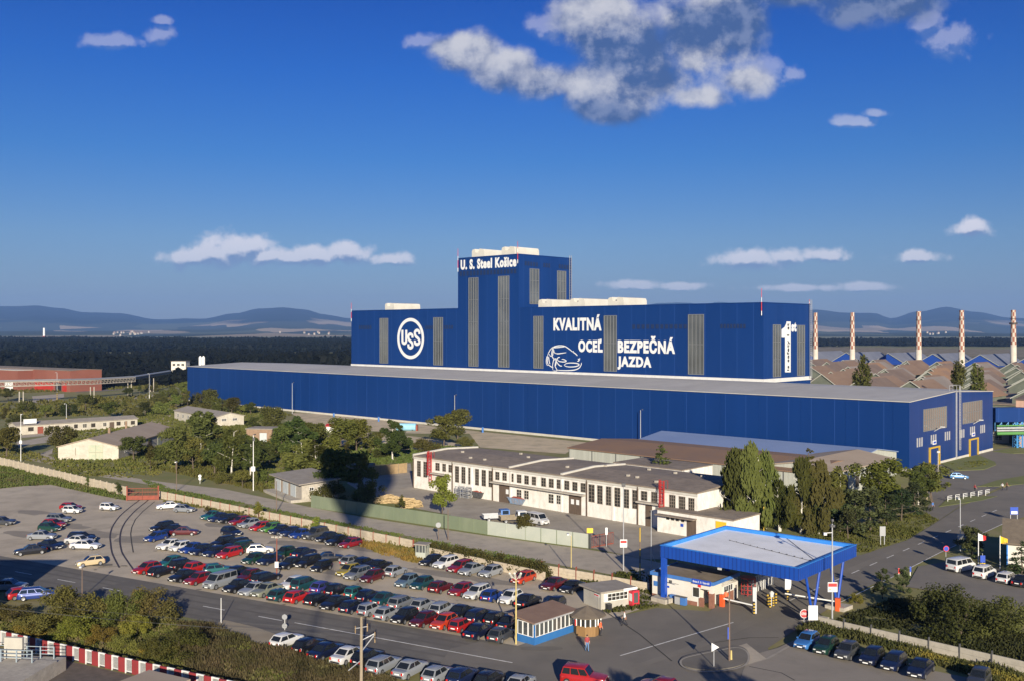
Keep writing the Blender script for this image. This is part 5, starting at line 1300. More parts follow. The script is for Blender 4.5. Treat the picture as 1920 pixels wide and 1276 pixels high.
# glazed shelter
bf = Frame(Vector((2.4,105.6,0)), math.atan2(4.3,4.0))
bs = thing('glazed_shelter', 'blue and white glazed waiting shelter with a rusty brown roof', 'shelter', bf.o, bf.a)
LB, DB_ = 6.6, 2.5
mb = MB(); mb.box(0,0,0,LB,.1,.85); mb.box(0,.1,0,.1,DB_,.85); mb.box(.1,DB_-.1,0,LB,DB_,2.4); mb.box(LB-.1,.1,0,LB,DB_-.1,.85); mb.build('wall', MATS['shelter_blue'], bs)
mb = MB(); mb.box(0,0,.85,.14,.14,2.4); mb.build('corner_post', MATS['shelter_blue'], bs)
mb = MB(); mb.xprism([(-.3,2.38),(DB_+1.0,2.75),(DB_+1.0,2.9),(-.3,2.53)], -.35, LB+.4); mb.build('roof', MATS['shelter_roof'], bs)
mb = MB(); mb.box(-.36,-.34,2.34,LB+.41,-.305,2.5); mb.build('gutter', MATS['galv'], bs)
n = 9
for i in range(n): window(bs, .16+(LB-.2)*i/n, .16+(LB-.2)*(i+1)/n-.02, .87, 2.36, y=.08, nx=1, nz=1, fr='frame_white', gl='glass_grey', fw=.05, proud=.07)
for i in range(3): 
    y0 = .16+(DB_-.2)*i/3; y1 = .16+(DB_-.2)*(i+1)/3-.02; mb = MB(); x = .05
    mb.box(x-.05,y0,.87,x-.03,y1,2.36,1); mb.box(x-.1,y0,.87,x-.05,y0+.06,2.36); mb.box(x-.1,y1-.06,.87,x-.05,y1,2.36); mb.box(x-.1,y0+.06,.87,x-.05,y1-.06,.93); mb.box(x-.1,y0+.06,2.3,x-.05,y1-.06,2.36)
    mb.build('window', [MATS['frame_white'], MATS['glass_grey']], bs)
# wooden octagon kiosk
oc = at(1101,1187); ok = thing('wooden_kiosk', 'small eight sided wooden kiosk with a pyramid shingle roof', 'kiosk', oc, rad(10))
oct_ = lambda r_: [(r_*math.cos(rad(22.5+45*i)), r_*math.sin(rad(22.5+45*i))) for i in range(8)]
mb = MB(); mb.prism(oct_(1.5), 0, 1.15); mb.build('wall', MATS['wood_kiosk'], ok)
mb = MB(); mb.prism(oct_(1.4), 1.15, 2.15); mb.build('glazing', MATS['pane_dark'], ok)
mb = MB()
for i in range(8):
    for f_ in (0, .5):
        a, b = oct_(1.5)[i], oct_(1.5)[(i+1)%8]; x, y = a[0]+(b[0]-a[0])*f_, a[1]+(b[1]-a[1])*f_; mb.box(x-.06,y-.06,1.15,x+.06,y+.06,2.15)
mb.build('window_frame', MATS['frame_white'], ok)
mb = MB(); P = oct_(2.15); mb.add([(p[0],p[1],2.12) for p in P] + [(p[0],p[1],2.22) for p in P] + [(0,0,3.15)], [(i,(i+1)%8,8+(i+1)%8,8+i) for i in range(8)] + [(8+i,8+(i+1)%8,16) for i in range(8)] + [tuple(range(7,-1,-1))]); mb.build('roof', MATS['shingle'], ok)
mb = MB(); mb.box(-1.55,-.75,1.2,-1.42,-.35,1.8); mb.build('sign', MATS['sign_red'], ok)
# attendant booth by the hedge
t = thing('attendant_booth', 'tall narrow grey glazed booth at the end of the overgrown wall', 'booth', at(792,1047), rad(-20))
mb = MB(); mb.box(-.8,-.7,0,.8,.7,1.1); mb.build('base', MATS['pale_fence'], t); mb = MB(); mb.box(-.74,-.64,1.1,.74,.64,2.2); mb.build('glazing', MATS['glass_grey'], t)
mb = MB()
for x in (-.78,-.26,.26,.72): mb.box(x,-.7,1.1,x+.08,-.645,2.2)
for y in (-.64,0,.6): mb.box(.745,y,1.1,.8,y+.08,2.2); mb.box(-.8,y,1.1,-.745,y+.08,2.2)
mb.build('mullions', MATS['pale_fence'], t); mb = MB(); mb.box(-1.0,-.95,2.2,1.0,.95,2.35); mb.build('roof', MATS['kiosk_roof'], t)

# ================================================================== yard things
for (px, py, sx, lb, m_, f_) in ((899,933,3.2,'rusty open skip full of scrap in the workshop yard','steel_dark','red_rust'), (972,945,4.6,'blue grey open skip beside the workshop doors','steel_blue','red_rust')):
    t = thing('skip', lb, 'skip', at(px, py), GA); h_ = 1.35; w_ = 1.7
    mb = MB(); v0 = [(-sx*.3,-w_*.42,.15),(sx*.3,-w_*.42,.15),(sx*.3,w_*.42,.15),(-sx*.3,w_*.42,.15),(-sx*.5,-w_/2,h_),(sx*.5,-w_/2,h_),(sx*.5,w_/2,h_),(-sx*.5,w_/2,h_)]
    mb.add(v0, [(3,2,1,0),(0,1,5,4),(1,2,6,5),(2,3,7,6),(3,0,4,7)]); mb.box(-sx*.52,-w_/2-.06,h_-.1,sx*.52,-w_/2,h_); mb.box(-sx*.52,w_/2,h_-.1,sx*.52,w_/2+.06,h_)
    for q in (-.3,0,.3): mb.box(sx*q-.05,-w_/2-.05,.3,sx*q+.05,-w_/2+.06,h_-.1)
    mb.build('hull', MATS[m_], t); mb = MB(); g_ = 7
    vs = [(-sx*.46+sx*.92*i/g_, -w_*.45+w_*.9*j/g_, h_-.15+rc.uniform(0,.45)*(1 if 0<i<g_ and 0<j<g_ else .2)) for j in range(g_+1) for i in range(g_+1)]
    mb.add(vs, [(j*(g_+1)+i,j*(g_+1)+i+1,(j+1)*(g_+1)+i+1,(j+1)*(g_+1)+i) for j in range(g_) for i in range(g_)]); mb.build('load', MATS[f_], t)
t = thing('small_skip', 'dark blue rounded dumper tub under the workshop windows', 'skip', at(1013,949), GA); mb = MB(); mb.xprism([(-.6,.1),(.6,.1),(.85,.8),(.6,1.4),(-.6,1.4),(-.85,.8)], -.8, .8); mb.build('tub', MATS['sign_blue'], t); mb = MB(); mb.box(-.4,-.9,.8,.2,-.86,1.2); mb.build('plate', MATS['sign_white'], t)
for i, (px, py) in enumerate(((862,931),(876,933))):
    t = thing('crate_rack', ('left','right')[i] + ' stack of grey steel mesh crates beside the rusty skip', 'crate stack', at(px, py), GA, 'grey steel crate stacks'); 
    for k in range(3):
        mb = MB()
        for x in (-.75,.75):
            for y in (-.5,.5): mb.box(x-.06,y-.06,k*.75,x+.06,y+.06,k*.75+.7)
        mb.box(-.8,-.55,k*.75+.1,.8,.55,k*.75+.2); mb.box(-.8,-.56,k*.75+.55,.8,-.5,k*.75+.68); mb.box(-.8,.5,k*.75+.55,.8,.56,k*.75+.68); mb.build('crate', MATS['steel_grey'], t)
ti = 0
for (px, py, n, lb) in ((664,893,3,'stack of weathered timber left behind the shaded tree'),(684,892,3,'stack of weathered timber right beside the board fence')):
    t = thing('timber_stack', lb, 'timber stack', at(px, py), rad(-4), 'weathered timber stacks')
    for k in range(n): mb = MB(); mb.box(-1.9+.12*k,-1.6,.1+k*1.0,2.1,1.6,.95+k*1.0); mb.build('bundle', MATS['timber_weath'], t)
for (px, py, n, lb, sx) in ((735,943,110,'large heap of fresh split firewood on the yard grass',6.0),(772,951,60,'smaller heap of fresh split firewood at the lawn end',3.2)):
    t = thing('firewood_heap', lb, 'firewood heap', at(px, py), rad(-8)); mb = MB()
    for i in range(n*2):
        x = rc.uniform(-sx/2, sx/2); z = rc.uniform(0, 1.7)*(1-abs(x)/sx*.8); y = rc.uniform(-1.2, 1.2)*(1-z/2.2); a = rc.uniform(-.5,.5)
        mb.tube((x-.5*math.cos(a), y-.5*math.sin(a), z+.1),(x+.5*math.cos(a), y+.5*math.sin(a), z+.1+rc.uniform(-.15,.15)), rc.uniform(.09,.16), n=5)
    mb.build('logs', MATS['timber_fresh'], t)
tk = thing('sky_blue_tank', 'pale blue tank lying on the sandy apron by the hall', 'tank', at(762,806.5), rad(-6)); mb = MB(); n_ = 14
prof = [(-1.25*1.0*math.cos(2*math.pi*i/n_), 1.3+1.25*math.sin(2*math.pi*i/n_)) for i in range(n_)]
mb.xprism(prof, -3.3, 3.3); mb.build('shell', MATS['sky_blue'], tk); mb = MB(); mb.box(3.35,-.8,0,3.9,.8,2.0); mb.build('end_frame', MATS['red_rust'], tk)
for q in (-2.2,2.2): mb = MB(); mb.box(q-.15,-1,0,q+.15,1,.5); mb.build('cradle', MATS['steel_dark'], tk)
for i, (px, py, lb) in enumerate(((626,782,'blue hydrant by the hall wall nearest the far corner'),(710,789.5,'blue hydrant by the hall wall left of the pale blue tank'),(905,810,'blue hydrant with a side arm by the hall wall behind the workshop'))):
    t = thing('hydrant', lb, 'hydrant', at(px, py), 0, 'blue hydrants along the hall'); mb = MB(); mb.tube((0,0,0),(0,0,1.8),.35,n=8); mb.build('body', MATS['blue_dull'], t); mb = MB(); mb.tube((-.7,0,1.3),(.7,0,1.3),.16,n=6); mb.build('arms', MATS['galv'], t)
hu = shed('red_site_hut', 'small white site hut with a red roof among the trees by the hall', 'hut', at(612,811), rad(-6), 6.0, 3.0, 2.3, .5, 'gx', 'white_dull', 'red_paint'); window(hu, 1, 2, 1, 1.8); window(hu, 3.6, 4.6, 1, 1.8)

# pipe bridge at the far left
pbf = Vector(at(-60,742)); 
pb = thing('pipe_bridge', 'long grey pipe bridge on trestles in front of the red works', 'pipe bridge', (0,0,0))
def zat(px, py, Y): return far(px, py, Y)
P = [zat(-60,716.5,440), zat(108,713,470), zat(173,711.5,490), zat(250,707,520), zat(280,702,545), zat(318,696,580)]
mb = MB()
for a, b in zip(P[:3], P[1:4]):
    d = (b-a); nn = Vector((-d.y, d.x, 0)).normalized()*1.2
    for s_ in (-1,1):
        mb.tube(a+nn*s_, b+nn*s_, .28, n=4); mb.tube(a+nn*s_-Vector((0,0,2)), b+nn*s_-Vector((0,0,2)), .22, n=4); k = int(d.length/2.4)
        for i in range(k): u = a+d*(i/k)+nn*s_; v_ = a+d*((i+1)/k)+nn*s_-Vector((0,0,2)); mb.tube(u, v_, .09, n=4); mb.tube(v_, v_+Vector((0,0,2)), .09, n=4)
mb.build('truss', MATS['concrete'], pb)
mb = MB()
for a, b in zip(P, P[1:]): mb.tube(a+Vector((0,0,.5)), b+Vector((0,0,.5)), .4, n=8); mb.tube(a+Vector((.8,.8,.4)), b+Vector((.8,.8,.4)), .3, n=8)
mb.build('pipe', MATS['steel_grey'], pb)
mb = MB()
for a, b in zip(P[3:], P[4:]): mb.tube(a-Vector((0,0,.8)), b-Vector((0,0,.8)), .7, n=6)
mb.build('gallery', MATS['steel_dark'], pb)
for px, Y in ((40,452),(173,490),(243,519),(285,550)):
    p = far(px, HZ, Y); zz = 6.0 if px < 200 else 7.5; mb = MB(); mb.tube((p.x-.9,p.y,0),(p.x-.9,p.y,zz),.25,n=6); mb.tube((p.x+.9,p.y,0),(p.x+.9,p.y,zz),.25,n=6); mb.build('trestle', MATS['concrete'], pb)
# pipe bridge, lattice tower and buildings at the right edge
t = thing('pink_shed', 'pinkish shed with a brown roof behind the right end of the blue hall', 'warehouse', at(1835,800).xy.to_3d(), GA)
o_ = GRID.pt(2, 72); t.location = o_; mb = MB(); mb.box(0,0,0,60,26,13.6); mb.build('wall', MATS['pink_wall'], t); mb = MB(); slab_roof(mb, [(-.3,13.61),(13,15.0),(26.3,13.61)], -.4, 60.4, .25); mb.build('roof', MATS['rust_roof_dark'], t)
t = thing('pipe_bridge', 'blue clad pipe bridge with green pipes at the right edge', 'pipe bridge', (0,0,0)); A, B = GRID.pt(6, 52), GRID.pt(60, 52)
A = at(1855,800,8.2); A.z = 0; 
A = Vector((137.5, 284, 0)); B = A + Vector((50, 8, 0)); dd = (B-A).normalized(); nn = Vector((-dd.y,dd.x,0))
mb = MB(); mb.prism([(A+nn*1.5).xy,(A-nn*1.5).xy,(B-nn*1.5).xy,(B+nn*1.5).xy], 7.6, 11.6); mb.build('cladding', MATS['blue_sheet'], t)
for z, m_, r_ in ((5.9,'galv',.3),(6.6,'pipe_green',.22),(4.4,'pipe_green',.45),(5.2,'galv',.25)):
    mb = MB(); mb.tube(A-nn*1.9+Vector((0,0,z)), B-nn*1.9+Vector((0,0,z)), r_, n=8); mb.build('pipe', MATS[m_], t)
mb = MB(); k = 24
for i in range(k): u = A+(B-A)*(i/k)-nn*1.2; v_ = A+(B-A)*((i+1)/k)-nn*1.2; mb.tube(u+Vector((0,0,5.0)), v_+Vector((0,0,7.5)), .09, n=4); mb.tube(u+Vector((0,0,5.0)), u+Vector((0,0,7.5)), .09, n=4)
mb.build('bracing', MATS['lattice_blue'], t)
for s0 in (7.0,):
    c = A + dd*s0 - nn*.3; mb = MB(); w_ = 1.7
    for i in range(2):
        for j in range(2): mb.tube(c+dd*w_*i+nn*w_*(j-.5), c+dd*w_*i+nn*w_*(j-.5)+Vector((0,0,7.6)), .22, n=5)
    for k_ in range(5):
        z0_, z1__ = k_*1.5, k_*1.5+1.5
        for j in (-.5,.5): a_ = c+nn*w_*j; mb.tube(a_+Vector((0,0,z0_)), a_+dd*w_+Vector((0,0,z1__)), .1, n=4); mb.tube(a_+dd*w_+Vector((0,0,z0_)), a_+Vector((0,0,z1__)), .1, n=4)
    mb.build('lattice_leg', MATS['lattice_blue'], t)
hu = shed('white_lodge', 'small white lodge with a brown roof under the blue pipe bridge', 'lodge', Vector((143,297,0)), rad(-8), 13, 7, 3.6, 1.2, 'gx', 'plaster_clean', 'shingle'); window(hu, 1.5, 3.5, 1, 2.6); door(hu, 5.5, 7.2, 2.6)
# white house with a brown roof at the right edge
hw = Vector((74.0, 137.0, 0)); hh = thing('white_house', 'white gabled house with a dark brown roof at the right edge', 'house', at(1889,1062).xy.to_3d(), rad(-27))
mb = MB(); mb.xprism([(0,0),(9,0),(9,3.6),(4.5,5.9),(0,3.6)], 0, 14); mb.build('wall', MATS['plaster_clean'], hh); mb = MB(); slab_roof(mb, [(-.6,3.32),(4.5,5.92),(9.6,3.32)], -.7, 14.5, .25); mb.build('roof', MATS['shingle'], hh)
mb = MB(); mb.box(-.1,-.12,0,.06,-.004,3.5); mb.build('seam_or_downpipe', MATS['bright_blue'], hh); window(hh, 3, 4.6, 1.2, 2.6); window(hh, 2, 3.4, 1.2, 2.6, side=True, xc=-.05) if False else None

# ================================================================== poles, lamps, signs, flags
def pole(name, label, cat, pb, ptop, r=.07, m='galv', r2=None, group=None, parent=True):
    o = at(*pb); t = thing(name, label, cat, o, 0, group); h = H - (ptop - HZ)*o.y/F
    mb = MB(); mb.tube((0,0,0),(0,0,h), r, r2 or r*.7, n=8); mb.build('pole', MATS[m], t); return t, h
def heads(t, h, offs, m='white_dull', L=.9):
    for (dx, dy) in offs:
        mb = MB(); mb.tube((0,0,h-.05),(dx*.5,dy*.5,h+.15),.03,n=4); mb.box(dx*.9-.14,dy*.9-L/2,h+.08,dx*.9+.14,dy*.9+L/2,h+.26); mb.build('lamp_head', MATS[m], t)
def plate(t, z, w_, h_, m='sign_white', y=-.1, x=0, name='sign_plate'):
    mb = MB(); mb.box(x-w_/2, y-.03, z, x+w_/2, y, z+h_); return mb.build(name, MATS[m], t)
def disc(t, z, r, m, y=-.1, x=0, name='sign_disc', n=20, d=.03):
    mb = MB(); mb.rev([(r,0),(r,d)], n=n); mb.v = [(x+v[0], y-v[2], z+v[1]) for v in mb.v]; mb.f = [f[::-1] for f in mb.f]; return mb.build(name, MATS[m], t)
t,h = pole('street_lamp','white lamp post with a small notice at the left near the pale barn','street lamp',(39,864),777,.09,'pole_white'); heads(t,h,[(.3,0)]); plate(t,4.6,.7,.8)
t,h = pole('street_lamp','white lamp post with a notice board among the birches behind the wall','street lamp',(475,919),815,.1,'pole_white'); heads(t,h,[(.3,0)],'steel_dark'); plate(t,4.1,.8,1.0); mb = MB(); mb.box(-.1,-.15,h-1.2,.35,.1,h-.5); mb.build('floodlight', MATS['steel_dark'], t)
t,h = pole('street_lamp','leaning dark lamp post by the service road opposite the gate','street lamp',(331,920.5),867,.08,'pole_brown'); heads(t,h,[(-.2,.2)])
t,h = pole('round_sign','round white sign with red rim in the weeds left of the birch lamp post','sign',(375,906),889,.05,'pole_white'); o_ = disc(t,1.7,.35,'sign_white'); disc(t,1.1,.3,'sign_white')
t,h = pole('utility_pole','thin dark pole on the verge in front of the concrete garage','pole',(518.5,959.5),901,.09,'pole_brown')
t,h = pole('utility_pole','thin dark pole behind the attendant booth','pole',(840,1012),953,.09,'pole_brown')
t,h = pole('traffic_mirror','round white traffic mirror on a dark post by the service road','traffic mirror',(822,1013),976,.06,'pole_brown'); disc(t,h-.6,.42,'sign_back'); 
t,h = pole('street_lamp','slim yellow lamp post behind the short beige wall','street lamp',(1071,1074),1003,.07,'yellow_pale'); heads(t,h,[(-.5,.2)])
t,h = pole('warning_board_post','lamp post with a red and white notice board by the yard gate','lamp post',(1169,1069),907,.09,'galv'); p_ = plate(t,3.3,1.0,1.1); plate(t,3.9,.85,.35,'sign_red',-.131,name='red_band'); mb = MB(); mb.box(-.25,-.3,h-.3,.25,.1,h+.2); mb.build('floodlight', MATS['steel_dark'], t)
for (px, pb_, pt, lb) in ((1200,1081,988,'yellow and dark ringed pole left of the canopy'),(1432,1000,949,'yellow pole rising behind the canopy in front of the birches')):
    t = thing('ringed_pole', lb, 'pole', at(px, pb_)); o = t.location; h = H-(pt-HZ)*o.y/F; mb = MB(); k = 7
    for i in range(k): mb.tube((0,0,h*i/k),(0,0,h*(i+1)/k), .085, n=8, mi=(1 if i in (2,4) else 0))
    mb.build('pole', [MATS['yellow'], MATS['pole_brown']], t)
t,h = pole('utility_pole','pale grey pole with a stay at the gatehouse corner','pole',(1221,1064),955,.08,'galv'); mb = MB(); mb.tube((0,0,2.2),(1.0,-.5,0),.03,n=4); mb.build('stay', MATS['galv'], t)
t,h = pole('floodlight_mast','tall grey mast with floodlights and a camera beside the canopy','floodlight mast',(1560.5,1166),981,.1,'galv'); 
mb = MB(); mb.box(-.25,-.25,h-.35,.25,.25,h-.1); mb.tube((0,0,h-.1),(0,0,h+.35),.05,n=5); mb.box(-.12,-.2,h+.3,.12,.15,h+.55); mb.build('floodlight', MATS['steel_dark'], t)
mb = MB(); mb.tube((0,0,h-1.0),(-.8,0,h-1.05),.05,n=5); mb.box(-1.0,-.15,h-1.3,-.65,.15,h-1.0); mb.build('camera_arm', MATS['white_dull'], t)
p_ = plate(t,3.55,1.1,1.1); plate(t,4.15,1.0,.4,'sign_red',-.131,name='red_band'); disc(t,3.85,.14,'sign_yellow',-.131,-.3,name='symbol',n=3)
t,h = pole('street_lamp','brown lamp post on the traffic island in front of the canopy','street lamp',(1367.5,1241),1104,.1,'pole_brown'); plate(t,2.4,.12,1.2,'sign_blue',-.12,-.15)
t,h = pole('road_sign','red triangular sign seen edge on at the tip of the traffic island','sign',(1338.5,1252),1206,.05,'galv'); disc(t,h-.3,.5,'sign_white',n=3); 
t,h = pole('warning_post','short yellow and grey post at the foot of the island lamp','post',(1371,1239),1218,.12,'yellow_pale')
t,h = pole('stop_sign','red STOP sign at the gate exit','stop sign',(1507.5,1172),1142,.05,'galv'); disc(t,h-.42,.5,'sign_white',n=24); disc(t,h-.42,.44,'sign_red',-.131,n=24,name='sign_face'); put_text('lettering','STOP',t,-.34,.34,h-.57,h-.27,y=-.165,bold=.03,depth=.004)
t,h = pole('notice_board','blank white notice board beside the STOP sign','notice board',(1524,1175),1140,.06,'steel_dark'); plate(t,.85,1.05,1.65)
t,h = pole('street_lamp','tall grey lamp post with a notice on the far right roadside','street lamp',(1800.5,1032),936,.08,'galv'); heads(t,h,[(-.3,.2)]); plate(t,1.1,.85,1.5)
t,h = pole('round_sign','round blue and red no stopping sign on the right roadside','sign',(1773.5,1056),1022,.05,'galv'); disc(t,h-.4,.42,'sign_red'); disc(t,h-.4,.33,'sign_blue',-.131,name='sign_face')
t,h = pole('parking_sign','blue and yellow parking sign between the white van and the white house','sign',(1842,1060),1036,.05,'galv'); plate(t,h-1.3,.7,1.0,'sign_blue'); plate(t,h-1.9,.7,.5,'sign_yellow')
t = thing('road_sign','back of a two legged grey road sign beside the road right of the canopy','sign',at(1654,1021.5)); mb = MB(); mb.tube((-.25,0,0),(-.25,0,3.0),.06); mb.tube((.35,0,0),(.35,0,3.0),.06); mb.build('legs', MATS['galv'], t); mb = MB(); mb.box(-.4,-.1,1.5,.5,-.07,3.0); mb.build('sign_plate', MATS['sign_back'], t)
for px, py, pt, lb, ms in ((1834.5,1058,998,'flagpole with a white and red flag by the white house',('frame_white','sign_red')),(1875,1066,1003,'flagpole with a yellow flag by the white house',('sign_yellow','sign_yellow'))):
    t,h = pole('flagpole',lb,'flagpole',(px,py),pt,.07,'pole_white',group='flagpoles by the white house'); mb = MB(); n_ = 8
    for half in (0,1):
        vs = []
        for i in range(n_//2+1):
            u = (half*n_/2+i)/n_; vs += [(.05+u*1.1, .15*math.sin(u*7), h-.1-u*.4),(.05+u*1.1, .15*math.sin(u*7+.6), h-1.15+u*.1)]
        mb.add(vs, [(2*i,2*i+1,2*i+3,2*i+2) for i in range(n_//2)], half)
    mb.build('flag', [MATS[ms[0]], MATS[ms[1]]], t)
t,h = pole('street_lamp','yellow lamp post with curved heads beside the glazed shelter','street lamp',(967.5,1207),1084,.1,'yellow_pale'); 
for dx in (-.45,-.1,.35): mb = MB(); mb.tube((0,0,h-.1),(dx,-.1,h+.25),.04,n=5); mb.tube((dx,-.1,h+.2),(dx*1.5,-.7,h+.75),.16,.12,n=8); mb.build('lamp_head', MATS['cream_metal'], t)
t,h = pole('street_lamp','rusty lamp post with pale heads and a notice amid the parked cars','street lamp',(519,1085),1008,.08,'red_rust'); plate(t,1.6,.5,.8)
for dx in (-.5,.0,.5): mb = MB(); mb.tube((0,0,h-.1),(dx,0,h+.2),.03,n=4); mb.box(dx-.2,-.25,h+.1,dx+.2,.25,h+.3); mb.build('lamp_head', MATS['concrete'], t)
t,h = pole('marker_post','plain white post on the verge left of the road','post',(414.5,1168),1120,.05,'pole_white')
t,h = pole('road_sign','two small round signs on a white post above the white hatchback','sign',(534,1180.5),1150,.04,'pole_white'); disc(t,h-.3,.3,'sign_back'); disc(t,h-1.3,.3,'sign_back')
t,h = pole('street_lamp','dark lamp post with a white head behind the left foreground bushes','street lamp',(154,1120),1064,.07,'pole_brown'); heads(t,h,[(-.1,.1)])
t,h = pole('utility_pole','concrete pole with insulators and a diagonal bracket at the bottom centre','utility pole',(677.5,1300),1155,.17,'wood_pole',.12)
mb = MB(); mb.tube((0,0,h-2.2),(1.25,.2,h-1.6),.05,n=5); mb.tube((.1,0,h-3.1),(1.2,.2,h-1.7),.05,n=5); mb.tube((0,0,h-4.0),(-1.2,.1,h-5.0),.05,n=5); mb.build('bracket', MATS['galv'], t)
for (x, z) in ((-.55,h-1.2),(.55,h-1.0),(1.25,h-1.75),(1.25,h-2.05)): mb = MB(); mb.tube((x,0,z-.35),(x,0,z+.35),.05,n=6); mb.build('insulator', MATS['timber'], t)
mb = MB(); mb.tube((-.6,0,h-1.1),(.6,0,h-.9),.04,n=5); mb.build('crossarm', MATS['galv'], t)
for px, pb_, pt, lb in ((548,775,717,'grey lamp post standing against the far end of the hall wall'),(852.5,801,740,'grey lamp post behind the big round tree by the hall'),(1201,836,768,'grey lamp post rising behind the roof with painted sky sheen'),(1662,872,797,'grey lamp post near the right corner of the hall')):
    t,h = pole('street_lamp',lb,'street lamp',(px,pb_),pt,.12,'galv',group='lamp posts along the hall'); heads(t,h,[(.6,0)],'steel_dark')
for px, pb_, pt, lb in ((107,748,698,'yellow footed lamp post in front of the red works'),(124.5,800,757,'yellow lamp post behind the long cream hut'),(280,747,700,'white footed lamp post beside the dark pipe gallery')):
    t,h = pole('street_lamp',lb,'street lamp',(px,pb_),pt,.12,'galv'); mb = MB(); mb.tube((0,0,0),(0,0,3.2 if px!=280 else 2),.16,n=6); mb.build('painted_foot', MATS['yellow'] if px!=280 else MATS['frame_white'], t); heads(t,h,[(-.5,0)])
t = thing('utility_pole','A shaped pair of wooden poles in front of the olive tree','utility pole',at(1741,935)); mb = MB(); mb.tube((-.35,0,0),(.0,0,6.8),.13,.1,n=7); mb.build('pole', MATS['wood_pole'], t); mb = MB(); mb.tube((.4,0,0),(.1,0,6.8),.13,.1,n=7); mb.build('pole', MATS['wood_pole'], t); mb = MB(); mb.box(-.8,-.06,6.4,.9,.06,6.55); mb.build('crossarm', MATS['galv'], t)
t,h = pole('utility_pole','concrete lamp pole with a square head in front of the hall end door','lamp post',(1759,915),846,.12,'concrete'); mb = MB(); mb.box(-.3,-.2,h-.2,.3,.2,h+.2); mb.build('lamp_head', MATS['steel_grey'], t)
t = thing('pedestrian_railing','white tube railing along the pavement beyond the road','railing',at(1777,940)); a, b = at(1777,940), at(1848,928); d = b-a; mb = MB(); t.rotation_euler.z = math.atan2(d.y,d.x)
for i in range(6):
    x = d.length*i/5; mb.tube((x,0,0),(x,0,1.15),.06,n=5)
    for z in (.5,.8,1.12): mb.tube((x,0,z),(x+d.length/5*.55,0,z),.05,n=5)
mb.build('tubes', MATS['frame_white'], t)
t = thing('hanging_sign','white direction board on a post at the yard entrance','sign',at(1137,1024)); mb = MB(); mb.tube((0,0,0),(0,0,3.0),.06); mb.build('pole', MATS['galv'], t); plate(t,1.9,.35,1.1)
t = thing('yellow_sign','yellow board above the end of the green fence','sign',at(1106,1027)); mb = MB(); mb.tube((-.2,0,0),(-.2,0,3.1),.06); mb.build('pole', MATS['steel_dark'], t); plate(t,2.4,.95,.75,'sign_yellow')
t = thing('info_sign','blue information board beside the white house at the far roadside','sign',at(1901,975)); mb = MB(); mb.tube((-.6,0,0),(-.6,0,2.4),.06); mb.tube((.6,0,0),(.6,0,2.4),.06); mb.build('legs', MATS['galv'], t); plate(t,1.1,1.4,1.3,'sign_blue'); plate(t,1.2,1.1,.5,'sign_white',-.131)
for px, py, lb in ((1685,1081,'white delineator post left of the small pines'),(1706.5,1078,'blue sign seen edge on between the small pines')):
    t,h = pole('delineator',lb,'post',(px,py),py-17,.07,'pole_white'); plate(t,h-.7,.22,.7,'sign_red' if px<1700 else 'sign_blue')
# the water tower that stands beside the viewpoint and throws the round shadow on the trees
wt = thing('water_tower','drop shaped water tower on four thin legs behind the viewpoint','water tower',(-3.4,-12,0)); mb = MB()
for x_, y_ in ((-2.6,-2.6),(2.6,-2.6),(2.6,2.6),(-2.6,2.6)): mb.tube((x_*2,y_*2,0),(x_*.5,y_*.5,56),.12,.12,n=6)  # leg form invented, kept thin so that its shadow fades out
mb.build('legs', MATS['galv'], wt)
mb = MB(); mb.rev([(r_, z_*1.108) for r_, z_ in [(.6,47.5),(2.4,50.5),(4.8,54.5),(6.9,58),(7.8,60.5),(8.0,62.5),(7.4,65),(5.8,66.8),(3,67.8),(.3,68)]], n=32); mb.build('tank', MATS['white_flash'], wt, True)
of = shed('brick_office','brick office building at the left of the road','office building', Vector((-78,100,0)), 0, 17, 12, 9.4, 0, 'flat', 'brick_brown', 'tar_roof')
for k in range(3):
    for q in range(5): window(of, 1.2+q*3.2, 3.2+q*3.2, 1+k*3, 2.6+k*3)
# ================================================================== trees, shrubs and weeds
def leafcloud(mb, lobes, n, size, rnd_, droop=0.0, flat=.0, up=.25):
    """leaf sprays spread through clumps: mostly on the clump shells, turned at random"""
    tot = sum(l[3]**2 for l in lobes)
    for (cx, cy, cz, r, sz) in lobes:
        k = max(3, int(n * r*r / tot))
        for _ in range(k):
            d = Vector((rnd_.gauss(0,1), rnd_.gauss(0,1), rnd_.gauss(0,1))).normalized()
            q = r * (rnd_.random() ** .38) * rnd_.uniform(.85, 1.12)
            p = Vector((cx, cy, cz)) + Vector((d.x*q, d.y*q, d.z*q*sz))
            nrm = (d*.7 + Vector((rnd_.uniform(-1,1), rnd_.uniform(-1,1), rnd_.uniform(-1,1)+up))).normalized()
            a = nrm.orthogonal().normalized(); b = nrm.cross(a)
            t = rnd_.uniform(0, 6.28); a, b = a*math.cos(t)+b*math.sin(t), b*math.cos(t)-a*math.sin(t)
            if droop: b = (b*(1-droop) - Vector((0,0,1))*droop).normalized(); a = b.orthogonal().normalized()
            s_ = size * rnd_.uniform(.6, 1.35); w_ = s_ * rnd_.uniform(.5, .8)
            L_ = s_ * (1 + 1.6*droop)
            mb.add([p - b*L_*.5, p + a*w_*.5 - b*L_*.05, p + b*L_*.5, p - a*w_*.5 + b*L_*.02], [(0,1,2,3)])
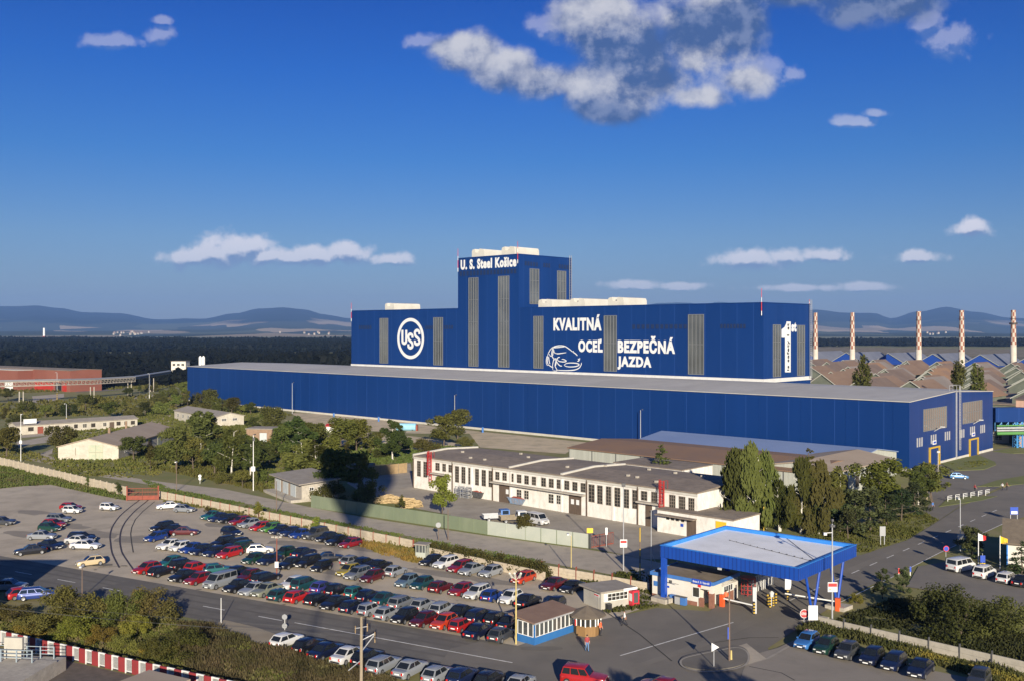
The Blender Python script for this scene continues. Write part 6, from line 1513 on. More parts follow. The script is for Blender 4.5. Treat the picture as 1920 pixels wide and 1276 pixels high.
def crown_lobes(kind, rnd_):
    """unit crowns: height 1 (ground to top), listed as clumps (x, y, z, radius, vertical squash)"""
    Ls = []
    if kind == 'round':
        for i in range(26):
            a = rnd_.uniform(0,6.28); z = rnd_.uniform(.28,.9); e = math.sqrt(max(.03, 1-((z-.55)/.42)**2)); q = rnd_.uniform(.3,.95)*e*.40
            Ls.append((q*math.cos(a), q*math.sin(a), z, rnd_.uniform(.07,.15), .85))
        Ls.append((0,0,.58,.2,1.1))
    elif kind == 'bush':
        for i in range(26):
            a = rnd_.uniform(0,6.28); q = rnd_.random()**.6*.62; z = rnd_.uniform(.18,.8)*(1-.55*(q/.62)**2)
            Ls.append((q*math.cos(a), q*math.sin(a), z, rnd_.uniform(.12,.24), .8))
    elif kind == 'birch':
        for i in range(24):
            a = rnd_.uniform(0,6.28); z = rnd_.uniform(.25,.96); e = (1-abs(z-.5)/.56); q = rnd_.uniform(.2,1)*max(.12,e)*.30
            Ls.append((q*math.cos(a), q*math.sin(a), z, rnd_.uniform(.05,.10)*(1.2-z*.5), 1.3))
        Ls.append((0,0,.55,.12,1.9))
    elif kind == 'weeping':
        for i in range(34):
            a = rnd_.uniform(0,6.28); z = rnd_.uniform(.16,.97); e = 1-abs(z-.42)/.62; q = rnd_.uniform(.25,1)*max(.1,e)*.34
            Ls.append((q*math.cos(a), q*math.sin(a), z, rnd_.uniform(.04,.095), 1.9))
    elif kind == 'poplar':
        for i in range(34):
            a = rnd_.uniform(0,6.28); z = rnd_.uniform(.06,.97); e = min(1, (1-z)*3.0+.12)*min(1, z*4+.3); q = rnd_.uniform(.3,1)*e*.115
            Ls.append((q*math.cos(a), q*math.sin(a), z, rnd_.uniform(.035,.07), 1.9))
        Ls += [(0,0,.3,.11,2.2),(0,0,.6,.10,2.2)]
    elif kind == 'spruce':
        for i in range(60):
            z = rnd_.random()**1.25*.93+.05; a = rnd_.uniform(0,6.28); e = (1-z)*.27+.012; q = rnd_.uniform(.35,1)*e
            Ls.append((q*math.cos(a), q*math.sin(a), z, .022+e*.26, .55))
    elif kind == 'pine':
        for i in range(26):
            z = rnd_.uniform(.15,.97); a = rnd_.uniform(0,6.28); e = (1-z)**.7*.38+.03; q = rnd_.uniform(.3,1)*e
            Ls.append((q*math.cos(a), q*math.sin(a), z, rnd_.uniform(.06,.12), .75))
    elif kind == 'young':
        for i in range(16):
            a = rnd_.uniform(0,6.28); z = rnd_.uniform(.28,.97); q = rnd_.uniform(.2,1)*.20*(1.15-z)
            Ls.append((q*math.cos(a), q*math.sin(a), z, rnd_.uniform(.05,.11), 1.1))
    return Ls
NLEAF = {'round':3600,'bush':3400,'birch':2800,'weeping':4000,'poplar':3000,'spruce':2600,'pine':2200,'young':900}
LSZ = {'round':.05,'bush':.06,'birch':.042,'weeping':.036,'poplar':.034,'spruce':.036,'pine':.05,'young':.05}
CROWNS, TRUNKS = {}, {}
def crown_mesh(kind, var, lm, dens=1.0):
    key = (kind, var, lm, dens)
    if key not in CROWNS:
        r_ = random.Random(hash((kind, var)) % 9999 if False else (sum(map(ord, kind))*7 + var*101)); mb = MB()
        leafcloud(mb, crown_lobes(kind, r_), int(NLEAF[kind]*dens), LSZ[kind]/(dens**.5), r_, droop=.72 if kind == 'weeping' else .25 if kind == 'birch' else 0)
        CROWNS[key] = mb.mesh('crown', MATS[lm])
    return CROWNS[key]
def trunk_mesh(kind, var, bm):
    key = (kind, var, bm)
    if key not in TRUNKS:
        r_ = random.Random(sum(map(ord, kind))*3 + var*57); mb = MB()
        top = {'round':.62,'bush':.5,'birch':.9,'weeping':.9,'poplar':.9,'spruce':.93,'pine':.9,'young':.9}[kind]
        base = {'round':.026,'bush':.016,'birch':.014,'weeping':.017,'poplar':.02,'spruce':.016,'pine':.017,'young':.012}[kind]
        stems = 4 if kind == 'bush' else 2 if kind in ('birch','weeping') and var % 2 else 1
        for s_ in range(stems):
            a0 = s_*6.28/stems + r_.uniform(0,1); sp_ = 0 if stems == 1 else (.16 if kind == 'bush' else .07)
            p = Vector((math.cos(a0)*.01*(stems > 1), math.sin(a0)*.01*(stems > 1), -.01)); n_ = 5; rr_ = base
            for i in range(n_):
                q = Vector((p.x + math.cos(a0)*sp_/n_ + r_.uniform(-.012,.012), p.y + math.sin(a0)*sp_/n_ + r_.uniform(-.012,.012), top*(i+1)/n_))
                mb.tube(p, q, rr_, rr_*.76, n=6, cap=False); 
                if i >= 1 and kind not in ('poplar',):
                    for _ in range(3):
                        a = r_.uniform(0,6.28); ln = r_.uniform(.1,.26)*(1.15 - q.z); e = q + Vector((math.cos(a)*ln, math.sin(a)*ln, ln*(.75 if kind in ('round','birch','young','bush','weeping') else .12)))
                        mb.tube(q, e, rr_*.45, rr_*.15, n=4, cap=False)
                p = q; rr_ *= .76
        TRUNKS[key] = mb.mesh('trunk', MATS[bm])
    return TRUNKS[key]
TREE_PROTO = {}
def tree(name, label, kind, lm, px, py, ptop, wide=1.0, var=0, group=None, ground=None, dens=1.0, bark=None, h=None):
    o = Vector((ground[0], ground[1], 0)) if ground else at(px, py)
    if h is None:
        h = H - (ptop - HZ)*o.y/F
        if px < 900 and kind in ('round','birch') and py < 935: wide *= 1.18; h *= 1.04
    bark = bark or ('bark_birch' if kind in ('birch','weeping') else 'bark')
    cat = 'shrub' if kind == 'bush' else 'tree'
    t = thing(name, label, cat, o, R.uniform(0, 6.28), group); t.scale = (h*wide, h*wide, h)
    link('trunk', trunk_mesh(kind, var % 3, bark), t); link('crown', crown_mesh(kind, var, lm, dens), t)
    return t
T = tree
# left, around the huts and the wall
T('round_tree','dense round tree close against the long wall of the pale barn','round','leaf_dark',251,863,818,1.25,0)
T('young_tree','young pointed tree just right of the tree beside the barn','young','leaf_olive',281,884,836,1.3,0)
T('birch_tree','tall pale birch in front of the cream cottage','birch','leaf_birch',377,850,772,1.5,0)
T('birch_tree','second birch behind it, left of the cottage gable','birch','leaf_olive',392,845,777,1.2,1)
T('round_tree','tall dark tree left of the birch in front of the barn end','round','leaf_dark',330,884,796,.85,1)
T('round_tree','round tree standing right of the tall dark tree near the barn','round','leaf_green',362,882,818,.9,2)
T('round_tree','small round tree between the two birch groups','round','leaf_dark',402,890,830,.95,0)
T('birch_tree','tall birch with two white stems left of the notice board lamp','birch','leaf_olive',434,893,804,1.25,3)
T('round_tree','dark tree pressed behind the two stemmed birch','round','leaf_pine',452,885,815,.75,1)
T('round_tree','wide dark tree in front of the long cream hut','round','leaf_dark',112,852,797,1.15,2)
T('round_tree','round tree at the left edge beside the white lamp post','round','leaf_green',12,856,800,1.0,0)
T('round_tree','dark tree touching the left picture edge above the wall','round','leaf_dark',-12,850,806,1.2,1)
T('birch_tree','birch with a bare white stem before the square brick hut','birch','leaf_olive',470,893,818,1.2,2)
T('round_tree','leafy tree right of the square brick hut','round','leaf_green',528,868,795,.8,1)
T('round_tree','dark tree rising above the brick hut toward the hall wall','round','leaf_dark',509,818,760,.9,2)
T('birch_tree','tall tree with an open crown between hut and garage','birch','leaf_birch',553,862,784,1.5,1)
T('round_tree','broad tree behind the open crowned birch','round','leaf_dark',588,845,792,1.0,0)
T('birch_tree','two stemmed birch behind the garage roof','birch','leaf_olive',570,893,824,1.7,3)
T('birch_tree','second two stemmed birch right behind the garage roof','birch','leaf_birch',592,893,830,1.5,1)
T('round_tree','big twin crowned tree in front of the sandy apron','round','leaf_green',640,852,782,1.0,2)
T('round_tree','right crown of the twin trees in front of the sandy apron','round','leaf_green',668,848,785,.95,0)
T('birch_tree','slim birch standing alone left of the pale blue tank','birch','leaf_birch',736,862,789,1.35,2)
T('round_tree','large round tree in front of the hall wall near the tank','round','leaf_green',832,838,775,1.1,1)
T('round_tree','darker tree behind the large round tree by the hall wall','round','leaf_dark',858,822,766,1.0,0)
T('shrub','spreading bush at the foot of the large round tree','bush','leaf_green',800,845,812,1.1,0)
T('shrub','spreading bush right of the large round tree','bush','leaf_olive',872,838,810,1.0,1)
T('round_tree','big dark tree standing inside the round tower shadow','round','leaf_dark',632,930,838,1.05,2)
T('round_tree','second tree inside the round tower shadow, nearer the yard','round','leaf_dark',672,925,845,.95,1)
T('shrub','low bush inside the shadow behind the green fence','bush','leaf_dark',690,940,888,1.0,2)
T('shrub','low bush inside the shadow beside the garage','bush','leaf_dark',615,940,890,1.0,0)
T('young_tree','light green maple on the yard lawn before the workshop','round','leaf_yellow',829,967,886,.78,1,dens=.6)
T('small_tree','thin small tree in front of the firewood heap','young','leaf_autumn',752,957,926,1.7,1)
T('shrub','leafy young tree leaning over the pale fence by the yard vans','round','leaf_green',985,1008,963,1.1,0)
T('spruce','small spruce showing above the workshop roof','spruce','leaf_birch',0,0,0,1.9,0,ground=(30.8,205),h=10.2)
# weeping birches and the group right of the workshop
T('weeping_birch','leftmost weeping birch beside the workshop end wall','weeping','leaf_birch',1378,992,852,1.2,0)
T('weeping_birch','tallest weeping birch in the middle of the group','weeping','leaf_birch',1409,996,842,1.05,1)
T('weeping_birch','weeping birch right of the tallest one in front of the white store','weeping','leaf_birch',1436,990,853,1.1,2)
T('weeping_birch','small weeping birch low between birches and spruce','weeping','leaf_olive',1462,995,905,1.3,1)
T('spruce','dark spruce rising above the birches in front of the tan gabled shed','spruce','leaf_green',1518,985,838,1.25,1)
T('weeping_birch','weeping birch hanging in front of the dark spruce','weeping','leaf_birch',1502,1000,868,1.15,0)
T('weeping_birch','weeping birch right of the dark spruce','weeping','leaf_olive',1534,1000,872,1.15,2)
T('birch_tree','thin birch between the spruce and the yellow green tree','birch','leaf_olive',1572,990,876,1.1,1)
T('round_tree','bright yellow green tree in front of the tan gabled shed','round','leaf_yellow',1652,962,855,1.3,2,dens=1.4)
T('round_tree','olive tree behind the A shaped wooden poles','round','leaf_olive',1746,940,864,1.3,1)
T('birch_tree','olive tree left part leaning over the hall corner','birch','leaf_olive',1722,945,872,1.5,0)
for i, (px, py, pt, lb) in enumerate(((1545,1000,925,'dark pine behind the floodlight mast'),(1575,998,930,'dark pine second from the floodlight mast'),(1604,1000,918,'dark pine under the thin birch'),(1632,995,912,'dark pine left below the yellow green tree'),(1662,985,925,'dark pine right below the yellow green tree'),(1690,975,912,'dark pine left of the wooden poles'),(1715,962,905,'dark pine at the wooden poles by the road'),(1590,1010,955,'small dark pine in front of the pine row'))):
    T('pine_tree',lb,'pine','leaf_pine',px,py,pt,1.6,i % 4,group='dark pines beside the road')
for i, (gx_, gy_, hh_, lb) in enumerate(((111,314,24.2,'slender poplar between the tall block and the hall gable'),(145.5,324,23.8,'left poplar of the close pair behind the hall ridge'),(155,330,24.0,'right poplar of the close pair behind the hall ridge'))):
    T('poplar_tree',lb,'poplar','leaf_olive',0,0,0,.98,i,ground=(gx_,gy_),h=hh_,group='poplars behind the hall')
# right foreground
T('shrub','huge round dark bush in front of the white vans','bush','leaf_dark',1800,1188,1072,1.05,0,dens=2.2)
T('shrub','second big bush merging right of the huge round bush','bush','leaf_dark',1880,1190,1098,1.0,1,dens=2.0)
T('pine_tree','small pine left of the delineator post','pine','leaf_pine',1655,1122,1064,1.0,0)
T('pine_tree','small pine right of the delineator post','pine','leaf_pine',1694,1110,1060,1.1,1)
T('shrub','bright little bush at the canopy leg by the road','bush','leaf_yellow',1606,1130,1106,.9,2)
T('pine_tree','bluish pine bush behind the white vans left of the flagpole','pine','leaf_pine',1825,1045,1010,1.5,2)
T('round_tree','dark tree behind the roadside lamp left of the white house','round','leaf_pine',1822,1042,985,1.2,1)
T('spruce','dark spruce at the right edge in front of the white house','spruce','leaf_pine',1916,1078,1012,1.9,0)
# lower left bushes
T('shrub','big olive bush below the beige hatchback','bush','leaf_olive',135,1168,1072,1.0,1,dens=2.0)
T('shrub','big olive bush right of the blue estate car and road','bush','leaf_olive',232,1168,1086,.95,2,dens=2.0)
T('shrub','rusty tinted bush at the right end of the bush row','bush','leaf_autumn',285,1165,1082,.95,0,dens=2.0)
T('shrub','yellow green bush in the middle behind the striped railing','bush','leaf_yellow',142,1195,1142,1.2,0,dens=1.4)
T('shrub','upright yellow green bush behind the railing further right','bush','leaf_yellow',254,1195,1138,.8,1,dens=1.4)
T('shrub','golden bush between the two yellow green bushes','bush','leaf_gold',192,1206,1160,1.0,2,dens=1.4)
T('shrub','olive bush at the left edge above the railing','bush','leaf_olive',60,1190,1140,1.4,1,dens=1.6)
T('shrub','golden tinged bush low at the far left','bush','leaf_gold',52,1195,1158,1.2,0,dens=1.2)
T('shrub','brownish bush right behind the red hatchback at the left','bush','leaf_autumn',20,1165,1120,1.5,2,dens=1.6)
T('shrub','wide olive bush at the end of the row beside the dry grass','bush','leaf_olive',330,1228,1158,1.15,0,dens=1.8)
T('shrub','dark olive bush lower right behind the railing','bush','leaf_olive',296,1232,1182,1.2,1,dens=1.6)
T('shrub','small gold bush just above the railing','bush','leaf_gold',275,1228,1206,1.2,2)
T('shrub','green bush just above the railing panels','bush','leaf_green',232,1222,1180,1.1,0,dens=1.4)
# shrubs of the waste ground at the left, each countable
r5 = random.Random(77)
waste = [(-20,742,722),(15,750,730),(48,772,748),(85,782,762),(66,800,780),(126,778,752),(160,768,742),(188,765,735),(205,782,756),(232,770,752),(250,782,762),(272,778,756),(300,776,748),(330,764,742),(352,762,735),(372,758,728),(395,766,732),(412,772,742),(434,776,748),(262,738,722),(285,733,716),(240,745,730),(318,745,722),(345,740,718),(360,728,708),(300,755,735),(470,776,757),(452,774,756),(495,792,774),(10,790,768),(36,798,772),(475,805,785),(560,800,782),(575,815,795),(695,855,835),(715,858,838),(760,850,835),(305,862,832),(322,858,828),(345,872,838),(385,875,838),(415,880,845),(422,850,815),(440,838,806),(455,850,818),(490,850,815),(505,872,836),(520,850,812),(545,885,850),(535,830,800),(565,838,808),(600,880,840),(610,835,800),(625,860,822),(650,868,835),(690,840,806),(708,835,812),(750,838,815),(385,782,758),(365,780,760),(285,852,830),(270,842,822),(498,905,875),(455,912,885),(540,895,868),(425,905,880)]
pos = ['by the pipe bridge','on the waste ground','behind the long cream hut','below the hall corner']
LM_ = {'long cream hut':(145,800),'pale barn':(170,845),'cream cottage':(386,782),'square brick hut':(487,815),'red works':(110,715),'far corner of the blue hall':(372,725),'end of the pipe bridge':(318,700),'white lamp post':(39,830),'notice board lamp post':(475,880),'concrete garage':(545,915),'white site hut':(612,800),'pale blue tank':(762,806),'round tower shadow':(650,900),'barn chimney':(272,800),'red works yard':(100,750),'yellow lamp post':(124,780),'rail gate':(268,915),'bare verge of the hall':(520,780)}
used_ = set(); CN_ = {'leaf_dark':'dark green','leaf_green':'mid green','leaf_olive':'olive'}; KN_ = {'bush':'bush','round':'round crowned tree','young':'slim young tree'}
def where(px, py, k):
    q = sorted(LM_, key=lambda n_: math.hypot(LM_[n_][0]-px, (LM_[n_][1]-py)*2.2)); a, b = q[0], q[1]
    dx, dy = px-LM_[a][0], py-LM_[a][1]
    d = ('left of' if dx < 0 else 'right of') if abs(dx) > abs(dy)*2 else ('in front of' if dy > 0 else 'behind')
    opts = [f'{d} the {a}', f'between the {a} and the {b}', f'well {d} the {a}', f'{d} the {a}, nearer the {b}', f'between the {a} and the {q[2]}', f'{d} the {a}, toward the {q[2]}']
    for o_ in opts:
        for sz in ('', 'low ' if k == 'bush' else 'small ', 'bigger '):
            yield sz, o_
for i, (px, py, pt) in enumerate(waste):
    k = ['bush','round','bush','round','young'][i % 5]; lm = ['leaf_dark','leaf_green','leaf_olive','leaf_dark','leaf_green'][i*3 % 5]
    lab_ = next(l_ for l_ in (f'{sz}{CN_[lm]} {KN_[k]} {o_}' for sz, o_ in where(px, py, k)) if l_ not in used_ and len(l_.split()) <= 16); used_.add(lab_)
    T('scrub_tree',lab_,k,lm,px,py,pt-4,1.15 if k != 'young' else 1.5,i % 3,group='scrub trees on the waste ground')
# trees outside the frame whose shade falls on the junction
T('round_tree','tree beyond the lower edge that shades the junction','round','leaf_green',0,0,0,.8,1,ground=(15.6,54),h=13.2,group='trees below the junction')
T('round_tree','tree beyond the lower edge that shades the junction','round','leaf_green',0,0,0,.8,2,ground=(26.5,53),h=13.6,group='trees below the junction')
# ---------------------------------------------------------------- weeds, ivy hedge, undergrowth
def inside(p, poly):
    c = False; n = len(poly); j = n-1
    for i in range(n):
        if (poly[i].y > p.y) != (poly[j].y > p.y) and p.x < (poly[j].x-poly[i].x)*(p.y-poly[i].y)/(poly[j].y-poly[i].y)+poly[i].x: c = not c
        j = i
    return c
def weeds(name, polys, n, size, hmax, m, seed, clump=.35, blades=4):
    r_ = random.Random(seed); mb = MB()
    P = [[at(*q) for q in poly] for poly in polys]; ar = []
    for p in P: ar.append(abs(sum(p[i].x*p[(i+1)%len(p)].y-p[(i+1)%len(p)].x*p[i].y for i in range(len(p))))/2)
    tot = sum(ar)
    for p, a in zip(P, ar):
        x0, x1 = min(q.x for q in p), max(q.x for q in p); y0, y1 = min(q.y for q in p), max(q.y for q in p)
        k = int(n*a/tot); c = 0; tries = 0
        while c < k and tries < k*30:
            tries += 1; q = Vector((r_.uniform(x0,x1), r_.uniform(y0,y1), 0))
            if not inside(q, p): continue
            f_ = fbm(q.x/4+seed, q.y/4, 3)
            if f_ < -.3+clump*.3: 
                if r_.random() < .75: continue
            c += 1; hh = hmax*r_.uniform(.35,1)*(1+.6*f_)
            for _ in range(blades):
                a_ = r_.uniform(0,6.28); dx, dy = math.cos(a_)*size*.5, math.sin(a_)*size*.5; ox, oy = r_.uniform(-.3,.3), r_.uniform(-.3,.3); lx, ly = r_.uniform(-.4,.4)*hh, r_.uniform(-.4,.4)*hh
                z_ = hh*r_.uniform(.5,1)
                mb.add([(q.x+ox-dx,q.y+oy-dy,0),(q.x+ox+dx,q.y+oy+dy,0),(q.x+ox+dx*.5+lx,q.y+oy+dy*.5+ly,z_),(q.x+ox-dx*.5+lx,q.y+oy-dy*.5+ly,z_*.9)], [(0,1,2,3)])
    o = mb.build(name, MATS[m]); o['kind'] = 'stuff'; return o
SL = [(-40,1168),(60,1150),(180,1160),(330,1165),(400,1178),(500,1212),(520,1222),(640,1262),(720,1276),(720,1330),(480,1300),(360,1262),(180,1225),(0,1182),(-40,1172)]
weeds('dry_grass', [[(335,1170),(400,1176),(500,1212),(560,1232),(660,1258),(740,1276),(740,1330),(480,1310),(380,1270),(330,1230)]], 9000, .13, .8, 'weed_dry', 1)
weeds('weeds', [SL], 9000, .2, .42, 'weed_green', 2)
weeds('dry_grass', [SL], 2500, .18, .5, 'weed_dry', 3)
weeds('weeds', [[(-60,866),(20,874),(110,893),(235,928),(236,938),(150,920),(95,908),(40,911),(-60,921)]], 2600, .25, .7, 'weed_green', 4)
weeds('dry_grass', [[(-60,880),(110,893),(230,930),(150,920),(95,908),(-60,921)]], 900, .2, .7, 'weed_dry', 5)
weeds('weeds', [[(300,935),(420,957),(600,991),(775,1029),(775,1034),(600,996),(420,962),(300,940)]], 500, .22, .7, 'weed_green', 6)
weeds('weeds', [[(672,1014),(775,1032),(795,1040),(785,1056),(720,1040),(672,1022)]], 800, .25, .8, 'weed_gold', 7)
weeds('weeds', [[(262,896),(330,917),(600,971),(800,1010),(1010,1050),(1010,1060),(800,1018),(600,980),(300,924)]], 1700, .2, .35, 'weed_green', 8)
weeds('weeds', [[(100,900),(300,880),(480,905),(510,920),(600,900),(640,850),(560,812),(480,770),(300,770),(160,790),(100,830)]], 14000, .5, .8, 'weed_green', 9, blades=3)
weeds('weeds', [[(300,880),(480,918),(505,925),(480,890),(380,870)]], 1700, .35, 1.1, 'weed_green', 10, blades=3)
weeds('weeds', [[(-60,740),(480,720),(360,690),(-60,690)],[(-60,790),(260,775),(360,765),(560,780),(360,735),(-60,760)]], 13000, 1.2, 1.3, 'weed_green', 11, blades=3)
weeds('weeds', [[(-60,800),(30,835),(110,865),(235,890),(262,897),(190,893),(78,866),(-60,852)],[(232,866),(300,868),(300,896),(250,888)],[(258,800),(360,800),(400,830),(300,860),(235,830)]], 4200, .4, .5, 'weed_green', 31, blades=3)
weeds('weeds', [[(1500,1176),(1530,1172),(1700,1214),(1920,1266),(1960,1290),(1900,1290),(1700,1228),(1560,1190),(1500,1192)]], 3000, .16, .75, 'weed_dark', 12)
weeds('weeds', [[(1600,1150),(1700,1115),(1960,1200),(1960,1260),(1740,1210),(1560,1165)]], 3600, .25, .45, 'weed_dark', 13)
weeds('dry_grass', [[(1660,1212),(1760,1235),(1950,1285),(1950,1300),(1760,1245)]], 900, .15, .7, 'weed_gold', 14)
weeds('weeds', [[(1480,1010),(1620,1036),(1700,1010),(1760,974),(1730,958),(1600,990)]], 2600, .25, .4, 'weed_green', 15)
weeds('weeds', [[(1225,1098),(1240,1126),(1150,1120),(1080,1090),(1200,1066),(1225,1080)],[(1190,1125),(1236,1135),(1180,1145),(1130,1150)]], 900, .25, .5, 'weed_green', 16)
weeds('weeds', [[(640,838),(780,830),(890,842),(760,868),(640,872)]], 2000, .6, .9, 'weed_green', 17, blades=3)
weeds('dry_grass', [[(1776,868),(1850,862),(1860,870),(1800,880)]], 260, .3, .4, 'weed_gold', 18)
# ivy grown over the slab wall behind the upper car row
iv = thing('ivy_hedge','thick dark ivy hedge swallowing the slab wall behind the upper car row','hedge',(0,0,0)); mb = MB(); rI = random.Random(9); lob = []
a, b = at(800,1040), at(1022,1088)
for i in range(46):
    t_ = i/45; c = a+(b-a)*t_; bulge = .5+.5*math.sin(t_*9)+rI.uniform(0,.6)
    for _ in range(3): lob.append((c.x+rI.uniform(-.6,.6)+.4, c.y+rI.uniform(-.2,1.5), rI.uniform(.3,1.5+.4*bulge), rI.uniform(.4,.8), .9))
leafcloud(mb, lob, 12000, .26, rI); iv_c = mb.build('leaves', MATS['leaf_dark'], iv); iv_c['kind'] = 'stuff'
mb = MB(); d_ = b-a; nn = Vector((-d_.y,d_.x,0)).normalized()*.08; mb.prism([(a+nn).xy,(a-nn).xy,(b-nn).xy,(b+nn).xy], 0, 1.25); mb.build('wall_core', MATS['wall_beige'], iv)
for px, py, pt, lm, lb in ((485,972,938,'leaf_yellow','spindly yellow green sapling growing at the slab wall'),(592,1000,966,'leaf_yellow','round yellow green sapling at the slab wall behind the dark off roader'),(165,912,890,'leaf_olive','little bush on the wall left of the rail gate'),(222,928,902,'leaf_green','little bush close left of the rail gate post'),(388,962,946,'leaf_autumn','dry bush at the wall behind the silver hatchback'),(462,965,945,'leaf_olive','small dark bush at the slab wall left of the spindly sapling')):
    T('sapling',lb,'young',lm,px,py,pt,1.9,1)
# ================================================================== cars
CARS = {   # length, width, height, belt, bonnet height, stations (rear base, roof rear, roof front, screen base), tail height
 'hatchback':  dict(L=3.95,W=1.66,H=1.42,bl=.86,hood=.80,c=(-1.86,-1.35,.10,.92),tail=.88),
 'small_hatch':dict(L=3.45,W=1.52,H=1.42,bl=.84,hood=.80,c=(-1.62,-1.40,.22,.88),tail=.86),
 'sedan':      dict(L=4.45,W=1.72,H=1.42,bl=.88,hood=.80,c=(-1.55,-.78,.30,1.02),tail=.92),
 'estate':     dict(L=4.45,W=1.72,H=1.45,bl=.87,hood=.80,c=(-2.12,-1.75,.25,1.02),tail=.88),
 'mpv':        dict(L=4.35,W=1.76,H=1.64,bl=.95,hood=.90,c=(-2.08,-1.72,.50,1.35),tail=.95),
 'van':        dict(L=4.75,W=1.88,H=1.92,bl=1.08,hood=1.02,c=(-2.30,-2.18,.98,1.70),tail=1.08),
 'suv':        dict(L=4.45,W=1.84,H=1.80,bl=1.05,hood=1.02,c=(-2.14,-1.90,.20,.75),tail=1.06),
}
CM = {}
def car_meshes(kind):
    if kind in CM: return CM[kind]
    d = CARS[kind]; L, W, Hh, bl = d['L'], d['W']/2, d['H'], d['bl']; rb, rr_, rf_, fb = d['c']; xr, xf = -L/2, L/2
    wr = .30 if kind not in ('suv','van') else .36; xw = (xr + .72, xf - .80)
    out = {}
    # lower body: cross sections along the length
    def top(x):
        if x >= fb: t = (x-fb)/(xf-fb); return bl + (d['hood']-.10-bl)*t**1.4 - .05*max(0, (t-.8)/.2)**2
        if x <= rb: t = (rb-x)/max(.05, rb-xr); return bl + (d['tail']-.06-bl)*t - .05*max(0, (t-.7)/.3)**2
        return bl
    def wid(x):
        e = abs(x)/(L/2); return W*(1 - .17*max(0, (e-.72)/.28)**2.0)
    xs = sorted(set([xr, xr+.06, xr+.2, xf-.25, xf-.08, xf, rb, fb, xw[0], xw[1]] + [xw[i]+s_*wr*1.12*k for i in (0,1) for s_ in (-1,1) for k in (.55,1)] + [-.4, .35]))
    mb = MB(); rows = []
    for x in xs:
        w_ = wid(x); t = top(x); zb = .24 if x not in (xr, xf) else .34
        endf = 1 if x in (xr, xf) else 0
        arch = zb
        for cx in xw:
            dd = abs(x-cx)
            if dd < wr*1.12-.001: arch = max(arch, wr + math.sqrt(max(0,(wr*1.1)**2 - dd*dd)))
        za = min(arch, t-.18); zt = t - (.10 if endf else 0)
        half = [(w_*.80, zb), (w_*.985, za), (w_, max(za+.03, .52)), (w_*.975, max(za+.06, zt-.16)), (w_*.90, zt-.015), (w_*.55, zt+.022)]
        rows.append([(x, y, z) for y, z in half] + [(x, -y, z) for y, z in half[::-1]])
    n = len(rows[0]); mb.v = [p for r_ in rows for p in r_]
    for i in range(len(rows)-1):
        for j in range(n): mb.f.append((i*n+j, i*n+(j+1) % n, (i+1)*n+(j+1) % n, (i+1)*n+j)); mb.m.append(0)
    mb.add(rows[0], [tuple(range(n))]); mb.add(rows[-1], [tuple(range(n-1,-1,-1))])
    # cabin
    wb, wt = W*.905, W*.72
    if kind in ('van','suv'): wt = W*.83
    st = [(rb, bl-.03, wb), (rr_, Hh-.05, wt), (rr_+.16, Hh-.012, wt), (rf_-.15, Hh-.008, wt), (rf_, Hh-.055, wt), (fb, bl-.03, wb)]
    def ring(xb, xt, y0, z0, y1, z1): pass
    base = [(rb,wb,bl-.04),(fb,wb*.96,bl-.04),(fb,-wb*.96,bl-.04),(rb,-wb,bl-.04)]
    tp = [(rr_,wt,Hh-.06),(rf_,wt,Hh-.06),(rf_,-wt,Hh-.06),(rr_,-wt,Hh-.06)]
    tp2 = [(rr_+.13,wt*.84,Hh),(rf_-.16,wt*.84,Hh+.0),(rf_-.16,-wt*.84,Hh),(rr_+.13,-wt*.84,Hh)]
    V = base+tp+tp2; Fc = []
    for k in (0, 4): Fc += [(k+i, k+4+i, k+4+(i+1) % 4, k+(i+1) % 4) for i in range(4)]
    Fc.append((8,11,10,9)); mb.add(V, Fc)
    for s_ in (-1,1): mb.box(fb-.32, s_*(wb+.03)-.07, bl+.02, fb-.18, s_*(wb+.03)+.07, bl+.15)      # mirrors
    me = mb.mesh('body', MATS['car_paint']); bmx = bmesh.new(); bmx.from_mesh(me); bmesh.ops.recalc_face_normals(bmx, faces=bmx.faces)
    bmx.to_mesh(me); bmx.free()
    me.polygons.foreach_set('use_smooth', [True]*len(me.polygons))
    try: me.set_sharp_from_angle(angle=rad(38))
    except Exception: pass
    out['body'] = me
    def lerp(a, b, t): return Vector(a)+(Vector(b)-Vector(a))*t
    def panel(name, A, B, C, D, off, ins=(.06,.06,.1,.1), mi='glass_dark'):   # A,B bottom; D,C top
        A, B, C, D = map(Vector, (A,B,C,D)); nrm = (B-A).cross(D-A).normalized()
        def P(u, v): return lerp(lerp(A,B,u), lerp(D,C,u), v)
        q = [P(ins[0],ins[2]),P(1-ins[1],ins[2]),P(1-ins[1]*.9,1-ins[3]),P(ins[0]*.9,1-ins[3])]; return [p + nrm*off for p in q]
    m1 = MB(); m1.quad(*panel('w', base[2], base[1], tp[1], tp[2], .012, (.05,.05,.12,.06))); out['windscreen'] = m1.mesh('windscreen', MATS['glass_dark'])
    m1 = MB(); m1.quad(*panel('w', base[0], base[3], tp[3], tp[0], .012, (.09,.09,.16 if kind != 'van' else .2,.10))); out['rear_window'] = m1.mesh('rear_window', MATS['glass_dark'])
    nwin = 3 if kind in ('van','estate','mpv','suv') else 2
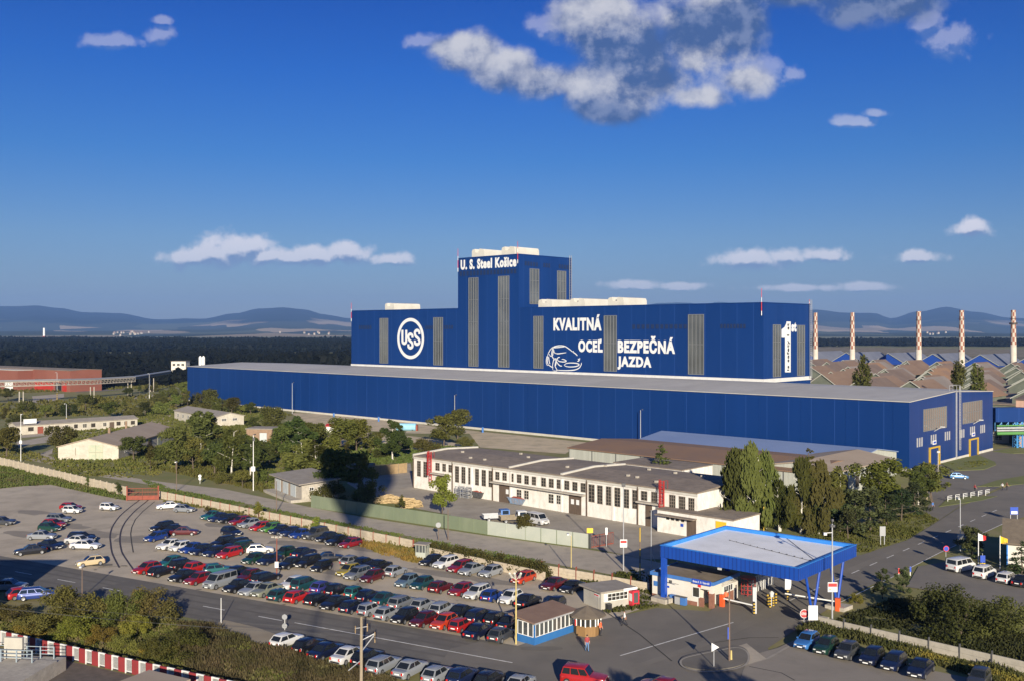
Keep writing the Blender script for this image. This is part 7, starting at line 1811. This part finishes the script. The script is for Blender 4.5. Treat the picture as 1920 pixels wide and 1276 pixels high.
    for s_, key_ in ((1,'side_l'),(-1,'side_r')):
        m1 = MB(); a, b, c, e = (base[1], base[0], tp[0], tp[1]) if s_ == 1 else (base[3], base[2], tp[2], tp[3])
        for i in range(nwin):
            u0, u1 = (i/nwin, (i+1)/nwin)
            A, B, C, D = lerp(a,b,u0), lerp(a,b,u1), lerp(e,c,u0), lerp(e,c,u1)
            m1.quad(*panel('w', A, B, D, C, .012, (.05 if i else .09, .05 if i < nwin-1 else .09, .14, .10)))
        out[key_] = m1.mesh('side_window', MATS['glass_dark'])
    m1 = MB(); n_ = 16; 
    def ringw(r_, y): return [(r_*math.cos(2*math.pi*i/n_), y, r_*math.sin(2*math.pi*i/n_)) for i in range(n_)]
    t0, t1, t2, t3 = ringw(wr, -.1), ringw(wr, .085), ringw(wr*.93, .1), ringw(wr*.66, .1)
    m1.add(t0+t1+t2+t3, [(k*n_+i, k*n_+(i+1) % n_, (k+1)*n_+(i+1) % n_, (k+1)*n_+i)[::-1] for k in range(3) for i in range(n_)] + [tuple(range(n_))], 0)
    m1.add(ringw(wr*.66,.098)+ringw(wr*.2,.085), [(i,(i+1) % n_,n_+(i+1) % n_,n_+i)[::-1] for i in range(n_)] + [tuple(range(2*n_-1, n_-1, -1))], 1)
    out['wheel'] = m1.mesh('wheel', [MATS['tyre'], MATS['rim']])
    hz = d['hood']-.22; wq = wid(xf-.06)
    m1 = MB(); m1.box(-.03,-.14,-.05,.03,.14,.06); out['headlight'] = m1.mesh('headlight', MATS['lamp_clear'])
    m1 = MB(); m1.box(-.025,-.10,-.13,.025,.10,.12); out['tail_light'] = m1.mesh('tail_light', MATS['lamp_red'])
    m1 = MB(); m1.box(-.012,-.26,-.055,.012,.26,.055); out['number_plate'] = m1.mesh('number_plate', MATS['plate'])
    m1 = MB(); m1.prism([(xf-.10,-wq*.93),(xf+.045,-wq*.72),(xf+.045,wq*.72),(xf-.10,wq*.93)], .30, .46); m1.box(xf-.02,-.36,d['hood']-.27,xf+.012,.36,d['hood']-.16); out['front_bumper'] = m1.mesh('front_bumper', MATS['black_trim'])
    m1 = MB(); m1.prism([(xr+.10,-wq*.93),(xr-.045,-wq*.72),(xr-.045,wq*.72),(xr+.10,wq*.93)], .30, .46); out['rear_bumper'] = m1.mesh('rear_bumper', MATS['black_trim'])
    m1 = MB(); m1.box(xr+.3,-W*.78,.16,xf-.3,W*.78,.5); out['underbody'] = m1.mesh('underbody', MATS['black_trim'])
    out['pos'] = (xf, xr, hz, wq, xw, wr, W, d['tail']-.24)
    CM[kind] = out; return out
PC = {'white':(.64,.64,.62),'silver':(.25,.265,.28),'grey':(.15,.16,.17),'dark grey':(.05,.053,.057),'black':(.010,.010,.012),'dark blue':(.010,.017,.052),'navy':(.008,.012,.034),'blue':(.012,.04,.21),'light blue':(.05,.19,.50),'blue grey':(.10,.15,.19),'red':(.36,.014,.012),'crimson':(.22,.011,.016),'maroon':(.085,.008,.010),'orange red':(.50,.045,.014),'teal':(.016,.105,.10),'dark teal':(.012,.055,.062),'green':(.07,.20,.035),'dark green':(.012,.045,.030),'beige':(.50,.40,.24),'olive':(.32,.25,.03),'violet blue':(.055,.055,.26),'olive grey':(.22,.23,.17),'pale blue':(.07,.19,.38)}
KN = {'hatchback':'hatchback','small_hatch':'small hatchback','sedan':'saloon','estate':'estate car','mpv':'people carrier','van':'van','suv':'off roader'}
CARLABELS = {}
def place_car(kind, colour, P, ang, label, group):
    m = car_meshes(kind); xf, xr, hz, wq, xw, wr, W, tz = m['pos']
    nm = {'van':'parked_van','suv':'parked_off_roader'}.get(kind, 'parked_car'); cat = 'van' if kind == 'van' else 'car'
    t = thing(nm, label, cat, (P.x, P.y, P.z), ang, group)
    sx_ = R.uniform(.95, 1.05); t.scale = (sx_, R.uniform(.98, 1.02), R.uniform(.97, 1.04))
    b = link('body', m['body'], t); v = 1 + R.uniform(-.12, .12); c = PC[colour]; b.color = (c[0]*v, c[1]*v, c[2]*v, 1)
    for k in ('windscreen','rear_window','side_l','side_r','front_bumper','rear_bumper','underbody'): link({'front_bumper':'bumper','rear_bumper':'bumper','side_l':'side_window','side_r':'side_window'}.get(k, k), m[k], t)
    for x in xw:
        for s_ in (1,-1):
            w_ = link('wheel', m['wheel'], t, (x, s_*(W-.085), wr), 0 if s_ == 1 else math.pi)
    for s_ in (1,-1):
        link('headlight', m['headlight'], t, (xf-.025, s_*(wq*.66), hz)); link('tail_light', m['tail_light'], t, (xr+.012, s_*(wq*.76), tz))
    link('number_plate', m['number_plate'], t, (xf+.055, 0, .42)); link('number_plate', m['number_plate'], t, (xr-.0, 0, .62 if kind != 'suv' else .7))
    return t
AX = math.atan2(-.876, -.482)           # nose towards the camera, square to the road
AXW = math.atan2(-.80, -.60)            # nose towards the camera, square to the slab wall
def px2ang(dx): return dx
ROWS = []
def row(place, group, base, items): ROWS.append((place, group, base, items))
# items: (x, y, kind, colour, 'f' nose to us / 'r' tail to us / angle)
row('of the slab wall row','cars nosed out from the slab wall',AXW,[(398,965,'sedan','teal','f'),(413,969,'sedan','dark blue','f'),(432,971,'sedan','black','f'),(451,975,'hatchback','crimson','f'),(467,980,'hatchback','silver','f'),(488,985.5,'hatchback','red','f'),(508,988,'hatchback','green','f'),(527,992,'sedan','navy','f'),(548,995,'sedan','dark blue','f'),(565,999,'sedan','blue','f'),(591,1001,'suv','dark grey','f'),(613,1006,'hatchback','black','f'),(635,1011.5,'sedan','black','f'),(657,1016.5,'hatchback','crimson','f')])
row('by the ivy hedge','cars along the ivy hedge',AXW,[(809,1049,'hatchback','black','f'),(836,1053,'estate','white','f'),(863,1060,'estate','crimson','f'),(884,1065.5,'sedan','silver','f'),(920,1069.5,'hatchback','silver','f'),(982,1081,'hatchback','orange red','f'),(1040,1092,'sedan','maroon','f'),(1074,1098,'sedan','black','f')])
row('of the far left middle row','cars of the far left middle row',AX,[(304,986,'estate','black','f'),(325,991.5,'sedan','navy','f'),(346,994.5,'sedan','maroon',.05),(292,1005,'hatchback','blue','f')])
row('of the left rank of the middle row','cars in the left part of the middle row',AX,[(319,1019,'sedan','white','f'),(337,1023,'small_hatch','white','f'),(362,1025.5,'sedan','blue','f'),(381,1029,'sedan','navy','f'),(402,1033,'hatchback','dark blue','f'),(430,1035,'estate','red','f')])
row('behind the left rank','cars behind the left rank of the middle row',AX,[(418,1014.5,'estate','black','f'),(444,1018.5,'estate','black','f'),(461,1024,'mpv','dark green','r'),(487,1027.5,'hatchback','white',.25)])
row('left of the rusty lamp post rank','cars round the rusty lamp post',AX,[(475,1046,'hatchback','dark green','f'),(505,1047,'sedan','navy','f'),(546,1053.5,'sedan','black','f'),(577,1051,'estate','black','f'),(602,1060.5,'small_hatch','black','f')])
row('behind the rusty lamp post rank','cars behind the rusty lamp post rank',AX,[(533.5,1034,'hatchback','dark green','f'),(569,1034,'sedan','navy','r'),(617,1043,'sedan','black',.35)])
row('of the short centre rank','cars of the short centre rank',AX,[(653,1067.5,'hatchback','olive','f'),(670,1073,'estate','grey','f'),(698,1079,'hatchback','maroon','f')])
row('behind the short centre rank','cars behind the short centre rank',AX,[(660,1049,'hatchback','grey','r'),(685,1053,'hatchback','navy','r'),(712,1057.5,'sedan','black','r'),(742,1068.5,'hatchback','silver','r')])
row('of the right middle rank','cars of the right middle rank',AX,[(763,1087.5,'hatchback','blue grey','f'),(791,1091.5,'hatchback','dark teal','f'),(826.5,1098,'hatchback','maroon','r'),(865,1103,'hatchback','crimson','f'),(894,1108,'estate','white','f'),(923.5,1113.5,'hatchback','blue','r'),(957,1117.5,'hatchback','white','f'),(990,1124,'sedan','black','r'),(1040.5,1131,'hatchback','navy','f')])
row('of the left roadside rank','cars of the left roadside rank',AX,[(275,1063.5,'hatchback','red','f'),(302,1069,'hatchback','black','r'),(344.5,1077.5,'sedan','black','f'),(371,1083.5,'hatchback','crimson','f'),(412.5,1089,'van','silver','f'),(446,1097,'sedan','black','f'),(477,1101.5,'sedan','silver','f'),(500,1104,'sedan','olive grey','f'),(527,1112.5,'hatchback','dark teal','r'),(558.5,1116,'hatchback','red','r'),(596,1120.5,'hatchback','black','r'),(628.5,1127.5,'sedan','black','f'),(661.5,1135,'hatchback','navy','r')])
row('behind the left roadside rank','cars behind the left roadside rank',AX,[(319,1052,'hatchback','teal','f'),(344,1056.5,'estate','black','r'),(369,1061.5,'hatchback','red','r'),(408.5,1065,'hatchback','teal',.45),(450,1069,'hatchback','navy','r'),(467,1078.5,'hatchback','maroon','f'),(498,1080.5,'estate','black','r'),(549,1091,'hatchback','white','f'),(571,1094,'mpv','dark teal','r'),(606.5,1098.5,'hatchback','violet blue','r'),(633.5,1103.5,'hatchback','black','r'),(667,1108.5,'small_hatch','teal','r')])
row('of the second row from the road','cars of the second row from the road',AX,[(691,1114,'hatchback','navy','r'),(722.5,1120.5,'sedan','dark teal','r'),(754.5,1127,'estate','grey','r'),(793,1132,'hatchback','silver','r'),(830,1138.5,'estate','silver','r'),(866,1143.5,'sedan','black','r'),(899.5,1151,'estate','navy','r'),(932,1155.5,'hatchback','black','r'),(957,1163,'sedan','black','r')])
row('of the front roadside row','cars of the front roadside row',AX,[(694,1140.5,'small_hatch','silver','r'),(726.5,1147,'hatchback','silver','r'),(759,1153,'hatchback','black','f'),(794,1159.5,'hatchback','maroon','f'),(832,1163.5,'hatchback','orange red','f'),(865,1170,'small_hatch','red','r'),(898.5,1180,'sedan','navy','r'),(940,1187,'hatchback','dark grey','r')])
row('parked on the near verge','cars parked on the near verge',AX,[(538,1197,'hatchback','white','r'),(579,1206.5,'hatchback','black','r'),(612.5,1217,'sedan','navy','r'),(655,1224,'sedan','white','r'),(690,1229.5,'hatchback','black','r'),(720,1242.5,'estate','silver','r'),(769,1250.5,'sedan','silver','r'),(821,1261,'hatchback','silver','r'),(868,1265,'hatchback','dark blue','r'),(918,1271,'hatchback','black','r'),(974,1279,'sedan','silver','r')])
row('of the shady lower right row','cars of the shady lower right row',math.atan2(-.79,-.61),[(1513,1199,'hatchback','light blue','f'),(1549,1209.5,'hatchback','dark green','f'),(1588,1219,'hatchback','dark grey','f'),(1635,1229,'hatchback','navy','f'),(1676,1238.5,'hatchback','dark blue','f'),(1726,1251,'sedan','navy','f'),(1836,1269,'hatchback','dark grey','f')])
row('of the sparse left group','cars scattered at the left of the car park',0,[(133,948.5,'hatchback','red',-.15),(136,954.5,'small_hatch','white',-.2),(205,949,'small_hatch','white',-.25),(316,946,'sedan','white',-2.75),(346,952.5,'hatchback','silver',-.2),(3,976,'sedan','dark grey',-.1),(110.5,971,'estate','grey',-.25),(101,980,'hatchback','red',-.3),(93,987.5,'hatchback','dark green',-.3),(79,1003,'sedan','silver',-.05),(94,1020,'sedan','navy',-.5),(57,1030,'sedan','black',-2.6),(153.5,1006,'estate','navy',-.25),(149,1011.5,'sedan','white',-.3),(160.5,1020,'sedan','white',-.15),(169,1050.5,'hatchback','beige',-2.55),(433.5,995,'hatchback','navy',-.7)])
row('at the lower left kerb','cars at the lower left kerb',0,[(17,1096,'sedan','silver',.1),(44,1110,'hatchback','red',.75),(71,1111.5,'estate','blue',.35)])
row('by the white house','vehicles by the white house',0,[(1802,1060,'van','white',.55),(1846,1072,'mpv','white',.7),(1889,1081,'estate','white',.75),(1918,1087,'sedan','black',.75)])
made = []
for place, group, base, items in ROWS:
    srt = sorted(range(len(items)), key=lambda i: items[i][0])
    for k, i in enumerate(srt):
        x, y, kind, colr, fl = items[i]
        ang = base if fl == 'f' else base + math.pi if fl == 'r' else fl
        nb = lambda j: f"{items[srt[j]][3]} {KN[items[srt[j]][2]]}"
        me_ = f"{colr} {KN[kind]}"
        if k == 0: lab = f"{me_} left of the {nb(1)} {place}"
        elif k == len(srt)-1: lab = f"{me_} right of the {nb(k-1)} {place}"
        else: lab = f"{me_} between {nb(k-1)} and {nb(k+1)} {place}"
        made.append((kind, colr, at(x, y, .68), ang + R.uniform(-.035, .035), lab, group))
FIX = {'between':'amid'}
for kind, colr, P, ang, lab, group in made:
    P.z = Z4 if (P.x > 30 and P.y < 130) else Z2
    w_ = lab.split()
    if len(w_) > 16:
        lab = lab.replace(' rank of the middle row',' middle rank').replace('people carrier','carrier').replace('small hatchback','hatchback').replace('estate car','estate'); w_ = lab.split()
    if len(w_) > 16: lab = ' '.join(w_[:16]); print('LONG', lab)
    place_car(kind, colr, P, ang, lab, group)
for (x, y, kind, colr, ang, lab, z) in ((1797.5,891,'hatchback','pale blue',-.2,'pale blue hatchback alone on the forecourt in front of the hall end',Z2),(1096,1270,'suv','red',-.35,'bright red off roader at the bottom edge of the junction',Z3),(1236,1283,'hatchback','crimson',2.6,'crimson car cut by the bottom edge near the traffic island',Z3),(1008,974,'van','white',-.9,'white van facing the street in the workshop yard',Z2)):
    P = at(x, y, .7); P.z = z; place_car(kind, colr, P, ang, lab, 'single cars')
def truck(label, p, ang, colr, bed):
    t = thing('flatbed_truck', label, 'truck', at(*p) , ang); mb = MB()
    mb.xprism([(-.92,.5),(.92,.5),(.95,1.2),(.82,1.95),(-.82,1.95),(-.95,1.2)], .7, 2.3); c = mb.build('cab', MATS[colr], t)
    mb = MB(); mb.quad((2.312,-.75,1.25),(2.312,.75,1.25),(2.312,.66,1.85),(2.312,-.66,1.85)); 
    for s_ in (-1,1): mb.quad(*[(x, s_*y, z) for x, y, z in ((1.0,.962,1.22),(2.1,.962,1.22),(2.1,.86,1.85),(1.0,.86,1.85))][::s_])
    mb.quad((.69,.7,1.25),(.69,-.7,1.25),(.69,-.62,1.8),(.69,.62,1.8)); mb.build('window', MATS['glass_dark'], c)
    mb = MB(); mb.box(-2.4,-.95,.6,.6,.95,.75); mb.box(-2.4,-.95,.75,.6,-.9,1.2); mb.box(-2.4,.9,.75,.6,.95,1.2); mb.box(-2.4,-.9,.75,-2.35,.9,1.2); mb.build('load_bed', MATS[bed], t)
    w_ = car_meshes('van')['wheel']
    for x in (-1.5,1.5):
        for s_ in (1,-1): link('wheel', w_, t, (x, s_*.85, .36), 0 if s_ == 1 else math.pi)
    return t
truck('blue flatbed truck parked in the workshop yard',(930,975),.25,'blue_dull','galv'); truck('white flatbed truck between the blue truck and the white van',(962,978),.25,'white_dull','timber_weath')

# ================================================================== people
def person(label, p, face, top, legs, hair='hair_dark', stride=.0, bag=None, z=0, hgt=1.75, arms=0.12):
    """one skinned body: joints as connected points, clothes by region; face = heading angle"""
    s = hgt/1.75; t = thing('person', label, 'person', (at(*p).x, at(*p).y, z), face)
    st = stride
    J = {'pelvis':(0,0,.95,.145),'waist':(0,0,1.10,.125),'chest':(.01,0,1.30,.155),'neckb':(0,0,1.47,.075),'neck':(.01,0,1.53,.055),'head':(.025,0,1.63,.095),'crown':(.015,0,1.71,.075)}
    E = [('pelvis','waist'),('waist','chest'),('chest','neckb'),('neckb','neck'),('neck','head'),('head','crown')]
    for sd, sg in (('l',1),('r',-1)):
        f = st*sg
        J.update({'hip'+sd:(0,.09*sg,.90,.105),'knee'+sd:(.5*f+.02,.10*sg,.50,.068),'ank'+sd:(f-.02 if f>0 else f-.1,.10*sg,.09 if f >= 0 else .12,.045),'toe'+sd:(f+.14,.11*sg,.035 if f>=0 else .05,.04),
                  'sho'+sd:(0,.19*sg,1.42,.068),'elb'+sd:(-.45*f-.03,.25*sg,1.14,.048),'wri'+sd:(-.75*f+.06+arms*.3,.27*sg,.90,.032)})
        E += [('pelvis','hip'+sd),('hip'+sd,'knee'+sd),('knee'+sd,'ank'+sd),('ank'+sd,'toe'+sd),('chest','sho'+sd),('sho'+sd,'elb'+sd),('elb'+sd,'wri'+sd)]
    names = list(J); me = bpy.data.meshes.new('person_body'); me.from_pydata([tuple(c*s for c in J[n_][:3]) for n_ in names], [(names.index(a), names.index(b)) for a, b in E], [])
    o = bpy.data.objects.new('body', me); COL.objects.link(o); o.modifiers.new('skin', 'SKIN'); o.modifiers.new('sub', 'SUBSURF').levels = 1
    for i, n_ in enumerate(names): me.skin_vertices[0].data[i].radius = (J[n_][3]*s, J[n_][3]*s*(1.0 if n_ not in ('chest','waist','pelvis') else 1.15)); me.skin_vertices[0].data[i].use_root = (i == 0)
    dg = bpy.context.evaluated_depsgraph_get(); m2 = bpy.data.meshes.new_from_object(o.evaluated_get(dg)); bpy.data.objects.remove(o)
    mb = MB(); mb.v = [tuple(v.co) for v in m2.vertices]; mb.f = [tuple(pl.vertices) for pl in m2.polygons]
    for pl in m2.polygons:
        c = pl.center/s; fore = c.z < 1.08 and abs(c.y) > .2 and c.z > .8
        mb.m.append(3 if c.z < .09 else 0 if (c.z > 1.50 or fore) else 2 if c.z < 1.0 and abs(c.y) < .21 else 1)
    for sg, sd in ((1,'l'),(-1,'r')):     # hands: palm, four fingers, thumb
        w_ = Vector(J['wri'+sd][:3])*s
        mb.tube(w_+Vector((0,0,.02)), w_+Vector((.01,0,-.09))*s, .033*s, .036*s, n=6, mi=0)
        for k, ln in enumerate((.075,.085,.08,.062)):
            q = w_+Vector((.012+.02*(1.5-k),0,-.085))*s; k2 = q+Vector((.006,-.008*sg,-ln*.55))*s; mb.tube(q, k2, .0095*s, .009*s, n=5); mb.tube(k2, k2+Vector((.004,-.02*sg,-ln*.4))*s, .009*s, .007*s, n=5)
        mb.tube(w_+Vector((.03,0,-.03))*s, w_+Vector((.06,-.012*sg,-.085))*s, .011*s, .009*s, n=5)
    h0 = Vector((.025,0,1.635))*s      # face: nose, brow, ears, mouth
    mb.tube(h0+Vector((.085,0,.015))*s, h0+Vector((.12,0,-.02))*s, .012*s, .016*s, n=5)
    for sg in (1,-1): mb.tube(h0+Vector((.0,.09*sg,.02))*s, h0+Vector((0,.10*sg,-.03))*s, .018*s, n=5); mb.tube(h0+Vector((.088,.032*sg,.02))*s, h0+Vector((.098,.032*sg,.02))*s, .01*s, n=5, mi=3)
    mb.box(*(h0+Vector((.08,-.025,-.062))*s), *(h0+Vector((.097,.025,-.052))*s), 3)
    mb.build('body', [MATS['skin'], MATS[top], MATS[legs], MATS['cloth_dark']], t, True)
    mb = MB(); mb.rev([(.1*s,-.0),(.108*s,.04*s),(.095*s,.085*s),(.05*s,.115*s)], (h0.x-.022*s, 0, h0.z+.0*s), n=12); mb.build('hair', MATS[hair], t, True)
    if bag:
        b_ = thing('shoulder_bag', bag, 'bag', t.matrix_world.translation, 0); b_.location = Vector(t.location)+Vector((math.cos(face)*-.02-math.sin(face)*.33*-1, math.sin(face)*-.02+math.cos(face)*.33*-1, .78)); b_.rotation_euler.z = face
        mb = MB(); mb.box(-.19,-.07,-.14,.19,.07,.16); mb.build('pouch', MATS['cloth_brown'], b_); mb = MB(); mb.tube((-.17,0,.16),(0,0,.62),.015,n=5); mb.tube((.17,0,.16),(0,0,.62),.015,n=5); mb.build('strap', MATS['cloth_brown'], b_)
    return t
person('person in a white shirt and dark trousers walking past the snack kiosk',(1171,1173.5),2.9,'cloth_white','cloth_dark',stride=.26,bag='brown shoulder bag carried by the walker in the white shirt',z=Z3)
person('person in jeans and a dark patterned top walking below the wooden kiosk',(1101,1221.5),-1.35,'cloth_red','cloth_jeans',stride=.16,z=Z3)
person('gate guard in an orange vest standing in the gatehouse entrance',(1331,1130),-1.2,'cloth_vest','cloth_dark')
person('gate guard in an orange vest behind the red boom barrier case',(1361.5,1132),-1.6,'cloth_vest','cloth_dark')
person('person in dark red leaning against the wooden kiosk corner',(1126,1192),-.6,'cloth_vest','cloth_dark',z=Z1)
person('person in a white top at the far roadside beyond the railing',(1879.5,919),.3,'cloth_white','cloth_dark',stride=.2)
person('person in dark clothes walking beside the white topped one',(1888,918),.3,'cloth_brown','cloth_dark',stride=.2)
person('person in dark red clothes behind the white tube railing',(1828,922),.3,'cloth_red','cloth_dark',stride=.15)
person('person in blue clothes standing under the wooden poles',(1749,956),-1.0,'blue_dull','cloth_dark')
dup_ = {k: v for k, v in LABELS.items() if len(v) > 1}
for k, v in dup_.items(): print('DUP', len(v), k)
